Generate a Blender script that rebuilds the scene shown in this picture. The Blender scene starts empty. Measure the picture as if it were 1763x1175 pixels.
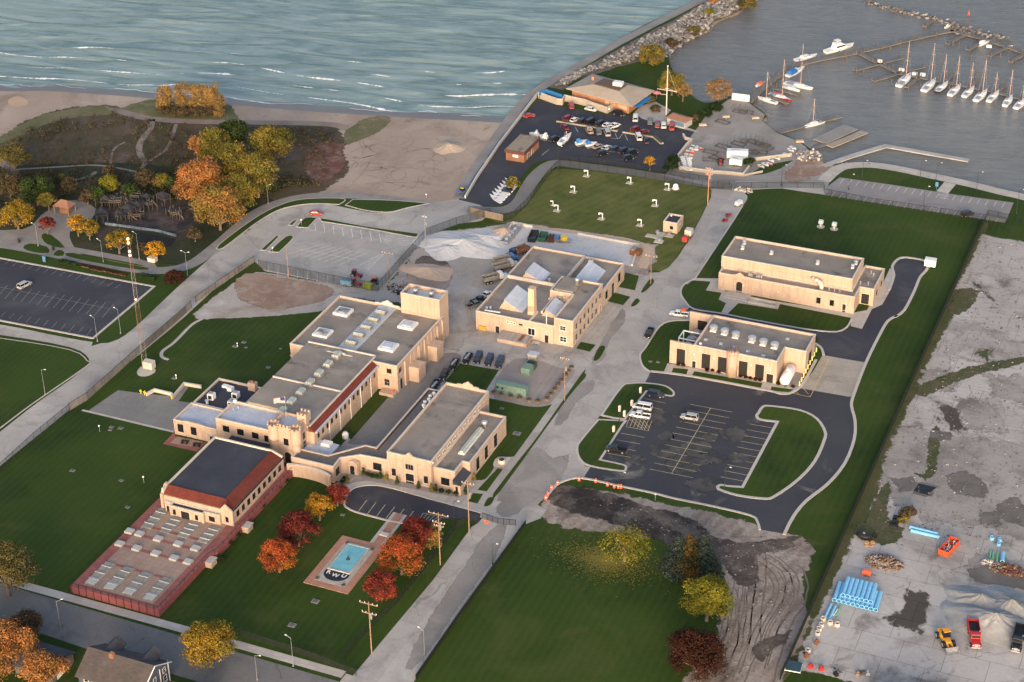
import bpy,bmesh,math,random
import numpy as np
from mathutils import Vector,Matrix
random.seed(7)
R_ = math.radians
SC = bpy.context.scene
COL = SC.collection
# ---------------------------------------------------------------- camera
F_PX,PITCH,ROLL,YAW,CAM_H = 3158.6,0.527824,0.01361,0.406075,265.0
CX,CY = 881.5,587.5
_cp,_sp = math.cos(PITCH),math.sin(PITCH)
_F = np.array([0,_cp,-_sp]); _R0 = np.array([1,0,0.]); _D0 = np.cross(_F,_R0)
_c,_s = math.cos(ROLL),math.sin(ROLL)
_R = _c*_R0+_s*_D0; _D = -_s*_R0+_c*_D0
_M = np.array([[math.cos(YAW),-math.sin(YAW),0],[math.sin(YAW),math.cos(YAW),0],[0,0,1]])
_F,_R,_D = _M@_F,_M@_R,_M@_D
_t = -_F*(CAM_H/-_F[2])
CAM = np.array([_t[0],_t[1],CAM_H])
def P(x,y,z=0.0):
    """survey transform: photo pixel -> site metres (X across the street grid, Y along it) on the level z"""
    d = _F*F_PX+_R*(x-CX)+_D*(y-CY); t = (z-CAM_H)/d[2]; q = CAM+d*t
    return (float(q[0]),float(q[1]))
def crop(x0,y0,s,pts):
    return [(x0+p[0]/s,y0+p[1]/s)+tuple(p[2:]) for p in pts]
cam = bpy.data.cameras.new('camera'); camo = bpy.data.objects.new('camera',cam); COL.objects.link(camo)
mw = Matrix.Identity(4)
for i in range(3):
    mw[i][0] = _R[i]; mw[i][1] = -_D[i]; mw[i][2] = -_F[i]; mw[i][3] = CAM[i]
camo.matrix_world = mw
cam.sensor_width = 36.0; cam.lens = 36.0*F_PX/1763.0
cam.clip_start = 1.0; cam.clip_end = 20000.0
SC.camera = camo
# ---------------------------------------------------------------- light
SUN_AZ = (0.30,-0.954); SUN_EL = R_(11)
W = bpy.data.worlds.new('World'); SC.world = W; W.use_nodes = True
nt = W.node_tree; nt.nodes.clear()
sky = nt.nodes.new('ShaderNodeTexSky'); sky.sky_type = 'NISHITA'; sky.sun_disc = False
sky.sun_elevation = SUN_EL
sky.sun_rotation = math.atan2(SUN_AZ[0],SUN_AZ[1])
sky.air_density = 0.8; sky.dust_density = 5.0; sky.ozone_density = 1.0
bg = nt.nodes.new('ShaderNodeBackground'); bg.inputs['Strength'].default_value = 0.15
ow = nt.nodes.new('ShaderNodeOutputWorld')
nt.links.new(sky.outputs[0],bg.inputs[0]); nt.links.new(bg.outputs[0],ow.inputs[0])
sl = bpy.data.lights.new('sun','SUN'); sl.energy = 0.62; sl.angle = R_(30); sl.color = (1.0,0.73,0.58)
so = bpy.data.objects.new('sun',sl); COL.objects.link(so)
sd = Vector((SUN_AZ[0]*math.cos(SUN_EL),SUN_AZ[1]*math.cos(SUN_EL),math.sin(SUN_EL)))
so.rotation_euler = sd.to_track_quat('Z','Y').to_euler(); so.location = (0,-200,300)
SC.view_settings.view_transform = 'Standard'; SC.view_settings.look = 'None'
SC.view_settings.exposure = 1.36; SC.view_settings.gamma = 1.0
try: SC.view_settings.use_curve_mapping = False
except Exception: pass
SC.render.engine = 'CYCLES'
# ---------------------------------------------------------------- materials
MATS = {}
def _mk(name):
    m = bpy.data.materials.new(name); m.use_nodes = True
    n = m.node_tree.nodes; b = n['Principled BSDF']
    return m,m.node_tree,b
def _noise(t,scale,detail=5,rough=.6,vec=None,dist=0.):
    n = t.nodes.new('ShaderNodeTexNoise'); n.inputs['Scale'].default_value = scale
    n.inputs['Detail'].default_value = detail; n.inputs['Roughness'].default_value = rough
    n.inputs['Distortion'].default_value = dist
    if vec is not None: t.links.new(vec,n.inputs['Vector'])
    return n.outputs['Fac']
def _ramp(t,fac,lo,hi):
    r = t.nodes.new('ShaderNodeMapRange'); r.inputs['From Min'].default_value = lo; r.inputs['From Max'].default_value = hi
    t.links.new(fac,r.inputs['Value']); return r.outputs['Result']
def _mix(t,fac,a,b,mode='MIX'):
    m = t.nodes.new('ShaderNodeMix'); m.data_type = 'RGBA'; m.blend_type = mode
    if isinstance(fac,float): m.inputs[0].default_value = fac
    else: t.links.new(fac,m.inputs[0])
    for k,v in ((6,a),(7,b)):
        if isinstance(v,tuple): m.inputs[k].default_value = (*v,1)
        else: t.links.new(v,m.inputs[k])
    return m.outputs[2]
def _math(t,op,a,b=None):
    m = t.nodes.new('ShaderNodeMath'); m.operation = op
    for k,v in ((0,a),(1,b)):
        if v is None: continue
        if isinstance(v,(int,float)): m.inputs[k].default_value = v
        else: t.links.new(v,m.inputs[k])
    return m.outputs[0]
def _coord(t,sc=(1,1,1),rot=0.,kind='Object'):
    c = t.nodes.new('ShaderNodeTexCoord'); mp = t.nodes.new('ShaderNodeMapping')
    mp.inputs['Scale'].default_value = sc; mp.inputs['Rotation'].default_value = (0,0,rot)
    t.links.new(c.outputs[kind],mp.inputs['Vector']); return mp.outputs[0]
def _bump(t,b,h,strength=.3,dist=.1):
    n = t.nodes.new('ShaderNodeBump'); n.inputs['Strength'].default_value = strength; n.inputs['Distance'].default_value = dist
    t.links.new(h,n.inputs['Height']); t.links.new(n.outputs[0],b.inputs['Normal'])
def mat(name,c,rough=.7,var=.12,scale=1.5,metal=0.,spec=.3,emit=None):
    """plain surface with slight tonal wear"""
    if name in MATS: return MATS[name]
    m,t,b = _mk(name)
    b.inputs['Roughness'].default_value = rough; b.inputs['Metallic'].default_value = metal
    b.inputs['Specular IOR Level'].default_value = spec
    v = _coord(t); f = _ramp(t,_noise(t,scale,4,.6,v),.3,.7)
    lo = tuple(x*(1-var) for x in c); hi = tuple(min(1,x*(1+var)) for x in c)
    t.links.new(_mix(t,f,lo,hi),b.inputs['Base Color'])
    if emit: b.inputs['Emission Color'].default_value = (*emit[:3],1); b.inputs['Emission Strength'].default_value = emit[3]
    MATS[name] = m; return m
def gmat(name,c1,c2,s1=.05,c3=None,s3=.2,t3=(.55,.65),fine=1.5,finev=.15,rough=.9,joints=None,jc=None,cracks=None,patches=(),bump=.2,stripes=None,spec=.2,streak=0.):
    """ground surface: two broad tones, stains, fine grain, optional slab joints / cracks / mowing stripes"""
    if name in MATS: return MATS[name]
    m,t,b = _mk(name)
    b.inputs['Roughness'].default_value = rough; b.inputs['Specular IOR Level'].default_value = spec
    v = _coord(t)
    col = _mix(t,_ramp(t,_noise(t,s1,5,.6,v),.35,.65),c1,c2)
    if c3: col = _mix(t,_ramp(t,_noise(t,s3,6,.65,v,.6),*t3),col,c3)
    for (pc,ps,lo,hi,off) in patches:
        vv = t.nodes.new('ShaderNodeVectorMath'); vv.operation = 'ADD'; vv.inputs[1].default_value = (off,off*1.7,0); t.links.new(v,vv.inputs[0])
        col = _mix(t,_ramp(t,_noise(t,ps,7,.62,vv.outputs[0],.4),lo,hi),col,pc)
    g = _noise(t,fine,6,.7,v)
    if stripes:
        w = t.nodes.new('ShaderNodeTexWave'); w.wave_type = 'BANDS'; w.bands_direction = 'X'
        w.inputs['Scale'].default_value = stripes[0]; w.inputs['Distortion'].default_value = 1.5; w.inputs['Detail'].default_value = 2
        w.inputs['Detail Scale'].default_value = .3
        t.links.new(_coord(t,(1,1,1),stripes[2]),w.inputs['Vector'])
        col = _mix(t,_math(t,'MULTIPLY',w.outputs['Fac'],stripes[1]),col,tuple(x*1.9 for x in c2))
    if streak:
        sv = _coord(t,(1.1,1.1,.10)); col = _mix(t,_math(t,'MULTIPLY',_ramp(t,_noise(t,1.2,5,.65,sv),.46,.72),streak),col,tuple(x*.55 for x in c1))
    if joints:
        br = t.nodes.new('ShaderNodeTexBrick'); br.offset = joints[2] if len(joints) > 2 else 0.
        br.inputs['Scale'].default_value = 1.; br.inputs['Brick Width'].default_value = joints[0]; br.inputs['Row Height'].default_value = joints[1]
        br.inputs['Mortar Size'].default_value = joints[3] if len(joints) > 3 else .07; br.inputs['Mortar Smooth'].default_value = .6
        br.inputs['Color1'].default_value = (.82,.82,.82,1); br.inputs['Color2'].default_value = (1,1,1,1)
        br.inputs['Mortar'].default_value = (*(jc or (.5,.5,.5)),1)
        t.links.new(v,br.inputs['Vector']); col = _mix(t,.8,col,br.outputs['Color'],'MULTIPLY')
    if cracks:
        vo = t.nodes.new('ShaderNodeTexVoronoi'); vo.feature = 'DISTANCE_TO_EDGE'; vo.inputs['Scale'].default_value = cracks[0]
        nz = t.nodes.new('ShaderNodeTexNoise'); nz.inputs['Scale'].default_value = .25; nz.inputs['Detail'].default_value = 4
        t.links.new(v,nz.inputs['Vector'])
        va = t.nodes.new('ShaderNodeVectorMath'); va.operation = 'MULTIPLY_ADD'; va.inputs[1].default_value = (5,5,0)
        t.links.new(nz.outputs['Color'],va.inputs[0]); t.links.new(v,va.inputs[2])
        t.links.new(va.outputs[0],vo.inputs['Vector'])
        cf = _math(t,'MULTIPLY',_math(t,'LESS_THAN',vo.outputs['Distance'],cracks[1]),cracks[2])
        col = _mix(t,cf,col,cracks[3])
    gg = _ramp(t,g,.25,.75)
    col = _mix(t,gg,_mix(t,1.0,col,(1-finev,)*3,'MULTIPLY'),_mix(t,1.0,col,(1+finev,)*3,'MULTIPLY'))
    t.links.new(col,b.inputs['Base Color'])
    _bump(t,b,g,bump,.15)
    MATS[name] = m; return m
def leafmat(name,c1,c2,sat=1.):
    if name in MATS: return MATS[name]
    m,t,b = _mk(name)
    a = t.nodes.new('ShaderNodeAttribute'); a.attribute_name = 'tone'
    s = t.nodes.new('ShaderNodeSeparateColor'); t.links.new(a.outputs['Color'],s.inputs[0])
    col = _mix(t,s.outputs[0],c1,c2)
    k = _ramp(t,s.outputs[1],0,1)
    col = _mix(t,k,_mix(t,1.,col,(.62,)*3,'MULTIPLY'),_mix(t,1.,col,(1.35,)*3,'MULTIPLY'))
    t.links.new(col,b.inputs['Base Color']); b.inputs['Roughness'].default_value = .75
    b.inputs['Specular IOR Level'].default_value = .15
    MATS[name] = m; return m
GRASS = gmat('grass',(.022,.045,.005),(.042,.072,.009),.018,(.070,.080,.020),.05,(.52,.80),2.5,.28,patches=(((.085,.075,.028),.09,.66,.80,77),((.014,.030,.006),.03,.55,.75,5)),stripes=(.16,.09,0.))
LAWN2 = gmat('dry_lawn_grass',(.090,.105,.024),(.130,.130,.038),.035,(.048,.070,.012),.12,(.45,.75),2.5,.18,stripes=(.10,.08,0.4))
CONC = gmat('concrete',(.38,.355,.33),(.485,.455,.42),.03,(.28,.26,.245),.09,(.50,.72),1.2,.10,joints=(7.5,6.0,0.),jc=(.80,.79,.78),cracks=(.05,.0035,.5,(.19,.18,.17)))
WALK = gmat('pale_concrete',(.46,.42,.38),(.54,.495,.445),.1,None,joints=(2.2,2.2,0.),jc=(.72,.72,.70),finev=.08)
KERB = mat('kerb_concrete',(.50,.46,.42),.85,.08)
ASPH = gmat('new_asphalt',(.044,.045,.057),(.060,.061,.073),.03,(.088,.088,.096),.08,(.52,.75),1.5,.12,rough=.8)
ASPH_LOT = gmat('worn_asphalt',(.046,.047,.056),(.064,.064,.073),.03,(.22,.20,.175),.075,(.60,.72),1.5,.12,rough=.8)
ASPH_OLD = gmat('old_grey_asphalt',(.22,.205,.19),(.29,.27,.25),.05,(.34,.315,.29),.1,(.5,.7),1.4,.1,cracks=(.09,.004,.5,(.13,.12,.11)))
SAND = gmat('sand',(.33,.255,.205),(.43,.35,.285),.02,(.27,.21,.17),.05,(.48,.68),.9,.12,patches=(((.46,.34,.24),.03,.60,.72,40),((.20,.16,.13),.11,.62,.72,90)))
WETS = gmat('wet_sand',(.19,.145,.12),(.23,.18,.15),.05,None,rough=.45,spec=.5)
DIRT = gmat('dirt',(.16,.125,.105),(.22,.175,.15),.04,(.29,.25,.22),.08,(.5,.7),1.1,.25,patches=(((.055,.043,.04),.05,.58,.68,12),))
SOIL = gmat('black_soil',(.030,.026,.025),(.065,.053,.047),.1,(.15,.122,.10),.10,(.46,.60),.8,.5,bump=1.4)
GRAVEL = gmat('gravel',(.33,.29,.255),(.42,.385,.355),.04,(.25,.19,.145),.06,(.52,.70),1.3,.16,patches=(((.52,.50,.49),.035,.56,.68,33),((.13,.11,.10),.12,.68,.74,70)))
SCRUB = gmat('dune_scrub',(.060,.058,.026),(.105,.072,.050),.03,(.15,.105,.085),.07,(.46,.72),1.2,.45,patches=(((.22,.19,.15),.16,.68,.76,22),((.028,.038,.018),.03,.52,.66,55)),bump=1.0)
DUNEG = gmat('dune_grass',(.11,.115,.05),(.17,.155,.085),.08,(.24,.20,.15),.15,(.55,.7),1.5,.35,bump=.9)
RUIN = gmat('old_slab_concrete',(.40,.37,.345),(.54,.505,.475),.022,(.28,.255,.235),.055,(.49,.68),1.0,.13,
            joints=(9.5,7.5,.35,.10),jc=(.42,.40,.36),cracks=(.035,.0022,.5,(.09,.09,.05)),
            patches=(((.17,.145,.125),.10,.56,.70,11),((.075,.085,.04),.05,.64,.67,63),((.09,.075,.065),.045,.63,.66,131),((.06,.055,.05),.28,.665,.69,31)))
BRICKR = gmat('red_paving',(.27,.10,.09),(.35,.14,.12),.3,None,joints=(1.2,.6,.5,.04),finev=.1)
PAVT = gmat('tan_paving',(.33,.235,.185),(.39,.28,.225),.15,None,joints=(1.5,1.5,0,.04),finev=.1)
BRICKT = gmat('tan_brick_paving',(.42,.22,.15),(.50,.27,.19),.3,None,joints=(.8,.4,.5,.03),finev=.1)
PAINT = mat('road_paint_white',(.62,.61,.58),.8,.25,1.2)
PAINTY = mat('road_paint_yellow',(.50,.42,.24),.8,.3,1.2)
STUC = gmat('cream_stucco',(.49,.358,.275),(.55,.405,.312),.12,(.38,.275,.205),.30,(.55,.80),2.5,.08,bump=.1,streak=.5)
COPE = mat('coping_stone',(.60,.53,.46),.8,.1)
ROOFG = gmat('gravel_roof',(.26,.225,.195),(.335,.295,.255),.08,(.15,.135,.125),.09,(.54,.76),2.,.12,patches=(((.085,.08,.08),.11,.62,.74,5),((.40,.37,.34),.35,.68,.74,15)),bump=.1,joints=(9,3.1,.5,.035),jc=(.78,.78,.78))
ROOFD = gmat('dark_membrane_roof',(.044,.048,.062),(.060,.064,.080),.1,(.085,.088,.10),.2,(.62,.75),2.,.08)
ROOFS = gmat('silver_coated_roof',(.40,.43,.50),(.52,.55,.62),.25,(.25,.26,.29),.5,(.60,.72),2.,.1,rough=.5)
ROOFM = gmat('pale_metal_roof',(.50,.54,.62),(.56,.60,.68),.2,None,joints=(.9,40,0,.05),jc=(.75,.75,.78),rough=.4)
TILE = gmat('red_tile_roof',(.165,.042,.030),(.22,.055,.038),.3,None,joints=(.35,.35,.5,.05),jc=(.5,.5,.5),finev=.15)
WHITE = mat('white_paint',(.78,.77,.75),.5)
GREYM = mat('grey_metal',(.38,.38,.40),.45,.15,2.,.5)
GALV = mat('galvanised_metal',(.55,.56,.58),.4,.15,2.,.6)
DARKM = mat('black_metal',(.02,.02,.022),.5)
WOOD = mat('weathered_wood',(.27,.225,.19),.85,.25,2.)
POLE = mat('pole_wood',(.26,.17,.11),.85,.2,2.)
RUSTY = mat('rusty_iron',(.20,.09,.05),.8,.4,2.)
BRK = gmat('brick_wall',(.40,.19,.12),(.48,.24,.15),.3,None,joints=(.4,.2,.5,.02),finev=.1)
GREEN = mat('green_enclosure_paint',(.16,.25,.20),.55)
RUB = mat('tyre_rubber',(.018,.018,.02),.8)
ORNG = mat('orange_plastic',(.85,.16,.07),.5)
YEL = mat('yellow_paint',(.75,.50,.05),.5)
REDP = mat('red_paint',(.45,.03,.03),.4)
BLUE = mat('blue_plastic',(.22,.52,.78),.4,.08)
BLUET = mat('blue_tarp',(.03,.16,.42),.5)
def glass():
    m,t,b = _mk('dark_glass'); b.inputs['Base Color'].default_value = (.012,.014,.018,1)
    b.inputs['Roughness'].default_value = .12; b.inputs['Specular IOR Level'].default_value = .6; return m
GLASS = glass()
SKYL = gmat('skylight_glazing',(.46,.48,.42),(.58,.60,.54),.8,None,joints=(.55,9,0,.09),jc=(.35,.36,.32),rough=.3,finev=.05)
# ---------------------------------------------------------------- mesh helpers
class MB:
    def __init__(s): s.v = []; s.f = []; s.m = []; s.k = 0
    def add(s,vs,fs):
        n = len(s.v); s.v += [tuple(map(float,p)) for p in vs]; s.f += [tuple(i+n for i in f) for f in fs]; s.m += [s.k]*len(fs); return s
    def box(s,x0,y0,z0,x1,y1,z1):
        return s.add([(x0,y0,z0),(x1,y0,z0),(x1,y1,z0),(x0,y1,z0),(x0,y0,z1),(x1,y0,z1),(x1,y1,z1),(x0,y1,z1)],
                     [(0,3,2,1),(4,5,6,7),(0,1,5,4),(1,2,6,5),(2,3,7,6),(3,0,4,7)])
    def taper(s,x0,y0,z0,x1,y1,z1,ix,iy,ix2=None):
        if ix2 is None: ix2 = ix
        return s.add([(x0,y0,z0),(x1,y0,z0),(x1,y1,z0),(x0,y1,z0),(x0+ix,y0+iy,z1),(x1-ix2,y0+iy,z1),(x1-ix2,y1-iy,z1),(x0+ix,y1-iy,z1)],
                     [(0,3,2,1),(4,5,6,7),(0,1,5,4),(1,2,6,5),(2,3,7,6),(3,0,4,7)])
    def prism(s,poly,z0,z1,cap=True):
        n = len(poly); a = sum(poly[i][0]*poly[(i+1)%n][1]-poly[(i+1)%n][0]*poly[i][1] for i in range(n))
        if a < 0: poly = poly[::-1]
        vs = [(p[0],p[1],z0) for p in poly]+[(p[0],p[1],z1) for p in poly]
        fs = [(i,(i+1)%n,(i+1)%n+n,i+n) for i in range(n)]
        if cap: fs += [tuple(range(n,2*n)),tuple(range(n-1,-1,-1))]
        return s.add(vs,fs)
    def xprism(s,prof,y0,y1):
        """profile in x,z swept along y"""
        n = len(prof); vs = [(p[0],y0,p[1]) for p in prof]+[(p[0],y1,p[1]) for p in prof]
        return s.add(vs,[tuple(range(n)),tuple(range(2*n-1,n-1,-1))]+[(i,i+n,(i+1)%n+n,(i+1)%n) for i in range(n)])
    def yprism(s,prof,x0,x1):
        n = len(prof); vs = [(x0,p[0],p[1]) for p in prof]+[(x1,p[0],p[1]) for p in prof]
        return s.add(vs,[tuple(range(n)),tuple(range(2*n-1,n-1,-1))]+[(i,i+n,(i+1)%n+n,(i+1)%n) for i in range(n)])
    def lathe(s,x,y,prof,n=12):
        vs = []; fs = []
        for r,z in prof:
            for i in range(n):
                a = 2*math.pi*i/n; vs.append((x+r*math.cos(a),y+r*math.sin(a),z))
        for j in range(len(prof)-1):
            for i in range(n):
                k = (i+1)%n; fs.append((j*n+i,j*n+k,(j+1)*n+k,(j+1)*n+i))
        fs.append(tuple(range(n-1,-1,-1))); fs.append(tuple(range((len(prof)-1)*n,len(prof)*n)))
        return s.add(vs,fs)
    def cyl(s,x,y,z0,z1,r,n=10,r2=None): return s.lathe(x,y,[(r,z0),(r if r2 is None else r2,z1)],n)
    def tube(s,a,b,r,n=6,r2=None):
        a = Vector(a); b = Vector(b); d = b-a
        if d.length < 1e-6: return s
        q = d.to_track_quat('Z','Y'); r2 = r if r2 is None else r2; vs = []
        for p,rr in ((a,r),(b,r2)):
            for i in range(n):
                t = 2*math.pi*i/n; vs.append(p+q@Vector((rr*math.cos(t),rr*math.sin(t),0)))
        return s.add(vs,[(i,(i+1)%n,(i+1)%n+n,i+n) for i in range(n)]+[tuple(range(n-1,-1,-1)),tuple(range(n,2*n))])
    def ball(s,x,y,z,rx,ry=None,rz=None,n=8,j=0.):
        ry = rx if ry is None else ry; rz = rx if rz is None else rz; m = max(4,n//2); prof = []
        vs = []; fs = []
        for k in range(1,m):
            t = math.pi*k/m
            for i in range(n):
                a = 2*math.pi*i/n; q = 1+random.uniform(-j,j)
                vs.append((x+rx*q*math.sin(t)*math.cos(a),y+ry*q*math.sin(t)*math.sin(a),z-rz*q*math.cos(t)))
        b = len(vs); vs += [(x,y,z-rz),(x,y,z+rz)]
        for k in range(m-2):
            for i in range(n):
                l = (i+1)%n; fs.append((k*n+i,k*n+l,(k+1)*n+l,(k+1)*n+i))
        for i in range(n):
            l = (i+1)%n; fs.append((b,l,i)); fs.append((b+1,(m-2)*n+i,(m-2)*n+l))
        return s.add(vs,fs)
def obj(name,mb,m,parent=None,kind=None,smooth=False,off=(0,0,0)):
    me = bpy.data.meshes.new(name)
    v = mb.v
    if off != (0,0,0): v = [(a-off[0],b-off[1],c-off[2]) for a,b,c in v]
    me.from_pydata(v,[],mb.f); 
    for q in (m if isinstance(m,(list,tuple)) else [m]): me.materials.append(q)
    if any(mb.m): me.polygons.foreach_set('material_index',mb.m)
    if smooth: me.polygons.foreach_set('use_smooth',[True]*len(me.polygons))
    me.update()
    o = bpy.data.objects.new(name,me); COL.objects.link(o)
    if parent is not None: o.parent = parent
    if kind: o['kind'] = kind
    return o
def tag(o,label,cat,group=None):
    o['label'] = label; o['category'] = cat
    if group: o['group'] = group
    return o
def thing(name,label,cat,loc=(0,0,0),rz=0.,group=None):
    o = bpy.data.objects.new(name,None); COL.objects.link(o); o.location = loc; o.rotation_euler = (0,0,rz)
    o.empty_display_size = 1.0
    return tag(o,label,cat,group)
CH = {}
def dup(root,loc,rz,label,group=None,swap=None):
    """copy of a thing with its parts and sub-parts; swap = {old material: new material}"""
    if root not in CH:
        CH[root] = [(c,list(c.children)) for c in root.children]
    r = root.copy(); COL.objects.link(r); r.location = loc; r.rotation_euler = (0,0,rz); r['label'] = label
    if group: r['group'] = group
    def cp(o,par):
        c = o.copy(); COL.objects.link(c); c.parent = par
        if swap:
            for s in c.material_slots:
                if s.material in swap: nm = swap[s.material]; s.link = 'OBJECT'; s.material = nm
        return c
    for c,gs in CH[root]:
        k = cp(c,r)
        for g in gs: cp(g,k)
    return r
def spline(pts,closed,seg=4):
    """Catmull-Rom through the points; a point with a third element is a sharp corner"""
    n = len(pts); out = []
    for i in range(n if closed else n-1):
        p1 = pts[i]; p2 = pts[(i+1)%n]
        p0 = pts[(i-1)%n] if (closed or i > 0) else p1
        p3 = pts[(i+2)%n] if (closed or i < n-2) else p2
        if len(p1) > 2: p0 = p1
        if len(p2) > 2: p3 = p2
        for k in range(seg):
            t = k/seg
            out.append(tuple(.5*(2*p1[j]+(p2[j]-p0[j])*t+(2*p0[j]-5*p1[j]+4*p2[j]-p3[j])*t*t+(3*p1[j]-p0[j]-3*p2[j]+p3[j])*t**3) for j in (0,1)))
    if not closed: out.append(tuple(pts[-1][:2]))
    return out
def world(pts,z=0.): return [P(p[0],p[1],z)+tuple(p[2:]) for p in pts]
def jit(pts,step,amp):
    """subdivide a closed outline and roughen it"""
    out = []; n = len(pts)
    for i in range(n):
        a = Vector(pts[i][:2]); b = Vector(pts[(i+1)%n][:2]); L = (b-a).length; k = max(1,int(L/step))
        nn = Vector((-(b-a).y,(b-a).x))
        if nn.length: nn.normalize()
        for j in range(k):
            p = a.lerp(b,j/k)+nn*random.uniform(-amp,amp)
            out.append((p.x,p.y))
    return out
NSH = [0]
SOFT = {}
def softmat(m):
    """the same surface, thinning out in ragged patches towards its edge (attribute 'fade')"""
    if m in SOFT: return SOFT[m]
    c = m.copy(); t = c.node_tree; b = t.nodes['Principled BSDF']; a = t.nodes.new('ShaderNodeAttribute'); a.attribute_name = 'fade'
    n = _ramp(t,_noise(t,.45,6,.7,_coord(t)),.3,.7)
    k = _math(t,'SUBTRACT',n,_math(t,'MULTIPLY',a.outputs['Fac'],1.2)); k = _math(t,'MULTIPLY',_math(t,'ADD',k,.2),4.)
    cl = t.nodes.new('ShaderNodeClamp'); t.links.new(k,cl.inputs[0]); t.links.new(cl.outputs[0],b.inputs['Alpha']); SOFT[m] = c; return c
def soft_sheet(name,w,z,m,kind,rough):
    w = jit(w,rough[0]*1.3,rough[1]*.5)
    if sum(w[i][0]*w[(i+1)%len(w)][1]-w[(i+1)%len(w)][0]*w[i][1] for i in range(len(w))) < 0: w = w[::-1]
    d = rough[1]*2.2; o = offs(w,-d,True); b = MB(); n = len(w)
    b.add([(p[0],p[1],z) for p in w]+[(p[0],p[1],z-.003) for p in o],[tuple(range(n))]+[(i,i+n,(i+1)%n+n,(i+1)%n) for i in range(n)])
    ob = obj(name,b,softmat(m),kind=kind); at = ob.data.attributes.new('fade','FLOAT','POINT'); at.data.foreach_set('value',[0.]*n+[1.]*n); return ob
def sheet(name,pts,z,m,smooth=0,rough=None,kind='structure',px=True,h=0.):
    NSH[0] += 1; z += NSH[0]*.00006
    w = world(pts) if px else list(pts)
    if smooth: w = spline(w,True,smooth)
    else: w = [p[:2] for p in w]
    if rough: return soft_sheet(name,w,z,m,kind,rough)
    a = sum(w[i][0]*w[(i+1)%len(w)][1]-w[(i+1)%len(w)][0]*w[i][1] for i in range(len(w)))
    if a < 0: w = w[::-1]
    b = MB()
    if h: b.prism(w,z-h,z,False)
    b.add([(p[0],p[1],z) for p in w],[tuple(range(len(w)))])
    o = obj(name,b,m,kind=kind); return o
def offs(path,d,closed=False):
    n = len(path); out = []
    for i in range(n):
        a = Vector(path[(i-1)%n] if (closed or i > 0) else path[i]); c = Vector(path[(i+1)%n] if (closed or i < n-1) else path[i]); p = Vector(path[i])
        d1 = (p-a); d2 = (c-p)
        if d1.length < 1e-6: d1 = d2
        if d2.length < 1e-6: d2 = d1
        n1 = Vector((-d1.y,d1.x)).normalized(); n2 = Vector((-d2.y,d2.x)).normalized()
        mm = n1+n2
        if mm.length < 1e-6: mm = n1
        mm.normalize(); k = d/max(.4,mm.dot(n1)); out.append((p.x+mm.x*k,p.y+mm.y*k))
    return out
def ribbon(mb,path,w,z0,z1=None,closed=False):
    """flat band (z1 None) or a kerb-like bar along a path"""
    L = offs(path,w/2,closed); Rr = offs(path,-w/2,closed); n = len(path); m = n if closed else n-1
    if z1 is None:
        mb.add([(p[0],p[1],z0) for p in L]+[(p[0],p[1],z0) for p in Rr],[(i+n,(i+1)%n+n,(i+1)%n,i) for i in range(m)]); return mb
    vs = []
    for q,z in ((L,z0),(L,z1),(Rr,z1),(Rr,z0)): vs += [(p[0],p[1],z) for p in q]
    fs = []
    for i in range(m):
        j = (i+1)%n; fs += [(i,j,j+n,i+n)[::-1],(i+n,j+n,j+2*n,i+2*n)[::-1],(i+2*n,j+2*n,j+3*n,i+3*n)[::-1]]
    if not closed: fs += [(0,n,2*n,3*n),(n-1,4*n-1,3*n-1,2*n-1)]
    return mb.add(vs,fs)
# ================================================================ land and water
beach_edge = [(-350,128),(-200,138),(-80,148),(0,157),(60,157),(100,158),(200,165),(330,176),(430,184),(560,194),(700,203),(800,208),(866,212,1)]
east_edge = [(893,182),(905,163),(940,138),(985,115),(1050,78),(1110,43),(1165,18),(1200,0),(1260,-35),(1330,-70,1),(1400,-45,1),(1330,-18),(1297.8,0),(1268,21),(1244,29.5),(1226.5,40),(1219.5,50),(1183,66),(1160.4,80),(1151.7,94),(1155,115),(1172,145),(1195,168),(1215,177),(1240,173),(1257,166,1),(1290,176,1),(1318.6,198),(1313,208),(1317,217),(1338,228),(1359,236),(1372.5,243),(1386,250),(1407,268),(1411,278),(1435,281.6),(1497.7,283.4),(1550,292),(1602,302.5),(1671.6,316.4),(1723.7,328.6),(1763,337),(1900,372),(2100,425)]
be = spline(world(beach_edge),False,4); ee = spline(world(east_edge),False,3)
E0 = ee[-1]; B0 = be[0]
land = be+ee[0:]+[(E0[0]+900,E0[1]-400),(900,-900),(-1500,-900),(-1500,B0[1]+300)]
b = MB(); b.add([(p[0],p[1],0.) for p in land][::-1],[tuple(range(len(land)))])
ground = obj('ground',b,GRASS,kind='structure')
# banks going down under the water: a gentle wet beach, then steep stone banks
def bank(path,w,zb,m,name):
    b = MB(); ring = [path,offs(path,w*.35),offs(path,w)]; zz = [0,zb*.38,zb]; n = len(path); vs = []
    for q,z in zip(ring,zz): vs += [(p[0],p[1],z) for p in q]
    b.add(vs,[(i+k*n,i+1+k*n,i+1+(k+1)*n,i+(k+1)*n)[::-1] for k in (0,1) for i in range(n-1)])
    return obj(name,b,m,kind='structure')
bank(be,22,-2.6,WETS,'beach_shore')
bank(ee,2.2,-3.0,DIRT,'shore_bank')
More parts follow.
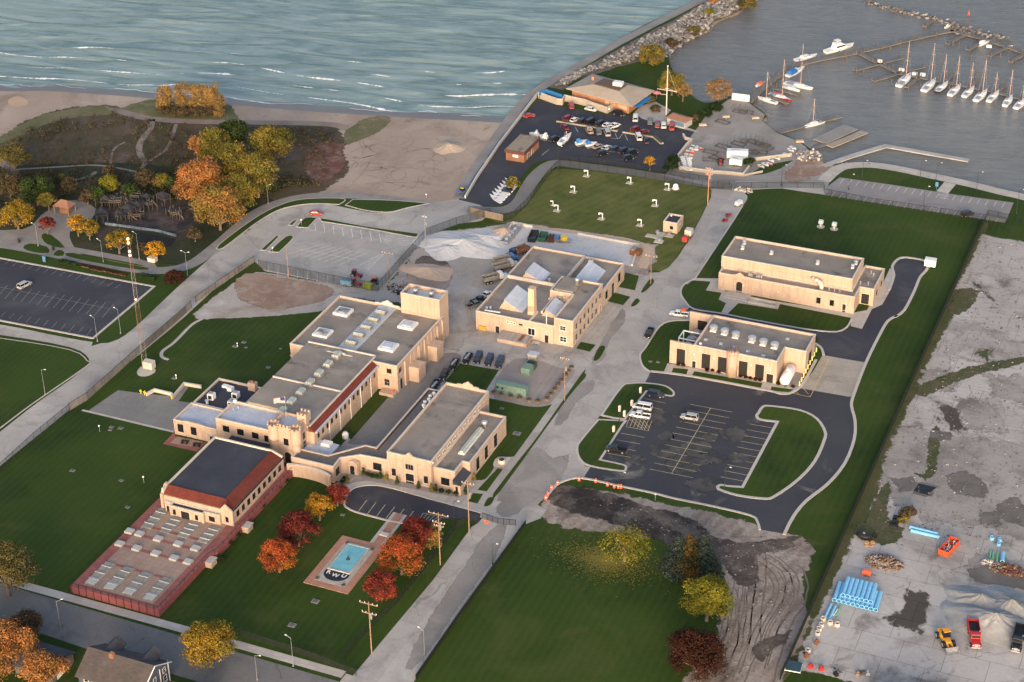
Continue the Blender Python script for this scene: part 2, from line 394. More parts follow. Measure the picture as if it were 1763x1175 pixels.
# the lake: open water beyond the beach with rollers, sheltered water in the marina
BAZ = math.atan2(be[-1][1]-be[10][1],be[-1][0]-be[10][0])
def water(name,deep,light,foam,wscale,shore=None):
    m,t,bs = _mk(name)
    v = _coord(t,(1,1,1),-BAZ)
    mp = t.nodes.new('ShaderNodeMapping'); mp.inputs['Scale'].default_value = (.26,1.25,1); t.links.new(v,mp.inputs['Vector'])
    n1 = _noise(t,wscale*.22,7,.62,mp.outputs[0],1.2); n2 = _noise(t,wscale*1.3,5,.6,mp.outputs[0],.3)
    col = _mix(t,_ramp(t,n1,.38,.62),deep,light)  # pale tone on bump crests: sky reflection painted into the water colour
    col = _mix(t,_math(t,'MULTIPLY',_ramp(t,n2,.5,.75),.35),col,tuple(min(1,x*1.35) for x in light))  # brighter ripple tops, also reflection put into the base colour
    rough = .17
    h = _math(t,'ADD',_math(t,'MULTIPLY',n1,2.4*foam if foam else .8),_math(t,'MULTIPLY',n2,.35 if foam else .9))
    t.links.new(col,bs.inputs['Base Color'])
    bs.inputs['Roughness'].default_value = rough; bs.inputs['Specular IOR Level'].default_value = .5
    _bump(t,bs,h,.55,.8)
    return m
WAT_L = water('lake_water',(.095,.155,.140),(.27,.335,.295),1.,.45)
WAT_M = water('marina_water',(.135,.137,.134),(.185,.184,.176),0.,1.6)
FOAM = mat('foam',(.78,.80,.80),.7,.06)
# rolling waves: rows of low swell with crests parallel to the beach, real relief
ux,uy = math.cos(BAZ),math.sin(BAZ)
def wave_h(X,Y):
    s = X*ux+Y*uy; d = -X*uy+Y*ux
    wob = 7*np.sin(s*.018+d*.011)+3.5*np.sin(s*.047+1.3+d*.02)+1.5*np.sin(s*.11+2.1)
    ph = (d+wob)*2*np.pi/11.0; ph2 = (d*1.0+.22*s+4*np.sin(s*.03))*2*np.pi/8.3
    amp = .55+.45*np.sin(s*.026+d*.05+.7)*np.sin(s*.011-d*.09)
    c = np.cos(ph); sh = np.sign(c)*np.abs(c)
    crest = np.maximum(0,c)**3
    return amp*(.42*crest-.10)+.10*np.cos(ph2)+.06*np.cos(s*.33+d*.9),amp,c
d0 = -be[0][0]*uy+be[0][1]*ux
xs = np.arange(0,620,2.6); ds = np.arange(-25,330,.9)
s_ref = min(p[0]*ux+p[1]*uy for p in be)-40
S,Dd = np.meshgrid(s_ref+xs,(-be[-1][0]*uy+be[-1][1]*ux)+ds)
X = S*ux-Dd*uy; Y = S*uy+Dd*ux
Hh,Am,Cc = wave_h(X,Y)
b = MB(); b.v = list(zip(X.ravel().tolist(),Y.ravel().tolist(),(Hh-1.0).ravel().tolist()))
nx = len(xs); ny = len(ds)
def in_marina(x,y):
    return False
mid = [P(893,182),P(1050,78),P(1200,0),P(1330,-70)]
def lakeside(x,y):
    """west of the breakwater"""
    for a,c in ((P(800,300),P(905,163)),(P(905,163),P(1050,72)),(P(1050,72),P(1200,-6)),(P(1200,-6),P(1330,-75)),(P(1330,-75),P(1600,-215))):
        if a[1] <= y < c[1] or (c is not None and c[1] <= y < a[1]):
            t = (y-a[1])/(c[1]-a[1]); return x < a[0]+t*(c[0]-a[0])+5
    return y < 240
keep = []
for j in range(ny-1):
    for i in range(nx-1):
        if lakeside(X[j,i],Y[j,i]): keep.append((j*nx+i,j*nx+i+1,(j+1)*nx+i+1,(j+1)*nx+i))
b.f = keep; b.m = [0]*len(keep)
obj('lake_water',b,WAT_L,kind='structure',smooth=True)
# calm sheets: marina basin and far lake out to the horizon
b = MB()
q = [P(800,300),P(905,163),P(1050,72),P(1200,-6),P(1330,-75),P(1600,-215)]
b.add([(p[0]+1.5,p[1],-1.02) for p in q]+[(900,1300,-1.02),(1500,1000,-1.02),(1500,-200,-1.02),(150,-60,-1.02),(0,-60,-1.02)],[tuple(range(len(q)+5))][::1])
obj('marina_water',b,WAT_M,kind='structure')
b = MB(); b.add([(-6000,100,-1.6),(6000,100,-1.6),(6000,9000,-1.6),(-6000,9000,-1.6)],[(0,1,2,3)])
obj('far_lake_water',b,WAT_L,kind='structure')
# whitecaps and breaking lines of foam lying on the crests
b = MB(); rnd = random.Random(3)
bew = [Vector(p) for p in spline(world(beach_edge),False,12)]
def foam_strip(cx_,cy_,L,w):
    """a ragged foam ribbon along the crest nearest to (cx_, cy_)"""
    s0 = cx_*ux+cy_*uy; d = -cx_*uy+cy_*ux; n = int(L/.9)+3; vs = []; kk = 0
    for i in range(n):
        s = s0-L/2+L*i/(n-1)
        dd = d
        for _ in range(4):
            wob = 7*math.sin(s*.018+dd*.011)+3.5*math.sin(s*.047+1.3+dd*.02)+1.5*math.sin(s*.11+2.1)
            if i == 0 and _ == 0: kk = round((dd+wob)/11.0)
            dd = kk*11.0-wob
        dd -= .9
        ww = w*math.sin(math.pi*(i+.3)/(n-.4))*rnd.choice((.12,.5,.8,1.3,1.))
        for e in (-ww*.5,ww*.5):
            x = s*ux-(dd+e)*uy; y = s*uy+(dd+e)*ux; h = float(wave_h(np.array(x),np.array(y))[0])-1.0+.07
            vs.append((x,y,h))
    b.add(vs,[(2*i,2*i+2,2*i+3,2*i+1) for i in range(n-1)])
for k in range(190):
    p = bew[rnd.randrange(len(bew))]; r = rnd.random()
    off = 4+r*r*r*48; x = p.x-uy*off+rnd.uniform(-9,9)*ux; y = p.y+ux*off
    if lakeside(x-12,y): foam_strip(x,y,rnd.uniform(4,34)*(1.2-r*.9),rnd.uniform(.25,.75))
for px,py,L in ((215,122,22),(560,132,14),(385,128,9),(90,128,12),(840,165,14),(790,160,10),(560,172,20),(650,180,24),(280,140,22),(470,120,11),(720,190,20),(60,140,18),(850,120,9),(880,155,7)):
    x,y = P(px,py,-.6); foam_strip(x,y,L,1.2)
# swash line at the beach
for off,w in ((3.0,.45),(7.2,.30)):
    pth = [p[:] for p in offs([(p.x,p.y) for p in bew],off)]
    pth = [(x+math.sin(i*.9)*.5,y+math.sin(i*.37)*1.1+math.sin(i*1.9)*.4) for i,(x,y) in enumerate(pth)][:-4]
    k = 0
    while k < len(pth)-6:
        n = rnd.randint(5,13); seg = pth[k:k+n]; k += n+rnd.randint(0,2 if off < 4 else 5)
        if len(seg) > 2: ribbon(b,seg,w*rnd.uniform(.6,1.6),-1.0+.33)
foam = obj('wave_foam',b,FOAM); foam['kind'] = 'stuff'; foam['label'] = 'white foam of waves breaking along the beach'; foam['category'] = 'foam'

# ================================================================ beach and dunes
pts = [P(p[0],p[1]) for p in [(893,184),(905,165),(925,168),(860,240),(800,338),(790,345),(735,352),(660,343),(600,338),(540,335),(480,345),(430,385),(300,440),(0,420),(-400,420)]]
w = be+pts; b = MB(); b.add([(p[0],p[1],.012) for p in w][::-1],[tuple(range(len(w)))]); obj('beach_sand',b,SAND,kind='structure')
sheet('dune_scrub',[(-300,232),(0,238),(40,213),(100,192),(180,184),(225,196),(262,210),(300,214),(400,214),(480,213),(560,219),(590,242),(583,262),(592,290),(575,310),(540,332),(500,342),(460,362),(420,392),(350,430),(250,452),(0,405),(-300,400)],.024,SCRUB,3,(2.5,1.3))
sheet('dune_grass_patch',[(216,186),(240,178),(275,172),(380,178),(402,196),(400,208),(330,207),(262,206),(232,196)],.036,DUNEG,3,(1.5,.7))
sheet('red_scrub_patch',[(535,262),(560,245),(588,250),(583,262),(590,285),(575,300),(548,312),(530,290)],.036,gmat('red_scrub',(.13,.05,.04),(.17,.09,.07),.15,(.22,.17,.14),.25,(.5,.66),1.3,.4),3,(1.5,1.))
sheet('dune_grass_patch',[(597,246),(600,226),(628,208),(655,201),(668,209),(645,228),(612,243)],.036,DUNEG,3,(1.5,.7))
sheet('dune_grass_patch',[(-10,246),(30,222),(75,200),(140,186),(190,186),(218,198),(180,196),(120,202),(70,216),(25,238)],.036,DUNEG,3,(2,1.))
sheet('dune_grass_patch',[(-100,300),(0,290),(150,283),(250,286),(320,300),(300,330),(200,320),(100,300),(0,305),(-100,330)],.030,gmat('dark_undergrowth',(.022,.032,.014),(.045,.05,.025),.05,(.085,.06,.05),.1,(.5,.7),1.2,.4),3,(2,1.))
TRAIL = gmat('sandy_trail',(.22,.175,.15),(.29,.235,.20),.1)
b = MB()
for pts,wd in (([(262,206),(259,222),(243,243),(240,262),(251,282)],2.2),([(303,214),(296,238),(285,258),(251,282),(244,290)],1.3),([(-20,262),(5,282),(28,300),(38,330),(36,348)],3.),([(30,292),(100,288),(165,285),(215,292),(245,300)],1.1),([(201,190),(235,200),(270,206),(340,210),(420,211),(560,214),(600,222)],4.),([(95,318),(150,305),(165,296)],1.5),([(190,282),(196,258),(215,245)],.8)):
    ribbon(b,spline(world(pts),False,5),wd,.048)
obj('dune_trail',b,TRAIL,kind='structure')
sheet('sand_mound_patch',[(15,172),(30,166),(45,172),(48,180),(30,184),(16,180)],.03,gmat('orange_sand',(.46,.32,.22),(.50,.36,.26),.1),3)
# tyre marks on the sand
TRK = gmat('rutted_sand',(.26,.205,.165),(.31,.25,.205),.1); b = MB()
for k in range(48):
    cx_,cy_ = rnd.uniform(600,770),rnd.uniform(235,325); L = rnd.uniform(20,70); a0 = rnd.uniform(0,6.28); cur = rnd.uniform(-1.6,1.6)
    pts = [(cx_+L*t*math.cos(a0+cur*t)*1.2,cy_+L*t*math.sin(a0+cur*t)*.55) for t in np.linspace(-.5,.5,8)]
    if all(585+(p[1]-215)*.0 < p[0] < 845-(p[1]-215)*.55 for p in pts): ribbon(b,spline(world(pts),False,3),.35,.03)
obj('sand_tracks',b,TRK,kind='structure')
b = MB()
def mound(b,cx_,cy_,rx,ry,h,seed,n=28,m=12):
    n *= 2; m += 8
    r2 = random.Random(seed); ph = [r2.uniform(0,6.28) for _ in range(6)]; x0,y0 = P(cx_,cy_); vs = []; fs = []
    for j in range(m):
        t = j/(m-1)
        for i in range(n):
            a = 6.2832*i/n; k = 1+.16*math.sin(2*a+ph[0])+.10*math.sin(3*a+ph[1])+.06*math.sin(5*a+ph[2])
            hh = h*(1-t)**1.25*(1+.16*math.sin(3*a+ph[3])*t+.10*math.sin(7*a+ph[4])*t)+.10*h*t*(1-t)*(math.sin(9*a+ph[5]+t*5)+math.sin(13*a+ph[0]-t*9))+r2.uniform(-.045,.045)*h*(1-t)
            vs.append((x0+rx*k*t*math.cos(a),y0+ry*k*t*math.sin(a),hh+.02-(.1 if j == m-1 else 0)))
    for j in range(m-1):
        for i in range(n): fs.append((j*n+i,j*n+(i+1)%n,(j+1)*n+(i+1)%n,(j+1)*n+i)[::-1])
    b.add(vs,fs)
mound(b,773,254,5,7,1.6,4)
tag(obj('sand_pile',b,gmat('heaped_sand',(.42,.33,.25),(.48,.38,.29),.3),smooth=True),'heap of orange sand beside the wheel tracks on the beach','sand pile')

# ================================================================ park and its playground
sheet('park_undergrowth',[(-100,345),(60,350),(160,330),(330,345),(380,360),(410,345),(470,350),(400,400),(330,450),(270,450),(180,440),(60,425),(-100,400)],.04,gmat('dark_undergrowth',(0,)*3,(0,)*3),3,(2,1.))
MULCH = gmat('play_mulch',(.075,.058,.052),(.115,.088,.08),.15,(.035,.033,.035),.2,(.45,.6),2.,.25)
sheet('playground_surface',[(168,372),(178,350),(230,340),(320,345),(345,375),(338,385),(305,402),(240,398),(205,395),(175,385)],.052,MULCH,3)
PLZ = gmat('plaza_concrete',(.235,.215,.20),(.29,.265,.245),.1,(.17,.165,.155),.1,(.55,.75))
sheet('park_plaza',[(40,395),(70,372),(100,352),(130,345),(165,360),(150,385),(120,400),(130,430),(150,446),(110,440),(60,430),(-10,425),(-60,418),(-60,398)],.052,PLZ,3)
b = MB()
ribbon(b,spline(world([(-120,408),(0,421),(60,431),(110,441),(170,452),(235,464),(285,466),(330,455),(372,425),(410,392),(440,368),(480,350),(530,339),(600,337),(660,342),(740,352)]),False,5),4.6,.064)
ribbon(b,spline(world([(-60,403),(60,415),(115,428),(180,440),(250,454),(262,462)]),False,5),3.,.070)
obj('park_path',b,gmat('path_concrete',(.24,.225,.215),(.30,.285,.27),.1,None,joints=(2.5,2.5,0.),jc=(.8,.8,.8)),kind='structure')
for pts in ([(40,428),(50,420),(80,425),(84,436),(60,435)],[(92,440),(100,431),(110,434),(108,441)],[(114,441),(125,436),(200,452),(255,462),(240,465),(160,452)],[(72,404),(88,405),(112,427),(90,424),(76,417)]):
    sheet('park_lawn',pts,.078,GRASS,2)

# ================================================================ roads and yards (north and west)
road = [(-160,870),(0,744),(60,697),(120,655),(146,632,1),(153,618),(120,598),(0,577),(-160,560),(-160,537),(0,559),(90,577),(165,590),(195,588),(230,566),(300,500),(350,455),(400,410),(440,380),(480,359),(520,350),(560,351),(600,359),(640,366),(668,366),(700,358),(740,350),(790,343,1),(815,347,1),(838,362),(830,380),(790,386),(740,405,1),(655,502,1),(580,490,1),(455,467,1),(421,453),(317,547),(232,617),(120,706),(0,803),(-160,935)]
sheet('road',road,.02,CONC,3)
DLOT = [(-120,424),(0,445),(265.6,494),(160,583),(0,552.4),(-120,530)]
sheet('parking_lot',DLOT,.034,ASPH)
b = MB(); ribbon(b,world(DLOT),.7,0,.15,True)
for pl in (road[1:5],): pass
obj('kerb',b,KERB,kind='structure')
def isl(name,pts,kerb=True,sm=3,z=.10,m=None,kw=.3):
    w = spline(world(pts),True,sm); b = MB()
    a = sum(w[i][0]*w[(i+1)%len(w)][1]-w[(i+1)%len(w)][0]*w[i][1] for i in range(len(w)))
    if a < 0: w = w[::-1]
    sheet(name,w,z+.02,m or GRASS,px=False,h=z+.02)
    if kerb: ribbon(KB,w,kw,0,z+.04,True)
KB = MB()
C3 = lambda *p: crop(400,320,3.916,p)
isl('traffic_island',C3((190,435,1),(297,338,1),(320,340,1),(225,437,1)))
isl('traffic_island',C3((248,447,1),(360,345),(412,352),(315,450,1)))
isl('traffic_island',C3((380,265,1),(412,238),(440,233,1),(405,270,1)))
isl('traffic_island',C3((435,280,1),(490,218),(572,218,1),(510,285,1)))
isl('road_verge',C3((595,228,1),(610,222),(900,275),(1258,325,1),(1242,348,1),(1180,340),(880,285),(600,242,1)))
isl('road_verge',C3((765,132,1),(812,95,1),(1000,98),(1180,108),(1325,122,1),(1180,150),(1100,172),(1030,180),(900,168)))
isl('road_verge',C3((760,92),(720,128,1),(560,122),(430,135),(300,170),(150,260),(-60,420),(-90,400),(130,235),(280,150),(430,100),(600,86)))
for pts in ([(0,583),(120,603),(150,622),(148,632),(60,693),(0,738),(-160,860),(-160,566)],): isl('lawn',pts)
sheet('lawn',[(160,588),(268,497),(290,490),(300,497),(228,564),(195,586),(172,592)],.045,GRASS,2)
sheet('lawn',[(0,556),(157,586),(166,590),(90,575),(-100,540)],.045,GRASS)
sheet('dirt_yard',[(338,548),(352,528),(400,492),(442,470),(520,482),(600,494),(660,505),(640,510),(600,507),(580,512),(553,534),(500,540),(430,545)],.03,GRAVEL,2,(1.5,.5))
sheet('dirt_patch',[(415,478),(445,474),(500,485),(560,495),(570,505),(540,520),(480,530),(440,525),(410,505)],.040,gmat('brown_dirt',(.24,.155,.115),(.33,.24,.19),.07,(.38,.31,.26),.2,(.5,.7),1.3,.2),3,(1.2,.8))
sheet('gravel_yard',[(585,508),(655,503),(700,462),(742,412),(800,398),(850,394),(885,386),(970,400),(1100,420),(1122,430),(1112,468),(1074,470),(960,560),(820,560),(780,600),(740,570),(690,520)],.056,GRAVEL,2,(2,1.2))
sheet('dirt_patch',[(710,470),(740,452),(770,460),(768,490),(750,510),(712,505),(700,490)],.062,MATS['brown_dirt'],3,(1.5,.8))
sheet('soil_patch',[(718,452),(728,443),(750,446),(765,452),(758,458),(730,458)],.066,SOIL,3,(1.2,.6))
sheet('sand_bank',[(868,402),(880,386),(920,390),(1000,400),(1080,412),(1125,428),(1118,445),(1112,462),(1098,456),(1110,432),(1060,422),(960,405),(900,398),(885,395),(870,415),(852,402)],.062,gmat('tan_fill',(.50,.36,.265),(.56,.42,.32),.1),2,(1.5,.4))
PALEC = gmat('bleached_slab',(.56,.53,.51),(.64,.61,.585),.08,(.46,.43,.41),.2,(.55,.7))
sheet('storage_slab',crop(750,380,4.897,[(560,180),(655,35),(820,65),(1200,120),(1714,215),(1650,390),(1580,370),(1575,350),(1160,270),(820,215),(750,240),(620,300)]),.065,PALEC)
b = MB(); ribbon(b,world(crop(750,380,4.897,[(556,178),(650,32),(820,62)])),.6,0,.9)
ribbon(b,world(crop(750,380,4.897,[(1200,118),(1714,212),(1655,385)])),.5,0,.7)
obj('slab_wall',b,COPE,kind=None); tag(bpy.data.objects['slab_wall'],'low pale wall edging the storage slab behind the workshop','wall')
# ---------------- campus pavement
pav = [(-60,0)]
pav = [(830,893),(800,882),(700,850),(600,838),(560,815),(520,800),(585,770),(650,690),(700,625),(770,560),(800,500),(840,470),(1075,462),(1118,470),(1150,462),(1185,415),(1224,340),(1222,325,1),(1272,325,1),(1287,338),(1281,352),(1262.7,380),(1197.5,479),(1178,490),(1172,505),(1180,522),(1196,535),(1192,553),(1158,553),(1135,561.5),(1112,597),(1102,612),(1106,630),(1120,641,1),(1110,661,1),(1078,664),(1030,720),(1000,765),(993,785),(1008,803),(1017,804,1),(1004,825,1),(975,828),(955,838),(938,858),(926,870),(942,877,1),(931,893,1),(905,903,1),(712,1175,1),(640,1278,1),(515,1278,1),(600,1173,1),(745,1000,1),(812,908,1)]
sheet('campus_pavement',pav,.05,CONC,2)
PT = MB()
def patch(pts,m,z=.062,name='pavement_patch',rough=(1.,.3)): sheet(name,pts,z,m,2,rough)
CC4 = lambda *p: crop(800,530,3.175,p)
patch(CC4((395,770),(480,830),(560,810),(520,930),(330,1080),(250,1140),(180,1120),(210,990),(300,860)),ASPH_OLD)
patch(CC4((700,290),(840,40),(870,20),(860,90),(780,180),(760,270),(720,300)),ASPH_OLD)
patch(CC4((500,640),(560,480),(640,420),(700,400),(690,450),(600,520),(560,600)),ASPH_OLD)
patch(crop(500,600,4.1975,[(460,640),(740,330),(880,220),(1060,60),(1200,40),(1220,90),(1100,240),(980,290),(640,690),(560,690),(440,690)]),gmat('alley_asphalt',(.20,.185,.175),(.25,.235,.22),.06,(.16,.15,.145),.1,(.55,.7)),.060)
patch([(700,1150),(745,1060),(800,980),(840,920),(870,905),(850,960),(790,1040),(730,1130)],ASPH_OLD,.064)
sheet('gravel_yard',crop(860,560,7.347,[(180,430),(520,455),(740,540),(960,575),(820,780),(640,1000),(540,1030),(450,1040),(200,1000),(0,950),(-60,940),(-50,700)]),.075,gmat('pinkish_gravel',(.27,.235,.215),(.335,.295,.27),.12,(.40,.33,.28),.15,(.6,.75)),2)
# lawns and strips on the pavement
for pts in (
    CC4((640,362),(655,360),(658,385),(560,500),(190,1010),(158,1015,1),(300,830),(410,690)),
    CC4((130,495,1),(250,520),(340,540),(420,543),(478,528,1),(270,815,1),(215,820),(170,840),(155,885),(110,940),(60,942,1),(-20,942,1),(60,600,1)),
    CC4((70,997,1),(180,880,1),(208,885,1),(120,1006,1)),CC4((20,1060,1),(45,1015,1),(100,1020,1),(70,1072,1)),
    CC4((105,1085),(130,1040),(160,1045),(140,1080)),
    crop(540,550,4.897,[(1112,520,1),(1232,375,1),(1562,430,1),(1440,620,1),(1090,560,1)]),
    crop(500,600,4.1975,[(655,295,1),(728,330,1),(440,660,1),(365,625,1)]),
    crop(750,380,4.897,[(1602,440,1),(1714,470,1),(1680,590,1),(1545,562,1)]),
    crop(750,380,4.897,[(1512,610,1),(1642,645,1),(1580,715,1),(1440,680,1)]),
    crop(750,380,4.897,[(1225,1025,1),(1350,1050,1),(1300,1108,1),(1185,1080,1)]),
    crop(750,380,4.897,[(1380,1068),(1430,1070),(1380,1165),(1330,1178)]),
    crop(1050,380,3.526,[(215,430),(190,432),(245,355),(268,375)]),
    crop(1050,380,3.526,[(160,475),(182,490),(150,520),(128,517)])):
    isl('lawn_strip',pts,kerb=False,z=.06)
# front drive
FD = crop(430,780,3.9175,[(640,345),(665,275),(720,235),(830,222),(950,240),(1200,310),(1480,385),(1560,410,1),(1540,478,1),(1480,440),(1400,447),(1310,452),(1230,480),(1150,492),(1060,478),(950,460),(830,430),(720,400),(660,372)])
sheet('front_drive',FD,.07,ASPH,3)
ribbon(KB,spline(world(crop(430,780,3.9175,[(1560,408),(1480,383),(1200,308),(950,238),(830,220),(720,233),(665,273),(638,345),(660,374),(720,402),(830,432),(950,462),(1060,480),(1150,494)])),False,4),.5,0,.2)
sheet('forecourt_paving',crop(430,780,3.9175,[(560,215),(760,150),(1000,175),(1300,240),(1560,330),(1640,320),(1700,330),(1600,420),(1500,385),(1200,302),(950,230),(830,212),(710,225),(655,265),(630,345),(600,300)]),.066,WALK,0)
# concrete verge south of the front wing (shrub beds)
sheet('planting_bed',crop(430,780,3.9175,[(590,200),(680,200),(760,135),(920,150),(1000,190),(1400,270),(1400,300),(1120,250),(780,190),(640,225)]),.078,gmat('bed_gravel',(.26,.235,.215),(.33,.30,.28),.3),2)

# ================================================================ the new car park on the east side
sheet('parking_lot',[(1120,641),(1190,648.6),(1317,672),(1345,679),(1362,677),(1377,669),(1460,683.5),(1468,684),(1471,725),(1469.6,757),(1453.7,798),(1425,833),(1387,863),(1364.7,890),(1350,919.6),(1308,912.5),(1304,899.7),(1291.4,888),(1220.5,871),(1161,859),(1126.5,850),(1060,836),(1004,824.5,1),(1017,804,1),(1110,661,1)],.066,ASPH_LOT,0)
sheet('service_drive',[(1406,573),(1461,566),(1484,567),(1501,533),(1519,525),(1533,500),(1540,475),(1537,460),(1546,448),(1560,445),(1591,450),(1596,456),(1594,466),(1584,478),(1574,502),(1557,534),(1529,553),(1515,576),(1491,625),(1416,612),(1408,590)],.066,ASPH,0)
sheet('loading_pad',[(1377,669),(1460,683.5),(1469,684),(1491,625),(1416,612),(1400,640)],.074,gmat('tan_pad_concrete',(.36,.32,.27),(.43,.385,.33),.06,(.30,.27,.23),.12,(.55,.7),joints=(4,4,0.),jc=(.8,.8,.78)))
b = MB(); ribbon(b,spline(world([(1186,531),(1250,545),(1330,560),(1406,577),(1461,572)]),False,3),3.2,.078); obj('service_lane',b,ASPH,kind='structure')
c5 = lambda *p: crop(920,620,3.148,p)
c7 = lambda *p: crop(1050,380,3.526,p)
sheet('service_apron',c7((500,350),(612,352),(660,352),(700,430),(1000,490),(1480,560),(1560,545),(1640,420),(1700,290),(1745,330),(1700,450),(1650,545),(1605,548),(1530,660),(1462,642),(1465,592),(1240,548),(1032,508),(1020,540),(780,502),(712,570),(675,562),(705,503),(660,480),(678,440),(583,425),(612,372),(500,364)),.05,WALK)
isl('lawn_island',c5((1205,305),(1215,290),(1240,255),(1290,253),(1440,275),(1530,320),(1575,390),(1570,440),(1520,550),(1430,650),(1300,742),(1240,753),(1100,735),(1010,707),(993,692),(1010,680),(1050,686),(1128,692,1),(1318,337,1),(1225,325)),kw=.8,z=.14)
isl('lawn_island',c5((365,300,1),(470,150),(520,130),(600,127),(700,140),(748,168),(755,190),(735,196),(680,185),(607,170,1),(490,322,1),(430,315)),kw=.6)
isl('lawn_island',c5((347,325,1),(495,332,1),(478,352,1),(355,543,1),(480,570),(496,588),(470,603),(300,575),(245,535),(232,482),(250,440)),kw=.6)
w = spline(world([(1540,547),(1557,534.5),(1574,502),(1584,478),(1595,466),(1597,456),(1591,449),(1560,444),(1546,447),(1536,460),(1539,475),(1531,500)]),False,3); ribbon(KB,w,.8,0,.2)
ribbon(KB,spline(world([(1545,544),(1529,553),(1515,576),(1491,625),(1469.7,681),(1466,700),(1472,725),(1470.6,757),(1454.7,798),(1426,833),(1388,863),(1366,890),(1350,921)]),False,3),.8,0,.2)
ribbon(KB,spline(world([(1308,913),(1304,899.7),(1291.4,888),(1220.5,871),(1161,859),(1126.5,850),(1060,836),(1004,824),(980,826),(958,836),(940,858)]),False,3),.6,0,.2)
ribbon(KB,spline(world([(1120,640),(1190,648.6),(1317,672),(1345,679),(1365,676),(1383,660),(1405,620)]),False,3),.8,0,.2)
ribbon(KB,spline(world([(1404,592),(1414,600),(1418,612)]),False,3),.7,0,.2)
for pts in (c7((385,897,1),(475,905,1),(465,935,1),(375,922,1)),c7((512,917,1),(925,990,1),(915,1020,1),(498,944,1)),c7((982,1010,1),(1113,1028,1),(1080,1043),(975,1034,1))):
    isl('lawn_strip',pts,kerb=False,z=.10)
sheet('front_walk',c7((330,915),(350,868),(1030,985),(1110,1000),(1150,1000),(1130,1030),(1060,1052),(900,1030),(500,955),(240,918)),.084,WALK)
sheet('tank_yard',c7((1030,985),(1040,880),(1250,740),(1260,760),(1170,930),(1150,1010),(1110,1020)),.088,MATS['bed_gravel'])
sheet('dirt_patch',c7((1570,420),(1600,420),(1600,540),(1570,540)),.02,DIRT)
# kerb lawns beside the street
for p in ([(1197,480),(1178,490),(1172,505),(1180,520),(1195,533),(1240,540),(1300,552),(1360,563),(1400,569),(1440,572),(1458,564),(1466,550)],[(1186,552),(1158,553),(1136,562),(1112,598),(1102,612),(1106,630),(1118,640)],[(1278,355),(1262.7,380),(1197.5,479)]):
    ribbon(KB,spline(world(p),False,3),.5,0,.2)
obj('kerb',KB,KERB,kind='structure')
# ---- bare earth south of the car park
sheet('dirt_field',[(932,886),(945,865),(1010,848),(1060,853),(1140,872),(1215,885),(1290,905),(1345,918),(1390,938),(1392,960),(1375,1000),(1384,1060),(1372,1110),(1340,1160),(1330,1260),(1140,1270),(1160,1210),(1200,1150),(1240,1090),(1255,1010),(1240,950),(1200,932),(1120,922),(1040,912),(975,905)],.03,
      gmat('rutted_dirt',(.19,.15,.125),(.27,.225,.19),.06,(.34,.295,.26),.12,(.48,.66),1.2,.35,patches=(((.075,.058,.048),.07,.54,.66,9),((.33,.29,.26),.16,.56,.68,29)),bump=1.2,stripes=(.11,.22,.25)),2,(1.5,.9))
sheet('black_soil',[(950,850),(975,838),(1040,852),(1110,874),(1175,893),(1215,920),(1190,945),(1140,930),(1080,905),(1010,885),(958,868)],.045,SOIL,3,(1.2,.8))
sheet('dark_mud',[(1205,925),(1250,935),(1300,940),(1360,930),(1340,945),(1290,955),(1300,1000),(1270,1000),(1245,965),(1215,950)],.042,gmat('dark_mud',(.07,.055,.047),(.12,.098,.083),.15,(.18,.15,.13),.3,(.52,.66),1.,.4,bump=1.),2,(1.2,1.)); sheet('dark_mud',[(1306,1112),(1325,1104),(1352,1093),(1345,1106),(1330,1112),(1312,1132),(1302,1125)],.042,MATS['dark_mud'],0,(.8,.7))
b = MB()
for pts in ([(1300,925),(1304,980),(1296,1040),(1290,1110),(1260,1180)],[(1281,928),(1286,980),(1280,1040),(1268,1110),(1240,1180)],[(1310,960),(1345,990),(1350,1030),(1320,1090),(1290,1180)],[(1322,950),(1368,985),(1372,1030),(1340,1085),(1312,1180)],[(1250,930),(1300,935),(1360,925)],[(1262,1000),(1272,1040),(1262,1090),(1225,1160)]):
    wp_ = spline(world(pts),False,5)
    for o_ in (0,2.1,-1.5,-2.8): ribbon(b,[(x+rnd.uniform(-.22,.22),y+rnd.uniform(-.22,.22)) for x,y in offs(wp_,o_)][rnd.randrange(5):len(wp_)-rnd.randrange(6)],rnd.uniform(.15,.45),.043)
obj('wheel_ruts',b,gmat('dark_rut',(.14,.112,.092),(.20,.168,.14),.4),kind='structure')
# ---- derelict slab to the east
sheet('old_slab',[(1693,407),(1800,424),(2100,480),(2300,700),(2200,1350),(1520,1350),(1500,1182),(1440,1162),(1378,1150),(1388,1120),(1412,1058),(1442,1000),(1482,918),(1500,905),(1512,860),(1530,792),(1556,735),(1584,670),(1610,612),(1640,556),(1648,540),(1656,500),(1650,497),(1680,445)],.03,RUIN,0,(1.5,.8))
for pts in ([(1656,500),(1680,503),(1672,522),(1648,540),(1636,532)],[(1584,670),(1620,652),(1680,632),(1763,618),(1800,612),(1800,617),(1763,624),(1690,640),(1630,662),(1590,682)],[(1512,862),(1530,835),(1522,880),(1528,925),(1495,905)],[(1480,905),(1535,900),(1550,925),(1520,935),(1482,925)],[(1600,812),(1606,745),(1612,745),(1604,815),(1585,820)]):
    sheet('weed_patch',pts,.042,gmat('weeds',(.06,.075,.028),(.10,.095,.05),.15,(.13,.10,.07),.3,(.5,.7),1.5,.4,bump=1.),2,(1.2,.7))
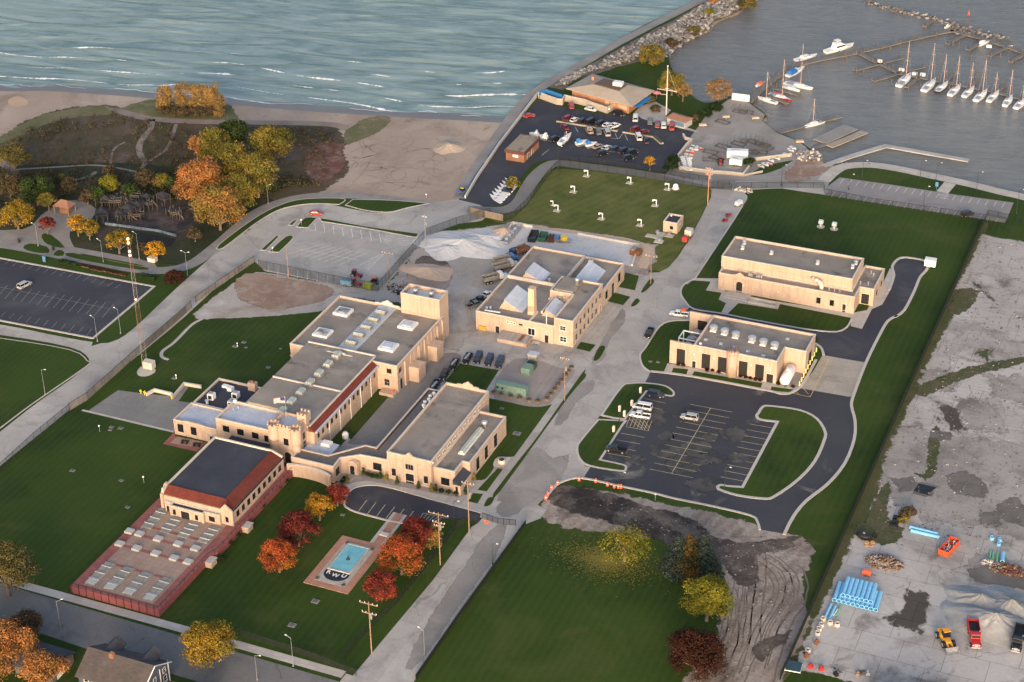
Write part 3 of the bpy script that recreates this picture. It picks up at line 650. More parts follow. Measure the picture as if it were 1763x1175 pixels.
for pts in ([(1634,820),(1662,815),(1695,838),(1690,852),(1650,848)],[(1578,836),(1590,834),(1608,840),(1600,850),(1576,848)],[(1545,830),(1566,826),(1572,842),(1552,843)],[(1693,888),(1716,885),(1715,900),(1695,900)],[(1720,870),(1745,862),(1763,880),(1763,905),(1735,895)],[(1607,745),(1634,747),(1630,756),(1608,752)],[(1672,984),(1700,980),(1763,995),(1763,1010),(1690,1000)]):
    sheet('tar_patch',pts,.046,gmat('tar',(.12,.11,.10),(.19,.17,.155),.2),0,(1.2,.9))
STN = gmat('stained_slab',(.27,.245,.225),(.37,.34,.315),.06,(.18,.16,.145),.1,(.5,.68),1.2,.2)
for pts in ([(1555,742),(1620,752),(1763,775),(1900,800),(1900,930),(1763,925),(1690,900),(1600,890),(1530,850),(1535,790)],[(1660,690),(1700,700),(1720,740),(1680,735)],[(1690,960),(1763,975),(1763,1010),(1700,1000),(1670,985)],[(1710,650),(1763,655),(1763,690),(1725,680)],[(1600,640),(1640,650),(1630,668),(1595,660)]): sheet('slab_stain',pts,.038,STN,0,(1.5,1.6))
WORN = gmat('worn_lot_patch',(.065,.063,.062),(.115,.107,.098),.25,(.05,.05,.054),.3,(.46,.6))
r3 = random.Random(21)
for px,py,a in ((1121,714,5),(1127,722,3.5),(1080,712,3),(1145,776,5),(1190,772,5),(1203,768,4),(1185,796,6),(1170,802,5),(1200,793,5),(1265,748,4.5),(1232,790,3),(1222,752,3.),(1093,792,3),(1150,752,3),(1228,833,4),(1205,838,4),(1182,720,4),(1270,788,3)):
    x,y = P(px,py); sheet('lot_stain',[(x+a*.5*r3.uniform(.5,1.4)*math.cos(t)*1.2,y+a*.5*r3.uniform(.5,1.4)*math.sin(t)) for t in np.arange(0,6.2,.55)],.068,WORN,2,(1.,.7),px=False)
sheet('dry_verge',[(1700,385),(1693,408),(1640,540),(1584,670),(1512,850),(1470,930),(1370,1150),(1345,1175),(1356,1140),(1500,820),(1600,590),(1694,386)],.018,gmat('dry_verge',(.065,.075,.028),(.10,.095,.045),.06,(.045,.06,.02),.15,(.5,.7),1.5,.3),0,(2.,.5))
# ================================================================ north lawn with vents, walkway, marina car park
sheet('reservoir_lawn',[(958,291),(1080,302),(1215,324),(1224,336),(1200,385),(1152,460),(1130,466),(1106,461),(1122,430),(1100,419),(970,400),(885,386),(870,386),(845,378),(862,372),(890,362),(915,335),(935,308)],.016,LAWN2,2)
sheet('marina_parking',crop(800,130,3.916,[(495,165),(620,200),(900,260),(1150,270),(1350,335),(1552,380),(1440,540),(1350,655),(1100,620),(820,585),(650,565),(540,570),(450,600),(400,660),(340,770),(330,850),(240,880),(150,885),(0,850),(-40,840),(0,760),(120,620),(300,380),(440,230)]),.03,ASPH,0)
b = MB(); WK = spline(world(crop(800,130,3.916,[(20,905),(200,912),(300,900),(370,855),(425,760),(480,680),(560,612),(640,592),(800,612),(1000,636),(1200,665),(1400,698),(1550,722),(1640,735),(1762,752),(1900,770)])),False,4)
ribbon(b,WK,5.2,.045); obj('lakefront_path',b,MATS['alley_asphalt'],kind='structure')
sheet('boat_yard_ground',[(1196,227),(1215,200),(1240,182),(1257,170),(1290,178),(1317,198),(1312,209),(1337,229),(1372,243),(1386,252),(1402,270),(1409,280),(1432,285),(1450,288),(1432,303),(1420,335),(1345,325),(1290,327),(1225,322),(1145,301),(1152,294),(1172,265),(1178,250)],.04,gmat('yard_concrete',(.30,.275,.25),(.37,.34,.315),.05,(.22,.205,.19),.09,(.53,.7),1.3,.1,joints=(8,8,0.),jc=(.86,.86,.85)),0)
sheet('ramp_dirt',[(1360,300),(1385,275),(1402,272),(1409,281),(1425,290),(1400,300),(1370,312)],.05,MATS['brown_dirt'],2,(1.5,1.2))
isl('lawn_strip',crop(1150,0,2.876,[(400,870,1),(470,822,1),(620,795,1),(560,835,1),(480,862)]),kerb=False,z=.045)
sheet('lakefront_road',[(1145,300),(1225,312),(1290,312),(1345,318),(1390,318),(1420,322),(1420,336),(1345,325),(1290,328),(1225,322),(1145,303)],.056,CONC,2)
NEL = crop(1150,0,2.876,[(768,965),(790,925),(850,880),(1100,915),(1400,962),(1712,1005),(1670,1105),(1400,1062),(1000,1002)])
sheet('parking_lot',NEL,.045,gmat('pale_lot',(.26,.24,.235),(.31,.29,.28),.06,(.22,.205,.20),.1,(.55,.7)))
b = MB(); ribbon(b,spline(world([(1418,312),(1436,296),(1455,287),(1497,284.5),(1545,291),(1602,303),(1671,318),(1723,331),(1763,340),(1900,375)]),False,4),4.5,.06)
ribbon(b,world([(1636,316),(1622,332)]),4,.064)
obj('promenade',b,WALK,kind='structure')
sheet('patio',crop(1000,100,5.34,[(490,500),(560,440),(680,400),(830,480),(780,540),(860,600),(1090,680),(1050,680),(700,600),(560,560)]),.042,WALK)
# breakwater walkway
b = MB(); bw = world([(790,342),(812,300),(852,242),(882,200),(915,163),(950,139),(1000,112),(1060,77),(1120,45),(1170,20),(1215,-4),(1270,-35),(1325,-68)])
ribbon(b,bw,4.2,.06); obj('breakwater_walkway',b,gmat('aged_walk',(.27,.25,.23),(.33,.31,.285),.1,None,joints=(6,6,0.),jc=(.75,.75,.75)),kind='structure')
# ================================================================ south-west street
sheet('road',[(-250,925),(51,1020),(584,1174),(760,1225),(745,1270),(530,1230),(150,1118),(85,1096),(0,1068),(-250,990)],.02,gmat('vignetted_street',(.165,.156,.15),(.21,.20,.19),.05,(.125,.118,.115),.1,(.5,.7),1.4,.1,cracks=(.09,.004,.5,(.08,.075,.07))),0)  # asphalt darkened so its colour carries the vignetting of the frame corner
b = MB(); ribbon(b,world([(-200,932),(48,1010),(320,1085),(592,1162)]),2.4,.035)
obj('pavement',b,WALK,kind='structure')
sheet('pavement',[(596,1160),(640,1175),(700,1215),(690,1240),(585,1174)],.03,WALK)
isl('concrete_apron',crop(150,640,7.052,[(0,487,1),(375,228,1),(640,262,1),(1040,305,1),(1180,155,1),(1240,175,1),(1110,360,1),(1240,378,1),(1290,420,1),(1060,730,1)]),kerb=False,z=.02,m=gmat('apron_concrete',(.215,.21,.20),(.27,.26,.25),.06,(.18,.175,.17),.1,(.55,.7),joints=(6,6,0.),jc=(.8,.8,.8)))
b = MB(); ribbon(b,world(crop(150,640,7.052,[(-60,470),(1055,735)])),.8,.06)
ribbon(b,spline(world([(352,548),(330,560),(300,590),(280,605),(279,615),(290,620)]),False,4),1.,.06); obj('lawn_edging',b,WALK,kind='structure')
sheet('mast_pad',[(236,640),(246,630),(262,632),(268,640),(255,648),(240,648)],.05,WALK,3)
# ================================================================ painted markings
def stripes(mb,a0,a1,b0,b1,n,w,z):
    a0,a1,b0,b1 = [Vector(P(*q)) for q in (a0,a1,b0,b1)]
    for i in range(n):
        t = i/(n-1) if n > 1 else 0; p = a0.lerp(b0,t); q = a1.lerp(b1,t); ribbon(mb,[tuple(p),tuple(q)],w,z)
cL = lambda x,y: (1000+x/4.4075,640+y/4.4075)
b = MB()
stripes(b,cL(830,250),cL(1150,310),cL(525,742),cL(850,808),12,.14,.074)
ribbon(b,[P(*cL(985,278)),P(*cL(690,773))],.16,.078)
stripes(b,cL(1283,400),cL(1455,430),cL(1060,800),cL(1240,835),10,.14,.074)
stripes(b,cL(480,207),cL(645,243),cL(480,207),cL(645,243),1,.14,.074)
stripes(b,cL(530,272),cL(620,290),cL(530,272),cL(620,290),1,.14,.074)
stripes(b,cL(340,420),cL(515,452),cL(205,622),cL(385,655),5,.14,.074)
stripes(b,cL(370,362),cL(470,440),cL(470,360),cL(520,430),4,.14,.074)
stripes(b,cL(345,415),cL(375,345),cL(510,450),cL(540,375),7,.14,.078)
obj('parking_lines',b,PAINTY,kind='structure')
b = MB(); cD = lambda x,y: crop(0,320,3.916,[(x,y)])[0]
stripes(b,cD(5,885),cD(40,850),cD(585,1010),cD(620,965),11,.09,.042)
stripes(b,cD(-20,752),cD(50,672),cD(690,890),cD(770,795),14,.09,.042)
ribbon(b,[P(*cD(-100,665)),P(*cD(760,835))],.08,.046)
stripes(b,cD(-20,520),cD(20,490),cD(775,692),cD(815,665),16,.09,.042)
obj('parking_lines',b,mat('faded_paint',(.36,.35,.34),.8,.4,1.5),kind='structure')
b = MB(); cM = lambda x,y: C3((x,y))[0]
stripes(b,cM(555,250),cM(562,305),cM(990,320),cM(1003,385),8,.22,.03)
stripes(b,cM(380,460),cM(625,392),cM(720,535),cM(900,455),8,.18,.03)
ribbon(b,[P(*cM(430,425)),P(*cM(840,500))],.18,.034)
stripes(b,cM(245,540),cM(240,585),cM(640,610),cM(638,660),7,.2,.03)
stripes(b,cM(830,548),cM(1000,462),cM(915,568),cM(1020,462),2,.2,.03)
stripes(b,cM(830,548),cM(915,568),cM(1000,462),cM(1022,464),12,.2,.034)
stripes(b,cM(1000,355),cM(1080,375),cM(1160,380),cM(1240,395),2,.2,.03)
for k in range(5): ribbon(b,[P(*cM(1005+6*k,340+12*k)),P(*cM(1085-8*k,348+12*k))],.25,.036); ribbon(b,[P(*cM(1110+4*k,355+12*k)),P(*cM(1230-4*k,362+12*k))],.2,.036)
ribbon(b,[P(*cM(490,300)),P(*cM(560,302))],.2,.03)
obj('parking_lines',b,PAINT,kind='structure')
b = MB(); cN = lambda x,y: (1150+x/2.876,y/2.876)
stripes(b,cN(852,910),cN(872,886),cN(1652,1030),cN(1668,1005),21,.16,.053)
stripes(b,cN(810,975),cN(828,950),cN(1622,1100),cN(1638,1075),21,.16,.053)
for k in range(4): ribbon(b,[P(*cN(1340+4*k,966+7*k)),P(*cN(1395-2*k,962+7*k))],.2,.06); ribbon(b,[P(*cN(1302+4*k,1030+7*k)),P(*cN(1350-2*k,1028+7*k))],.2,.06)
obj('parking_lines',b,PAINT,kind='structure')
b = MB(); cF = lambda x,y: (430+x/3.9175,780+y/3.9175)
stripes(b,cF(730,400),cF(790,320),cF(1045,475),cF(1105,395),6,.16,.082)
stripes(b,cF(1150,440),cF(1170,408),cF(1250,470),cF(1300,435),6,.14,.082)
ribbon(b,[P(*cF(1170,408)),P(*cF(1330,442))],.14,.086)
obj('parking_lines',b,PAINTY,kind='structure')
b = MB(); cA = lambda x,y: (1050+x/3.526,380+y/3.526)
LY = [P(*q) for q in (cA(1335,832),cA(1225,1055),cA(1215,1066),cA(1190,1068),cA(1110,1050))]
ribbon(b,spline(LY,False,3),.16,.084)
for a,c in (((1290,830),(1325,855)),((1265,875),(1310,905)),((1240,925),(1280,955)),((1210,980),(1255,1010)),((1170,1015),(1205,1055)),((1130,1042),(1150,1058))): ribbon(b,[P(*cA(*a)),P(*cA(*c))],.14,.086)
obj('parking_lines',b,mat('marking_yellow',(.62,.44,.10),.7),kind='structure')
b = MB(); cX = lambda x,y: (800+x/3.916,130+y/3.916)
stripes(b,cX(745,350),cX(765,385),cX(1080,400),cX(1100,440),6,.14,.04)
ribbon(b,[P(*cX(990,425)),P(*cX(1040,428)),P(*cX(1065,395))],.14,.04)
stripes(b,cX(520,540),cX(570,500),cX(520,540),cX(570,500),1,.14,.04)
obj('parking_lines',b,PAINT,kind='structure')
# ================================================================ buildings
def rect(x0,y0,x1,y1): return [(x0,y0),(x1,y0),(x1,y1),(x0,y1)]
def shell(root,loc,poly,h,par=.7,th=.35,roof=None,wall=None,cope=True,z0=0.,name='wall'):
    """outer wall with parapet, flat roof inside it, thin coping stone on the parapet; poly counter-clockwise"""
    wall = wall or STUC; roof = roof or ROOFG
    ins = offs(poly,th,True); n = len(poly); H = h+par; b = MB()
    vs = [(p[0],p[1],z0) for p in poly]+[(p[0],p[1],H) for p in poly]+[(p[0],p[1],H) for p in ins]+[(p[0],p[1],h-.1) for p in ins]
    fs = []
    for i in range(n):
        j = (i+1)%n; fs += [(i,j,j+n,i+n),(i+n,j+n,j+2*n,i+2*n),(i+2*n,j+2*n,j+3*n,i+3*n)]
    b.add(vs,fs); obj(name,b,wall,root,off=loc)
    b = MB(); b.add([(p[0],p[1],h) for p in ins],[tuple(range(n))]); obj('roof',b,roof,root,off=loc)
    if cope:
        o2 = offs(poly,-.07,True); i2 = offs(poly,th+.05,True); b = MB(); vs = []
        for q,z in ((o2,H-.05),(o2,H+.10),(i2,H+.10),(i2,H-.05)): vs += [(p[0],p[1],z) for p in q]
        fs = []
        for i in range(n):
            j = (i+1)%n; fs += [(i,j,j+n,i+n),(i+n,j+n,j+2*n,i+2*n),(i+2*n,j+2*n,j+3*n,i+3*n),(i+3*n,j+3*n,j,i)]
        b.add(vs,fs); obj('coping',b,COPE,root,off=loc)
def band(root,loc,poly,z,t=.22,d=.12,name='cornice',m=None):
    o2 = offs(poly,-d,True); i2 = offs(poly,.02,True); n = len(poly); b = MB(); vs = []
    for q,zz in ((o2,z),(o2,z+t),(i2,z+t),(i2,z)): vs += [(p[0],p[1],zz) for p in q]
    fs = []
    for i in range(n):
        j = (i+1)%n; fs += [(i,j,j+n,i+n),(i+n,j+n,j+2*n,i+2*n),(i+3*n,j+3*n,j,i)]
    b.add(vs,fs); obj(name,b,m or STUC,root,off=loc)
def face_box(b,f,a0,z0,a1,z1,d0,d1):
    """box on a wall: f = ('S', y) wall facing -y, ('E', x) facing +x, ('N', y), ('W', x)"""
    k,c = f
    if k == 'S': b.box(a0,c-d1,z0,a1,c-d0,z1)
    elif k == 'N': b.box(a0,c+d0,z0,a1,c+d1,z1)
    elif k == 'E': b.box(c+d0,a0,z0,c+d1,a1,z1)
    else: b.box(c-d1,a0,z0,c-d0,a1,z1)
FRM = mat('window_frame_paint',(.30,.27,.24),.6)
def window(root,loc,f,a,z0,w,h,nx=2,ny=2,frame=None,sill=True,name='window',glass=None):
    b = MB(); face_box(b,f,a-w/2,z0,a+w/2,z0+h,-.1,.03)
    o = obj(name,b,glass or GLASS,root,off=loc)
    b = MB(); fw = .11
    for x0,x1,y0,y1 in ((a-w/2-fw,a-w/2+.02,z0-fw,z0+h+fw),(a+w/2-.02,a+w/2+fw,z0-fw,z0+h+fw),(a-w/2+.02,a+w/2-.02,z0+h-.02,z0+h+fw),(a-w/2+.02,a+w/2-.02,z0-fw,z0+.02)):
        face_box(b,f,x0,y0,x1,y1,-.05,.075)
    for i in range(1,nx): face_box(b,f,a-w/2+w*i/nx-.04,z0+.02,a-w/2+w*i/nx+.04,z0+h-.02,0,.06)
    for i in range(1,ny): face_box(b,f,a-w/2+.02,z0+h*i/ny-.04,a+w/2-.02,z0+h*i/ny+.04,0,.055)
    obj('frame',b,frame or FRM,o)
    if sill:
        b = MB(); face_box(b,f,a-w/2-.2,z0-.28,a+w/2+.2,z0-fw-.003,-.02,.16); obj('sill',b,COPE,o)
    # children carry local coordinates of the window (same origin as the root)
    for c in o.children:
        me = c.data
        for v in me.vertices: v.co.x -= loc[0]; v.co.y -= loc[1]; v.co.z -= loc[2]
    return o
DOORM = mat('dark_door_paint',(.025,.022,.02),.5)
def door(root,loc,f,a,w=1.1,h=2.2,z0=0.,m=None,arch=False,hood=False):
    b = MB(); face_box(b,f,a-w/2,z0+.02,a+w/2,z0+h,-.1,.04)
    if arch:
        k,c = f; n = 8; pr = [(a+w/2*math.cos(math.pi*i/n),z0+h+w/2*math.sin(math.pi*i/n)) for i in range(n+1)]
        if k == 'S': b.xprism(pr,c-.04,c+.1)
        else: b.yprism(pr,c-.1,c+.04)
    o = obj('door',b,m or DOORM,root,off=loc)
    b = MB()
    for x0,x1,y0,y1 in ((a-w/2-.14,a-w/2-.001,z0,z0+h),(a+w/2+.001,a+w/2+.14,z0,z0+h)): face_box(b,f,x0,y0,x1,y1,-.02,.10)
    if not arch: face_box(b,f,a-w/2-.14,z0+h+.001,a+w/2+.14,z0+h+.16,-.02,.10)
    if hood: face_box(b,f,a-w/2-.3,z0+h+.3,a+w/2+.3,z0+h+.42,0,.9)
    obj('frame',b,COPE,o)
    b = MB(); face_box(b,f,a+w/2-.22,z0+1.0,a+w/2-.14,z0+1.12,.04,.1); obj('handle',b,GALV,o)
    for c in o.children:
        for v in c.data.vertices: v.co.x -= loc[0]; v.co.y -= loc[1]; v.co.z -= loc[2]
    return o
def lamp(root,loc,f,a,z):
    b = MB(); face_box(b,f,a-.14,z,a+.14,z+.4,0,.28)
    return obj('wall_lamp',b,WHITE,root,off=loc)
def pilaster(root,loc,f,a,w,z0,z1,d=.16,m=None):
    b = MB(); face_box(b,f,a-w/2,z0,a+w/2,z1,-.02,d); return obj('pilaster',b,m or STUC,root,off=loc)
def part(root,loc,name,b,m,smooth=False): return obj(name,b,m,root,off=loc,smooth=smooth)
def subpart(parent,loc,name,b,m):
    o = obj(name,b,m,parent,off=loc); return o
def vent_fan(root,loc,x,y,z,r=.8,h=1.3):
    """mushroom roof ventilator on a square curb"""
    b = MB(); b.box(x-r*.75,y-r*.75,z,x+r*.75,y+r*.75,z+.35); o = obj('roof_ventilator',b,WHITE,root,off=loc)
    b = MB(); b.lathe(x,y,[(r*.55,z+.35),(r*.55,z+h*.45),(r,z+h*.5),(r*1.02,z+h*.78),(r*.8,z+h*.9),(r*.3,z+h)],12); subpart(o,loc,'cap',b,GALV)
    return o
def hvac(root,loc,x,y,z,sx=1.8,sy=1.8,sz=1.5):
    b = MB(); b.box(x-sx/2,y-sy/2,z+.2,x+sx/2,y+sy/2,z+sz); o = obj('air_conditioning_unit',b,WHITE,root,off=loc)
    b = MB(); b.cyl(x,y,z+sz+.003,z+sz+.2,min(sx,sy)*.36,12); subpart(o,loc,'fan',b,GREYM)
    b = MB(); b.box(x-sx*.35,y-sy/2-.03,z+.5,x+sx*.35,y-sy/2-.003,z+sz-.3); subpart(o,loc,'grille',b,DARKM); return o
def pipe(root,loc,x,y,z,h=.9,r=.12):
    b = MB(); b.cyl(x,y,z,z+h,r,8); b.cyl(x,y,z+h,z+h+.12,r*1.5,8); return obj('vent_pipe',b,GALV,root,off=loc)
def curly_gable(b,x0,x1,y0,y1,z,h):
    """scrolled mission-style parapet crest"""
    w = x1-x0; pr = [(x0,z),(x1,z),(x1,z+h*.18),(x0+w*.86,z+h*.30),(x0+w*.80,z+h*.22),(x0+w*.72,z+h*.34),(x0+w*.68,z+h*.62),(x0+w*.60,z+h*.66),(x0+w*.56,z+h*.92),(x0+w*.5,z+h),(x0+w*.44,z+h*.92),(x0+w*.40,z+h*.66),(x0+w*.32,z+h*.62),(x0+w*.28,z+h*.34),(x0+w*.20,z+h*.22),(x0+w*.14,z+h*.30),(x0,z+h*.18)]
    b.xprism(pr,y0,y1)
# ---------------- ventilated pump house (lower east building)
L = (64.,14.,0.); r = thing('pump_house','cream hall with six round roof fans and tall black louvred windows facing the car park','building',L)
poly = [(52.6,5.2),(76.5,5.2),(76.5,13.3),(82.4,13.3),(82.4,23.5),(52.6,23.5)]
shell(r,L,poly,6.6,.6); band(r,L,poly,6.55,.12,.05)
for y in (5.2,22.95): b = MB(); b.box(45.7,y,0,52.597,y+.55,7.2); part(r,L,'yard_wall',b,STUC)
b = MB()
for y in (10.5,15.0): b.box(46.4,y-.15,5.2,52.58,y+.15,5.5); b.box(46.4,y-.15,.05,46.7,y+.15,5.2)
b.box(46.4,10.65,5.2,46.7,14.85,5.5); part(r,L,'yard_frame',b,WHITE)
for i in range(4): b = MB(); b.box(47.2,7.2+i*4,.1,50.5,9.6+i*4,2.5); b.cyl(48.8,8.4+i*4,2.5,2.9,1.0,12); part(r,L,'transformer',b,GREYM)
b = MB(); b.cyl(63.9,5.0,0,7.3,1.55,20); b.cyl(63.9,5.0,7.3,7.8,1.75,20); part(r,L,'round_turret',b,STUC,True)
b = MB()
for k in range(7): a = .9*k; b.tube((63.9+math.cos(a),5+math.sin(a),7.8),(63.9+1.1*math.cos(a+.3),5+1.1*math.sin(a+.3),8.9),.1)
part(r,L,'exhaust_stacks',b,RUSTY)
LOUV = mat('black_louvre',(.028,.024,.024),.55)
for x in (49.0,56.3,61.0,67.0,71.7): window(r,L,('S',5.2),x,.5,2.2,4.5,2,5,DARKM,False,'louvred_window',LOUV)
door(r,L,('S',5.2),52.9,1.0,2.1); door(r,L,('S',5.2),74.7,1.9,2.8); window(r,L,('E',82.4),18.2,.6,2.6,3.8,2,3,DARKM,False,'louvred_window',LOUV)
for x in (52.9,58.7,69.3,74.7): lamp(r,L,('S',5.2),x,4.2)
window(r,L,('S',22.95),49.6,2.0,2.6,2.8,3,3,DARKM,False,'louvred_window',LOUV)
for k,(x,y) in enumerate(((55.0,15.9),(58.4,15.3),(61.8,14.7),(66.7,14.1),(70.1,13.6),(73.5,13.1))):
    vent_fan(r,L,x,y,6.6,1.15,1.9)
for x,y in ((54.6,10.2),(59.2,9.6),(63.2,8.9),(67.3,8.4),(71.9,7.5),(75.6,19.0)):
    b = MB(); b.box(x-.55,y-.45,6.6,x+.55,y+.45,6.95); b.box(x-.4,y-.3,6.953,x+.4,y+.3,7.0); part(r,L,'roof_hatch',b,GALV)
b = MB(); b.lathe(53.9,7.2,[(.5,6.6),(.55,6.9),(.3,7.2),(.05,7.3)],12); part(r,L,'dome_vent',b,WHITE,True)
# gas tank in the yard behind its yellow bollards
b = MB(); n = 14
T = thing('storage_tank','white horizontal cylindrical tank standing in the notch of the hall with six round roof fans','tank',(79.0,8.2,0))
b = MB(); pts = [(0.2,-4.3),(1.05,-4.05),(1.45,-3.5),(1.45,3.5),(1.05,4.05),(.2,4.3)]; vs = []; fs = []
for rr,y in pts:
    for i in range(16): a = 6.28318*i/16; vs.append((rr*math.cos(a),y,1.9+rr*math.sin(a)))
for j in range(5):
    for i in range(16): k = (i+1)%16; fs.append((j*16+i,(j+1)*16+i,(j+1)*16+k,j*16+k))
fs += [tuple(range(16)),tuple(range(95,79,-1))]; b.add(vs,fs); obj('shell',b,WHITE,T,smooth=True)
for y in (-2.6,2.6): b = MB(); b.box(-1.2,y-.25,0,1.2,y+.25,1.3); obj('saddle',b,GREYM,T)
b = MB(); b.box(-.5,-.1,3.36,.5,1.1,3.6); obj('valve_box',b,WHITE,T)
# ---------------- north filter building
L = (66.,62.,0.); r = thing('filter_building','long two-tiered cream building with arched double door and curved duct on its lower roof','building',L)
lo = [(45.5,51.5),(86.8,51.5),(86.8,58.3),(90.9,58.3),(90.9,72.2),(84.9,72.2),(84.9,55.7),(45.5,55.7)]
shell(r,L,lo,5.0,.55); band(r,L,rect(45.5,51.5,86.8,55.6),4.4,.25,.10); band(r,L,rect(45.5,51.5,86.8,55.6),.5,.2,.06,'plinth_band')
hi = rect(44.9,55.75,84.85,69.9); shell(r,L,hi,8.4,.6); band(r,L,hi,7.0,.25,.10)
b = MB(); curly_gable(b,49.5,54.5,51.32,51.7,5.6,1.3); part(r,L,'gable_crest',b,STUC)
for x in (49.7,54.3): pilaster(r,L,('S',51.5),x,.9,0,5.5,.25)
for x in (45.9,64,73.6,77.2,86.3): pilaster(r,L,('S',51.5),x,.7,.7,4.4,.18)
door(r,L,('S',51.5),52.0,1.9,2.5,.3,arch=True)
for x in (50.6,53.4,64.0,84.4): lamp(r,L,('S',51.5),x,2.7)
for x in (76.2,80.2): window(r,L,('S',51.5),x,1.5,1.05,1.7,1,2,DARKM,False)
door(r,L,('S',51.5),83.9,1.0,2.7); door(r,L,('S',58.3),88.5,2.3,3.4,.2)
for y in (62.5,68.5): window(r,L,('E',90.9),y,1.6,1.1,1.5,1,2,DARKM,True)
b = MB()
for k in range(8):
    a0 = math.pi*k/8*.62; a1 = math.pi*(k+1)/8*.62; R0 = 2.0
    b.tube((76.6-R0+R0*math.cos(math.pi*.0+a0)*1.0+.0,53.6,5.9+R0*math.sin(a0)*.0+0),(76.6-R0+R0*math.cos(a1),53.6,5.9),.01)
b = MB(); pth = [(76.3,53.5,5.0),(76.3,53.5,6.3),(75.9,53.6,7.1),(75.0,53.8,7.5),(73.9,54.3,7.5),(72.9,55.9,7.2)]
for a,c in zip(pth[:-1],pth[1:]): b.tube(a,c,.62,12)
for p in pth[1:-1]: b.ball(*p,.62,n=12)
part(r,L,'curved_duct',b,COPE,True)
for x,y in ((48.6,67.0),(49.1,63.6),(58.1,63.6),(72.6,62.5),(83.2,66.5),(82.9,63.8)): vent_fan(r,L,x,y,8.4,.62,1.4)
for x,y in ((54.2,53.8),(57.3,54.0),(58.2,53.2),(78.6,53.4),(80.2,53.6),(81.8,53.4),(86.2,60.6),(88.4,61.2),(87.6,68.3),(88.6,67.2)): pipe(r,L,x,y,5.0,1.0,.2)
for x in (54.8,57.2): b = MB(); b.box(x-.7,53.0,5.25,x+.7,54.2,6.0); b.cyl(x,53.6,6.003,6.1,.4,10); part(r,L,'air_conditioning_unit',b,GREYM)
b = MB(); b.box(48.6,47.2,.06,56.0,51.2,.22); b.box(48.9,48.4,.223,55.4,51.2,.36); part(r,L,'entrance_steps',b,WALK)
b = MB()
for y in (46.2,48.6): b.box(56.3,y,.1,64.5,y+.25,.9)
b.box(64.5,46.2,.1,64.75,48.85,.9); part(r,L,'ramp_parapet',b,WALK)
b = MB(); b.xprism([(56.3,.07),(64.4,.07),(56.3,.6)],46.47,48.57); part(r,L,'ramp',b,WALK)
# ---------------- workshop with saw-tooth rooflights
L = (0.,25.,0.); r = thing('workshop','cream workshop with four wedge-shaped silver rooflights, a square chimney and a two-storey corner','building',L)
A = [(-12.5,2.8),(11.77,2.8),(11.77,17.7),(4.6,17.7),(4.6,46.6),(-12.5,46.6)]
shell(r,L,A,5.3,.55); E = [(4.62,27.02),(17.3,27.02),(17.3,46.6),(4.62,46.6)]
shell(r,L,E,5.1,.5)
T2 = [(11.8,3.0),(17.6,3.0),(17.6,27),(4.64,27),(4.64,17.75),(11.8,17.75)]; shell(r,L,T2,8.0,.5); band(r,L,T2,7.35,.2,.1)
b = MB(); b.box(5.6,18.6,8.0,11.5,26.4,8.9); part(r,L,'roof_deck',b,ROOFG)
b = MB(); b.box(-12.1,25.6,5.3,4.2,26.1,6.3); part(r,L,'fire_wall',b,COPE)
b = MB(); b.box(5.3,9.2,5.3,5.8,17.6,6.2) ; b.box(4.0,3.1,5.3,4.4,9.2,6.1); part(r,L,'fire_wall',b,COPE)
band(r,L,rect(-12.5,2.8,11.7,17.6),5.0,.2,.1)
def wedge(x0,y0,x1,y1,z,h):
    """rooflight: sloping sheet with cream gable ends; ridge on the east side"""
    b = MB(); b.xprism([(x0,z),(x1,z),(x0+.25*(x1-x0),z+h)],y0,y1); o = part(r,L,'rooflight',b,STUC)
    b = MB(); xr,zr = x0+.25*(x1-x0),z+h; b.xprism([(xr-.15,zr+.12),(x1+.35,z+.05),(x1+.35,z-.05+.22),(xr-.15,zr+.24)],y0-.2,y1+.2); subpart(o,L,'glazing',b,ROOFM)
wedge(-7.2,7.6,-.2,17.0,5.3,3.0); wedge(-8.2,26.4,-1.6,32.8,5.3,2.6); wedge(5.9,8.2,11.2,15.6,5.3,2.2); wedge(7.0,28.6,13.2,40.5,5.3-.2,2.6)
b = MB(); b.taper(1.9,7.2,5.3,4.0,9.3,13.6,.2,.2); b.box(2.0,7.3,13.6,3.9,9.2,13.9); part(r,L,'chimney',b,gmat('pale_brick',(.62,.44,.30),(.70,.52,.37),.3,None,joints=(.5,.25,.5,.03)))
for x,w in ((4.9,2.2),): window(r,L,('S',2.8),x,1.5,2.1,2.2,2,1,WHITE)
for x in (-2.4,-1.4,-.4): window(r,L,('S',2.8),x,4.0,.5,.55,1,1,WHITE,False)
window(r,L,('S',2.8),1.6,4.0,1.1,.5,1,1,GREYM,False)
window(r,L,('S',3.0),14.6,1.3,1.9,1.6,2,2,WHITE); window(r,L,('S',3.0),14.5,5.0,1.7,1.4,2,2,WHITE)
door(r,L,('S',2.8),-5.7,1.2,2.2); door(r,L,('S',2.8),9.6,1.2,2.5); lamp(r,L,('S',2.8),9.6,3.5)
for k in range(7):
    y = 5.4+k*3.2
    if k != 6: window(r,L,('E',17.6),y,1.4,1.3,1.7,1,2,GREYM)
    window(r,L,('E',17.6),y,5.0,1.3,1.5,1,2,GREYM)
door(r,L,('E',17.6),24.8,1.1,2.6,m=mat('purple_door',(.12,.06,.09),.5))
for y,w,z0,h in ((31.0,1.4,1.6,2.4),(36.5,1.2,.1,3.6),(42.0,1.6,1.8,2.6)): window(r,L,('E',17.3),y,z0,w,h,1,2,DARKM)
for x in (-12.1,-8.0,-3.4,2.6,7.4,11.4): pilaster(r,L,('S',2.8),x,.6,0,5.0,.12)
b = MB(); b.box(7.2,16.85,6.6,8.6,17.65,7.4); part(r,L,'wall_vent',b,GREYM)
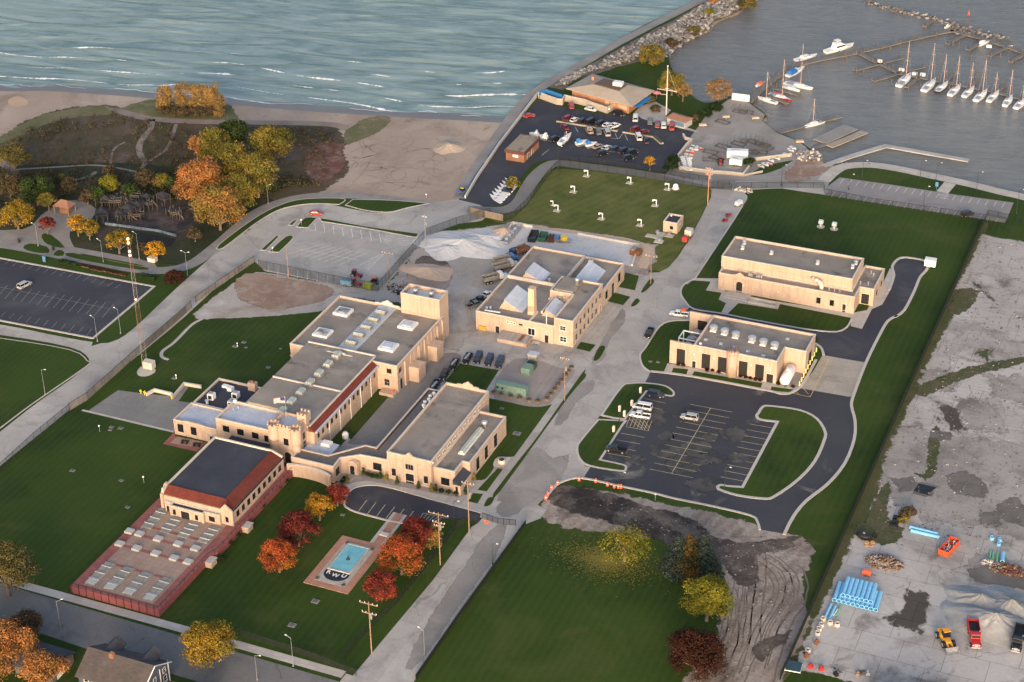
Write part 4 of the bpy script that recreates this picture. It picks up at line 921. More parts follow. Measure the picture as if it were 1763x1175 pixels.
b = MB(); b.lathe(11.0,23.2,[(.5,8.9),(.5,10.2),(.75,10.3),(.7,10.9),(.2,11.1)],12); part(r,L,'roof_cowl',b,GALV,True)
b = MB(); b.cyl(9.3,3.4,5.3,9.4,.12,8); part(r,L,'white_flue',b,WHITE)
hvac(r,L,7.4,44.2,5.1,1.2,1.2,1.0); pipe(r,L,.5,27.5,5.3,1.2,.3); pipe(r,L,-10.2,5.6,5.3,.8,.3); pipe(r,L,-9.3,6.2,5.3,.8,.3)
b = MB(); b.tube((-10.4,4.6,5.6),(-5.6,4.9,5.6),.35,8); part(r,L,'duct',b,GALV)
# loading platform in front of it
L2 = (0.,-.8,0.); q = thing('loading_platform','low cream loading platform with ribbed grey lid against the workshop front','platform',L2)
b = MB(); b.box(-3.8,-2.0,0.05,5.2,2.2,1.2); part(q,L2,'base',b,STUC); b = MB(); b.box(-4.0,-2.2,1.203,5.4,2.4,1.4); part(q,L2,'lid',b,GREYM)
for k in range(6): b = MB(); b.box(-3.4+k*1.45,-1.6,1.403,-2.5+k*1.45,2.0,1.55); part(q,L2,'hatch',b,RUSTY if k == 4 else GREYM)
# ---------------- tall gymnasium block with stair tower
L = (-34.,-22.,0.); r = thing('gymnasium','large cream hall with four square white rooflights, silver roof strip and square tower','building',L)
g = rect(-51,-37.6,-17.9,-7.7); shell(r,L,g,7.9,.6); band(r,L,g,4.6,.25,.15); band(r,L,g,8.0,.12,.06)
tw = rect(-30.3,-9.3,-18.2,-3.4); shell(r,L,tw,13.4,1.0,z0=0.); band(r,L,tw,8.6,.25,.15)
b = MB(); b.box(-37.9,-37.2,7.9,-32.6,-8.2,8.25); part(r,L,'silver_roof_strip',b,ROOFS)
for k in range(5):
    y = -31.0+k*4.6; b = MB(); b.box(-36.9,y-1.0,8.253,-33.6,y+1.0,8.9); o = part(r,L,'skylight',b,mat('skylight_frame',(.22,.21,.16),.6))
    b = MB(); b.yprism([(y-.85,8.903),(y+.85,8.903),(y,9.35)],-36.7,-33.8); subpart(o,L,'glazing',b,SKYL)
for x,y,d in ((-45.5,-28.5,1),(-45.8,-15.5,1),(-25.0,-28.5,0),(-25.2,-15.6,0)):
    b = MB(); b.box(x-2.3,y-2.1,7.9,x+2.3,y+2.1,8.6); o = part(r,L,'square_rooflight',b,WHITE); b = MB(); b.taper(x-1.8,y-1.6,8.603,x+1.8,y+1.6,8.85,.5,.5); subpart(o,L,'glazing',b,ROOFM if not d else gmat('sooty_glass',(.12,.13,.13),(.45,.46,.46),.5))
for y,h in ((-37.75,1.1),(-8.0,1.6)): b = MB(); curly_gable(b,-39.5,-31.5,y,y+.4,8.5,h); part(r,L,'gable_crest',b,COPE)
b = MB(); b.box(-29.6,-8.6,13.1,-19.0,-4.1,13.55); part(r,L,'tower_deck',b,GALV)
for x in (-27,-22): b = MB(); b.lathe(x,-6.4,[(.6,13.55),(.6,14.3),(1.0,14.4),(.9,15.0),(.2,15.2)],10); part(r,L,'tower_fan',b,GREYM,True)
b = MB(); b.tube((-25.6,-5,13.6),(-24.5,-6.4,15.2),.08); b.tube((-24.5,-6.4,15.2),(-23.6,-5.0,13.6),.08); part(r,L,'tower_brace',b,GALV)
window(r,L,('S',-37.6),-20.4,5.9,1.2,1.2,1,1,DARKM,False); window(r,L,('S',-37.6),-21.2,1.8,1.4,1.9,2,2,GREYM,False)
window(r,L,('E',-17.9),-36.0,5.9,1.2,1.2,1,1,DARKM,False); window(r,L,('E',-17.9),-35.6,.4,1.3,3.2,1,1,GREYM,False)
for y in (-28.5,-16.5):
    b = MB(); b.box(-17.88,y-2.2,0,-14.9,y+2.2,4.3); b.taper(-17.88,y-2.3,4.3,-14.8,y+2.3,4.6,.0,.3); part(r,L,'buttress_bay',b,STUC)
for y in (-33,-24,-20.5,-12,-8.6): pilaster(r,L,('E',-17.9),y,.8,0,7.8,.35)
for y in np.arange(-31.5,-9,2.25): pilaster(r,L,('E',-17.9),float(y),.35,5.0,7.7,.12)
b = MB(); b.box(-22.4,-40.4,0.05,-18.1,-37.62,.9); part(r,L,'ramp_wall',b,STUC); b = MB(); b.cyl(-18.6,-39.6,.9,2.2,.18,8); part(r,L,'red_hydrant',b,ORNG)
# ---------------- long filter gallery with red roof edge
L = (-35.,-54.,0.); r = thing('filter_gallery','long cream gallery with one red tiled slope and a line of glass rooflights','building',L)
gp = [(-31.85,-73.9),(-24.0,-73.9),(-24.0,-37.65),(-46.7,-37.65),(-46.7,-68.55),(-31.85,-68.55)]
b = MB(); b.prism(gp,0,7.5); part(r,L,'wall',b,STUC)
b = MB(); b.prism([(-31.85,-73.9),(-25.7,-73.9),(-25.7,-34.9),(-46.6,-34.9),(-46.6,-68.55),(-31.85,-68.55)],7.503,8.65); part(r,L,'roof',b,ROOFG)
b = MB(); b.xprism([(-25.697,7.51),(-23.8,7.51),(-23.8,7.65),(-25.697,8.95)],-73.7,-37.9); part(r,L,'tiled_roof',b,TILE)
b = MB(); b.xprism([(-23.79,7.3),(-23.3,7.3),(-23.3,7.7),(-23.79,7.7)],-73.7,-37.9); part(r,L,'gutter',b,ROOFM)
for y,x0 in ((-73.9,-31.8),(-55.3,-46.5),(-35.3,-46.5)): b = MB(); b.xprism([(x0,8.653),(-25.7,8.653),(-25.6,9.0),(x0,9.0)],y,y+.4); part(r,L,'coping',b,COPE)
b = MB(); b.xprism([(-25.75,8.66),(-25.35,8.66),(-25.35,9.05),(-25.75,9.05)],-73.48,-35.35); part(r,L,'ridge_coping',b,COPE)
b = MB(); b.xprism([(-49.3,5.2),(-46.72,6.6),(-46.72,8.3),(-49.3,5.6)],-68.4,-38); part(r,L,'west_eave',b,ROOFS)
b = MB(); b.box(-49.2,-68.4,0,-46.72,-38,5.2); part(r,L,'west_wall',b,STUC)
for k in range(7):
    y = -69.8+k*5.1; b = MB(); b.box(-36.6,y-1.3,8.653,-34.3,y+1.3,9.0); o = part(r,L,'skylight',b,GREYM); b = MB(); b.xprism([(-36.5,9.003),(-34.4,9.003),(-34.7,9.8),(-36.2,9.8)],y-1.2,y+1.2); subpart(o,L,'glazing',b,SKYL)
for k in range(14): window(r,L,('E',-24.0),-71.8+k*2.48,4.9,.7,1.2,1,2,DARKM,False)
for y in (-66,-60,-54,-48,-42): b = MB(); b.tube((-23.9,y,0),(-23.9,y,7.3),.09); part(r,L,'downpipe',b,WHITE)
band(r,L,gp,3.2,.15,.1,'plinth_band'); band(r,L,gp,6.6,.2,.1)
# ---------------- office block, west wing, black roofed annexe
L = (-42.,-73.,0.); r = thing('office_block','two-storey cream office with pale silver roof and dark square windows beside the castle tower','building',L)
o_ = rect(-50.8,-77.9,-31.9,-68.6); shell(r,L,o_,7.4,.6,roof=ROOFS); band(r,L,o_,6.4,.3,.12); band(r,L,o_,2.6,.2,.1)
for k,x in enumerate((-47.9,-43.6,-39.2)): window(r,L,('S',-77.9),x,4.6,1.7,1.6,1,1,DARKM,True)
window(r,L,('S',-77.9),-35.9,4.4,1.0,1.7,1,1,DARKM,True)
b = MB(); b.box(-46.4,-79.5,3.5,-35.0,-77.92,3.7); part(r,L,'canopy',b,ROOFD)
TB = mat('terracotta_panel',(.60,.33,.22),.8,.1,3.)
for x in (-49.0,-45.0,-41,-37): b = MB(); b.box(x-1,-77.99,6.75,x+1,-77.91,7.5); part(r,L,'brick_panel',b,TB)
b = MB(); b.ball(-49.9,-69.4,8.5,.55,n=10); part(r,L,'dome',b,WHITE,True)
for x,y in ((-48.3,-70.6),(-48.9,-72.0),(-34.2,-75.2)): pipe(r,L,x,y,7.4,.5,.16)
L = (-57.,-73.,0.); r = thing('west_wing','single-storey cream wing with wavy parapet and pale silver roof left of the office','building',L)
wv = rect(-64,-78.0,-50.83,-69.0); shell(r,L,wv,4.1,.4,roof=ROOFS); b = MB()
b.xprism([(-63.9,4.5),(-51,4.5),(-51,4.6),(-54.5,4.7),(-56,5.0),(-60,5.0),(-61.4,4.7),(-63.9,4.6)],-78.04,-77.7); part(r,L,'wavy_crest',b,STUC)
for x in (-62.0,-58.0): window(r,L,('S',-78.0),x,1.2,1.5,2.2,2,2,DARKM)
door(r,L,('S',-78.0),-52.6,1.1,2.3,hood=True)
for x in (-63.7,-60.0,-55.6): pilaster(r,L,('S',-78.0),x,.35,0,4.3,.1)
L = (-57.,-62.,0.); r = thing('plant_annexe','low annexe with black roof carrying three air conditioners and a pale brick chimney','building',L)
shell(r,L,rect(-63.6,-68.97,-50.05,-55.3),4.0,.5,roof=ROOFD)
for x,y in ((-60.2,-64.8),(-54.4,-61.9),(-53.2,-66.0)): hvac(r,L,x,y,4.0,1.7,1.7,1.9)
b = MB(); b.box(-60.8,-58.6,4.0,-59.0,-57.4,4.6); b.box(-58.6,-59.6,4.0,-57.2,-58,4.9); part(r,L,'roof_box',b,WHITE); pipe(r,L,-59.9,-67.6,4.0,1.3,.4)
b = MB(); b.box(-53.4,-57.2,4.0,-51.2,-55.7,6.4); part(r,L,'chimney',b,STUC)
b = MB(); b.cyl(-53.0,-56.5,6.4,6.8,.35,8); b.cyl(-51.8,-56.5,6.4,6.8,.35,8); part(r,L,'chimney_pot',b,RUSTY)
# ---------------- castle tower
L = (-29.7,-75.6,0.); r = thing('castle_tower','cream crenellated entrance tower with round corner turrets and an arched doorway','tower',L)
cx0,cx1,cy0,cy1 = -33.2,-26.2,-79.0,-72.2
shell(r,L,rect(cx0,cy0,cx1,cy1),10.2,.6,cope=False,roof=ROOFS)
for x,y,h in ((cx0+.3,cy0+.2,11.0),(cx1-.3,cy0+.2,11.0),(cx1-.5,cy1-.5,12.3)):
    b = MB()
    if h < 12: b.lathe(x,y,[(1.15,0),(1.15,6.2),(1.5,7.0),(1.5,h-.1),(1.65,h),(1.65,h+.2),(1.2,h+.2),(1.2,h-.5),(.0,h-.5)],16)
    else: b.box(x-1.7,y-1.7,10,x+.9,y+.9,h)
    o = part(r,L,'turret',b,STUC,False)
    for dx,dy in ([(1.4*math.cos(k*math.pi/4),1.4*math.sin(k*math.pi/4)) for k in range(8)] if h < 12 else [(a,c) for a in (-1.45,-.4,.65) for c in (-1.45,.65)]):
        b = MB(); b.box(x+dx-.25,y+dy-.25,h+.203-(.2 if h > 12 else 0),x+dx+.25,y+dy+.25,h+.6); subpart(o,L,'merlon',b,STUC)
b = MB()
for x in np.arange(cx0+2.1,cx1-1.8,1.05): b.box(float(x),cy0,10.803,float(x)+.55,cy0+.35,11.5)
for y in np.arange(cy0+2.0,cy1-2.6,1.05): b.box(cx1-.35,float(y),10.803,cx1,float(y)+.55,11.5)
for y in np.arange(cy0+2.0,cy1-1,1.05): b.box(cx0,float(y),10.803,cx0+.35,float(y)+.55,11.5)
part(r,L,'battlement',b,STUC)
band(r,L,rect(cx0,cy0,cx1,cy1),8.8,.3,.15); band(r,L,rect(cx0,cy0,cx1,cy1),4.2,.2,.12)
door(r,L,('S',cy0),-29.2,1.8,2.5,arch=True); window(r,L,('S',cy0),-29.4,5.6,1.2,1.8,1,2,DARKM,True); window(r,L,('E',cx1),-75.4,1.0,.9,4.2,1,3,DARKM,False); window(r,L,('E',cx1),-75.4,6.2,.8,1.6,1,2,DARKM,False); window(r,L,('S',cy0),-27.4,1.0,.5,1.5,1,1,DARKM,False)
# flag on the tower
F0 = (-31.4,-74.6,10.0); q = thing('flagpole','short flagpole with a waving striped national flag on the castle tower roof','flag',F0)
b = MB(); b.tube((0,0,0),(0,0,7.0),.07); obj('pole',b,GALV,q); b = MB(); b.ball(0,0,7.05,.14); obj('finial',b,YEL,q)
def flag_mesh(q,z0,w,h,dirx,diry):
    nx,nz = 12,13; b = MB(); vs = []
    for k in range(nz+1):
        for i in range(nx+1):
            u = i/nx; s = .22*math.sin(u*7+.5)*u
            vs.append((dirx*w*u-diry*s,diry*w*u+dirx*s,z0+h*k/nz-.25*u*u))
    for k in range(nz):
        for i in range(nx):
            b.k = 2 if (k >= 6 and i < 5) else (0 if k%2 == 0 else 1)
            base = len(b.v); b.add([vs[k*(nx+1)+i],vs[k*(nx+1)+i+1],vs[(k+1)*(nx+1)+i+1],vs[(k+1)*(nx+1)+i]],[(0,1,2,3)])
    obj('flag',b,[mat('flag_red',(.62,.05,.06),.7),mat('flag_white',(.8,.78,.76),.7),mat('flag_blue',(.03,.05,.22),.7)],q)
flag_mesh(q,5.2,2.9,1.6,-.95,-.3)
# ---------------- banquet hall with slate-dark flat roof and red tiled edges
L = (-38.,-95.,0.); r = thing('terrace_hall','hall with wide dark flat roof edged by red tiles, opening onto the red paved terrace','building',L)
hx0,hx1,hy0,hy1 = -46.9,-27.0,-110.4,-85.0
b = MB(); b.box(hx0,hy0,0,hx1,hy1,6.0); part(r,L,'wall',b,STUC)
b = MB(); b.box(hx0+.45,-107.9,6.003,-30.2,hy1-.45,7.3); part(r,L,'roof',b,ROOFD)
b = MB(); b.xprism([(-30.197,6.1),(-27.3,6.1),(-27.3,6.25),(-30.197,7.55)],-107.6,hy1-.5); b.yprism([(-110.2,6.1),(-107.903,6.1),(-107.903,7.55),(-110.2,6.25)],hx0+.5,-30.3)
b.add([(-30.19,-107.89,6.1),(-27.3,-110.1,6.1),(-30.19,-107.89,7.55),(-30.3,-110.2,6.1),(-27.3,-107.6,6.1)],[(0,1,2),(2,1,4),(3,1,2)]); part(r,L,'tiled_roof',b,TILE)
b = MB(); b.box(hx0,-110.2,6.003,hx0+.44,hy1,7.75); part(r,L,'coping',b,COPE); b = MB(); b.box(hx0+.443,hy1-.44,6.003,-30.1,hy1,7.75); b.add([(-30.1,hy1-.44,6.003),(-27.0,hy1-.44,6.003),(-27.0,hy1-.44,6.6),(-30.1,hy1-.44,7.75),(-30.1,hy1,6.003),(-27.0,hy1,6.003),(-27.0,hy1,6.6),(-30.1,hy1,7.75)],[(0,1,2,3),(7,6,5,4),(3,2,6,7),(1,5,6,2)]); part(r,L,'coping',b,COPE)
b = MB(); b.yprism([(-110.8,2.05),(-107.6,2.05),(-107.6,8.0),(-108.5,8.0),(-110.4,6.4),(-110.8,6.4)],hx0-.3,hx0+.5); part(r,L,'corner_gable',b,STUC)
b = MB(); b.xprism([(-29.9,2.05),(-26.7,2.05),(-26.7,6.3),(-28.8,8.0),(-29.9,6.6)],-110.8,-110.403); part(r,L,'corner_gable',b,STUC)
b = MB(); b.box(hx1+.003,hy0,6.0,hx1+.25,hy1,6.3); part(r,L,'gutter',b,DARKM)
po = [(-45.6,-110.42),(-45.6,-111.4),(-43.6,-111.4),(-43.6,-112.5),(-34.0,-112.5),(-34.0,-111.6),(-29.95,-111.6),(-29.95,-110.42)]
shell(r,L,po,4.5,.4,roof=ROOFD,name='porch_wall',z0=2.05)
door(r,L,('S',-112.5),-39.2,2.4,2.2,2.05); door(r,L,('S',-111.4),-44.8,.8,1.8,2.05)
for x in (-42.3,-36.0): window(r,L,('S',-112.5),x,2.7,.6,1.2,1,1,DARKM,False)
window(r,L,('S',-111.6),-32.2,2.7,1.4,1.2,1,1,DARKM,False); window(r,L,('S',-110.8),-28.4,3.0,.6,1.3,1,1,DARKM,False)
for k in range(9): window(r,L,('E',-27.0),-108.0+k*2.6,3.3,1.0,1.5,1,2,DARKM,True)
# ---------------- terrace
L = (-38.,-126.,0.); r = thing('terrace','raised red-walled terrace paved in tan panels with rows of pale flat rooflights','terrace',L)
tp = [(-50.2,-145.4),(-26.2,-145.4),(-26.2,-123.5),(-25.2,-121),(-25.2,-83),(-28.37,-83),(-28.37,-106.7),(-50.2,-106.7)]
b = MB(); b.prism(tp,0,2.0); part(r,L,'wall',b,mat('red_wall',(.28,.085,.085),.85,.15,1.)); b = MB()
n = len(tp); ip = offs(tp,.3,True); b.add([(p[0],p[1],2.012) for p in ip],[tuple(range(n))]); part(r,L,'red_border_paving',b,BRICKR)
b = MB(); b.add([(-47.6,-143.9,2.03),(-28.6,-143.9,2.03),(-28.6,-107.2,2.03),(-47.6,-107.2,2.03)],[(0,1,2,3)]); part(r,L,'tan_paving',b,PAVT)
mat('pale_panel',(.44,.44,.42),.6); SLG = gmat('rooflight_panel',(.27,.255,.23),(.34,.325,.30),.6,None,joints=(2.6,3,0,.1),jc=(.55,.53,.5))
for xi,x in enumerate((-46.2,-41.1,-36.0,-30.4)):
    for y0,y1 in ((-143.3,-134.6),(-119.4,-112.9 if xi else -111.2)):
        b = MB(); b.box(x-1.35,y0,2.033,x+1.35,y1,2.3); o = part(r,L,'rooflight_strip',b,SLG); b = MB()
        for k in range(3):
            yy = y0+(y1-y0)*(.2+.3*k); b = MB(); b.box(x-1.4,yy-.1,2.303,x+1.4,yy+.1,2.5); subpart(o,L,'ridge',b,MATS['pale_panel'])
        if y0 < -130: b = MB(); b.box(x-1.25,y0+.1,2.303,x+1.25,y0+2.3,2.42); subpart(o,L,'pale_panel',b,mat('pale_panel',(.44,.44,.42),.6))
b = MB()
for x,y0,y1 in ((-43.65,-134.9,-134.0),(-38.55,-134.9,-134.0),(-33.2,-134.9,-134.0),(-43.65,-119.0,-118.1),(-38.55,-119.0,-118.1),(-33.2,-119.0,-118.1)): b.add([(x-1.2,y0,2.042),(x+1.2,y0,2.042),(x+1.2,y1,2.042),(x-1.2,y1,2.042)],[(0,1,2,3)])
for y in (-127.4,-122.3):
    b.add([(-47.6,y-.5,2.042),(-29,y-.5,2.042),(-29,y+.5,2.042),(-47.6,y+.5,2.042)],[(0,1,2,3)])
part(r,L,'red_paving_strip',b,BRICKR)
for x in (-48.4,-43.6,-38.3,-33.2,-29.3):
    b = MB(); b.box(x-1.0,-128.3,2.045,x+1.0,-126.6,2.6); part(r,L,'planter_box',b,mat('pale_panel',(0,)*3))
for x in (-49.0,-46.2,-40.9,-35.3,-30.5): 
    b = MB(); b.box(x-1.0,-123.1,2.045,x+1.0,-121.4,2.6); part(r,L,'planter_box',b,mat('pale_panel',(0,)*3))
b = MB()
for x in np.arange(-50,-26,2.05): b.box(float(x),-145.5,.05,float(x)+.12,-145.41,2.9)
ribbon(b,[(-50.1,-145.3),(-26.3,-145.3),(-26.3,-123.6),(-25.3,-121),(-25.3,-83.2)],.08,2.85,2.93)
for y in np.arange(-144,-84,2.): b.box(-26.4 if y < -123 else -25.4,float(y),2.0,-26.32 if y < -123 else -25.32,float(y)+.08,2.86)
part(r,L,'railing',b,DARKM)
for y in (-108.5,-124.0):
    x = -25.17 if y > -120 else -26.17; b = MB(); b.box(x,y-1.2,0,x+1.7,y+1.2,1.5); part(r,L,'stair_pier',b,STUC); b = MB(); b.box(x+.003,y-1.35,1.503,x+1.9,y+1.35,1.7); part(r,L,'pier_cap',b,WALK)
for x,y in ((-51.5,-121),(-53.0,-124.4)): pass
# ---------------- engine house and link corridor
L = (4.,-57.,0.); r = thing('engine_house','tall cream engine house with pale gravel roof, scrolled gable crests and glazed double doors','building',L)
e_ = rect(-2.3,-75.6,10.1,-39.5); shell(r,L,e_,7.5,.6); band(r,L,e_,6.4,.2,.1); band(r,L,e_,.6,.2,.08,'plinth_band')
for a in ((2.0,5.9,-75.78,-75.4,8.15,1.3),(.8,7.2,-39.7,-39.32,8.15,1.6)): b = MB(); curly_gable(b,*a); part(r,L,'gable_crest',b,STUC)
door(r,L,('S',-75.6),3.9,2.3,3.0,m=GLASS); window(r,L,('S',-75.6),3.9,4.3,2.1,1.5,3,1,FRM,False)
for x in (-.6,8.4): window(r,L,('S',-75.6),x,1.4,.9,1.9,1,2,DARKM,True)
for x in (-1.9,1.9,5.9,9.7): pilaster(r,L,('S',-75.6),x,.7,.8,6.4,.2)
for k in range(9): window(r,L,('E',10.1),-71.5+k*3.2,6.35-.1,1.5,.9,2,1,WHITE,False)
lamp(r,L,('E',10.1),-75.0,7.4)
ew = [(10.13,-74.4),(15.9,-74.4),(15.9,-69.3),(17.8,-69.3),(17.8,-46.0),(10.13,-46.0)]; shell(r,L,ew,5.3,.5,name='east_wing_wall'); band(r,L,ew,4.7,.2,.1)
b = MB(); b.box(13.0,-66,5.3,14.8,-53.5,5.7); o = part(r,L,'ridge_rooflight',b,WHITE); b = MB(); b.xprism([(13.1,5.703),(14.7,5.703),(14.2,6.3),(13.6,6.3)],-65.8,-53.7); subpart(o,L,'glazing',b,SKYL)
b = MB(); b.lathe(14.2,-51.8,[(.5,5.3),(.5,6.2),(.85,6.3),(.8,7.0),(.2,7.2)],12); part(r,L,'roof_cowl',b,GALV,True)
window(r,L,('S',-74.4),13.2,1.3,2.1,1.9,2,2,DARKM,True)
for y in (-64.6,-59.2,-53.2): window(r,L,('E',17.8),y,1.0,1.5,2.4,2,2,DARKM,True); window(r,L,('E',17.8),y,3.75,1.5,.8,2,1,DARKM,False)
po = rect(15.93,-75.8,18.0,-69.33); b = MB(); b.prism(po,0,3.0); part(r,L,'porch_wall',b,STUC); b = MB(); b.xprism([(15.94,3.003),(18.2,3.003),(15.94,4.2)],-75.9,-69.4); part(r,L,'porch_roof',b,ROOFD)
window(r,L,('S',-75.8),17.0,1.0,.4,1.4,1,1,DARKM,False); door(r,L,('E',18.0),-72.5,1.1,2.2)
L = (-13.,-76.,0.); r = thing('link_corridor','low bent corridor with brown-capped parapet and arched side door joining tower and engine house','building',L)
lk = [(-26.1,-82.6),(-14.0,-82.6),(-14.2,-78.3),(-10.2,-75.2),(-2.33,-74.7),(-2.33,-39.4),(-7.9,-39.4),(-7.9,-70.6),(-11.0,-70.6),(-17.7,-78.4),(-26.1,-78.4)]
shell(r,L,lk,4.4,.5,roof=gmat('corridor_roof',(.14,.13,.125),(.185,.17,.16),.1,(.10,.10,.10),.2,(.6,.75)))
CAPB = mat('brown_cap',(.10,.07,.055),.7); b = MB(); ribbon(b,offs([(-26,-78.4),(-17.7,-78.4),(-11.0,-70.6),(-7.9,-70.6),(-7.9,-39.4),(-2.5,-39.4)],-.45),.3,4.4,4.86); part(r,L,'brown_flashing',b,CAPB)
window(r,L,('S',-74.95),-5.6,1.4,2.1,1.9,2,2,DARKM,True)
b = MB(); pr = [(-12.9,0),(-10.1,0),(-10.1,3.0),(-10.4,3.5),(-11.5,4.2),(-12.6,3.5),(-12.9,3.0)]; b.xprism(pr,-77.4,-76.0); part(r,L,'portal',b,STUC); door(r,L,('S',-77.4),-11.5,1.3,2.0,arch=True)
window(r,L,('E',-14.05),-80.6,1.4,1.6,1.8,2,2,DARKM,True)
for k in range(5): b = MB(); b.lathe(-5.2-.35*(k%2),-41.5-k*1.6,[(.35,4.4),(.35,5.0),(.55,5.05),(.5,5.4),(.1,5.5)],10); part(r,L,'roof_ventilator',b,WHITE)
b = MB(); b.lathe(-3.6,-70.5,[(.5,4.4),(.5,4.7),(.45,4.75)],12); part(r,L,'roof_drain',b,WHITE)
# curved retaining wall from corridor to hall steps
L = (-20,-84,0); r = thing('retaining_wall','long cream wall curving from the arched side door down towards the terrace steps','wall',L)
b = MB(); pth = spline([(-13.9,-84.9),(-16.0,-83.9),(-19,-83.3),(-23.5,-83.4),(-26.6,-84.2)],False,5); ribbon(b,pth,.5,0,3.6); part(r,L,'wall',b,STUC); b = MB(); ribbon(b,pth,.7,3.603,3.75); part(r,L,'coping',b,COPE)
# small annex roof boxes between gallery and corridor
L = (-20.5,-73.5,0); r = thing('lean_to','pale metal lean-to with a white roof box between gallery and bent corridor','shed',L)
b = MB(); b.box(-25.9,-78.3,0,-18.6,-71.2,3.2); part(r,L,'wall',b,STUC); b = MB(); b.xprism([(-26.0,3.203),(-18.4,3.203),(-18.4,3.4),(-26.0,3.8)],-78.25,-71.0); part(r,L,'roof',b,ROOFM); b = MB(); b.box(-22.5,-73.5,3.6,-20.0,-71.6,4.5); part(r,L,'roof_box',b,WHITE)
# ---------------- small pump cabin on the reservoir lawn
L = (20.2,84.6,0.); r = thing('valve_cabin','small cream cabin with black flat roof at the corner of the reservoir lawn','cabin',L)
shell(r,L,rect(17.8,81.7,22.5,87.8),3.3,.35,roof=ROOFD); window(r,L,('S',81.7),20.6,1.4,.9,.9,1,1,DARKM,False); door(r,L,('E',22.5),84.2,1.1,2.1); b = MB(); b.ball(18.9,86.2,3.8,.35); part(r,L,'dome_vent',b,WHITE)
# ---------------- marina buildings
L = (-36.,176.,0.); r = thing('yacht_club','broad hip-roofed brick clubhouse with sunken brown roof well, blue awning and tan compound wall','building',L)
a_ = P(982,165,0); 
q4 = [Vector(P(*p,3.6)) for p in ((974,153),(1088,184.5),(1127,156.5),(1020,128))]
cc = sum(q4,Vector((0,0)))/4; ins = [cc+(p-cc)*.86 for p in q4]; mid4 = [cc+(p-cc)*.40 for p in q4]
sh = cc
b = MB(); b.prism([tuple(p) for p in ins],0,3.6); part(r,L,'wall',b,BRK)
b = MB(); vs = [(p.x,p.y,3.5) for p in q4]+[(p.x,p.y,3.75) for p in q4]+[(p.x,p.y,5.6) for p in mid4]; b.add(vs,[(3,2,1,0)]+[(i,(i+1)%4,(i+1)%4+4,i+4) for i in range(4)]+[(i+4,(i+1)%4+4,(i+1)%4+8,i+8) for i in range(4)]+[(8,9,10,11)]); part(r,L,'roof',b,gmat('tan_shingle',(.36,.30,.235),(.42,.355,.285),.15,None,finev=.1))
m2 = [cc+(p-cc)*.37 for p in q4]; b = MB(); b.prism([tuple(p) for p in m2],5.603,5.9); part(r,L,'roof_well',b,mat('brown_roofing',(.13,.095,.075),.85))
b = MB(); b.box(cc.x+1,cc.y-1,5.903,cc.x+4.5,cc.y+1.4,7.2); part(r,L,'air_conditioning_unit',b,WHITE); b = MB(); b.box(cc.x-8,cc.y+1.0,5.903,cc.x-7,cc.y+2,7.4); part(r,L,'chimney',b,BRK)
e0,e1 = ins[1],ins[2]; b = MB(); d = (e1-e0).normalized(); nn = Vector((d.y,-d.x)); A0 = e0+d*1.5; A1 = e0+d*12
b.add([(*A0,3.2),(*A1,3.2),(*(A1+nn*3),2.4),(*(A0+nn*3),2.4),(*A0,3.1),(*A1,3.1),(*(A1+nn*3),2.3),(*(A0+nn*3),2.3)],[(0,3,2,1),(4,5,6,7),(0,1,5,4),(1,2,6,5),(2,3,7,6),(3,0,4,7)]); part(r,L,'awning',b,BLUET)
d2 = (ins[1]-ins[0]).normalized()
for t in (.62,.72,.86,.93):
    p = ins[0].lerp(ins[1],t); n2 = Vector((d2.y,-d2.x)); b = MB(); b.prism([tuple(p-d2*.9-n2*.1),tuple(p+d2*.9-n2*.1),tuple(p+d2*.9+n2*.06),tuple(p-d2*.9+n2*.06)],1.0,2.6); part(r,L,'window',b,mat('warm_blind',(.55,.36,.24),.6))
TANW = mat('tan_block_wall',(.40,.34,.28),.85,.08)
cp = crop(900,0,4.4075,[(122,715),(262,765),(320,735),(480,770),(490,800),(640,830),(690,800)])
L = (-50,165,0); w_ = thing('compound_wall','tan block wall enclosing the service yard in front of the hip-roofed clubhouse','wall',(*P(*cp[2]),0)); b = MB(); ribbon(b,world(crop(900,0,4.4075,[(118,745),(258,795),(300,800),(318,768),(480,805),(520,822),(640,862),(690,835)])),.35,0,2.4); obj('wall',b,TANW,w_,off=(*P(*cp[2]),0)); b = MB(); ribbon(b,world(crop(900,0,4.4075,[(118,745),(258,795),(300,800),(318,768),(480,805),(520,822),(640,862),(690,835)])),.45,2.403,2.5); obj('coping',b,COPE,w_,off=(*P(*cp[2]),0))
b = MB(); b.box(0,0,0,1.9,.08,.8); sg = obj('notice_board',b,WHITE); sg.location = (*P(1041.5,193.5),1.2); sg.rotation_euler = (0,0,math.radians(-6)); tag(sg,'small white notice board fixed to the tan compound wall','sign')
b = MB(); pp = world(crop(900,0,4.4075,[(124,710),(180,690),(300,730),(292,752),(180,712),(140,725)]),2.6)
s_ = thing('awning_frame','blue canvas windscreen around the walled yard beside the breakwater','awning',(*pp[0][:2],0)); ribbon(b,[p[:2] for p in pp[:3]],.15,1.6,3.2); obj('canvas',b,BLUET,s_,off=(*pp[0][:2],0)); b = MB(); [b.cyl(p[0],p[1],0,1.6,.08) for p in pp[:3]]; obj('posts',b,DARKM,s_,off=(*pp[0][:2],0))
L = (-46.6,120.,0.); r = thing('brick_store','small brick store with brown fascia and flat gravel roof in the marina car park','building',L)
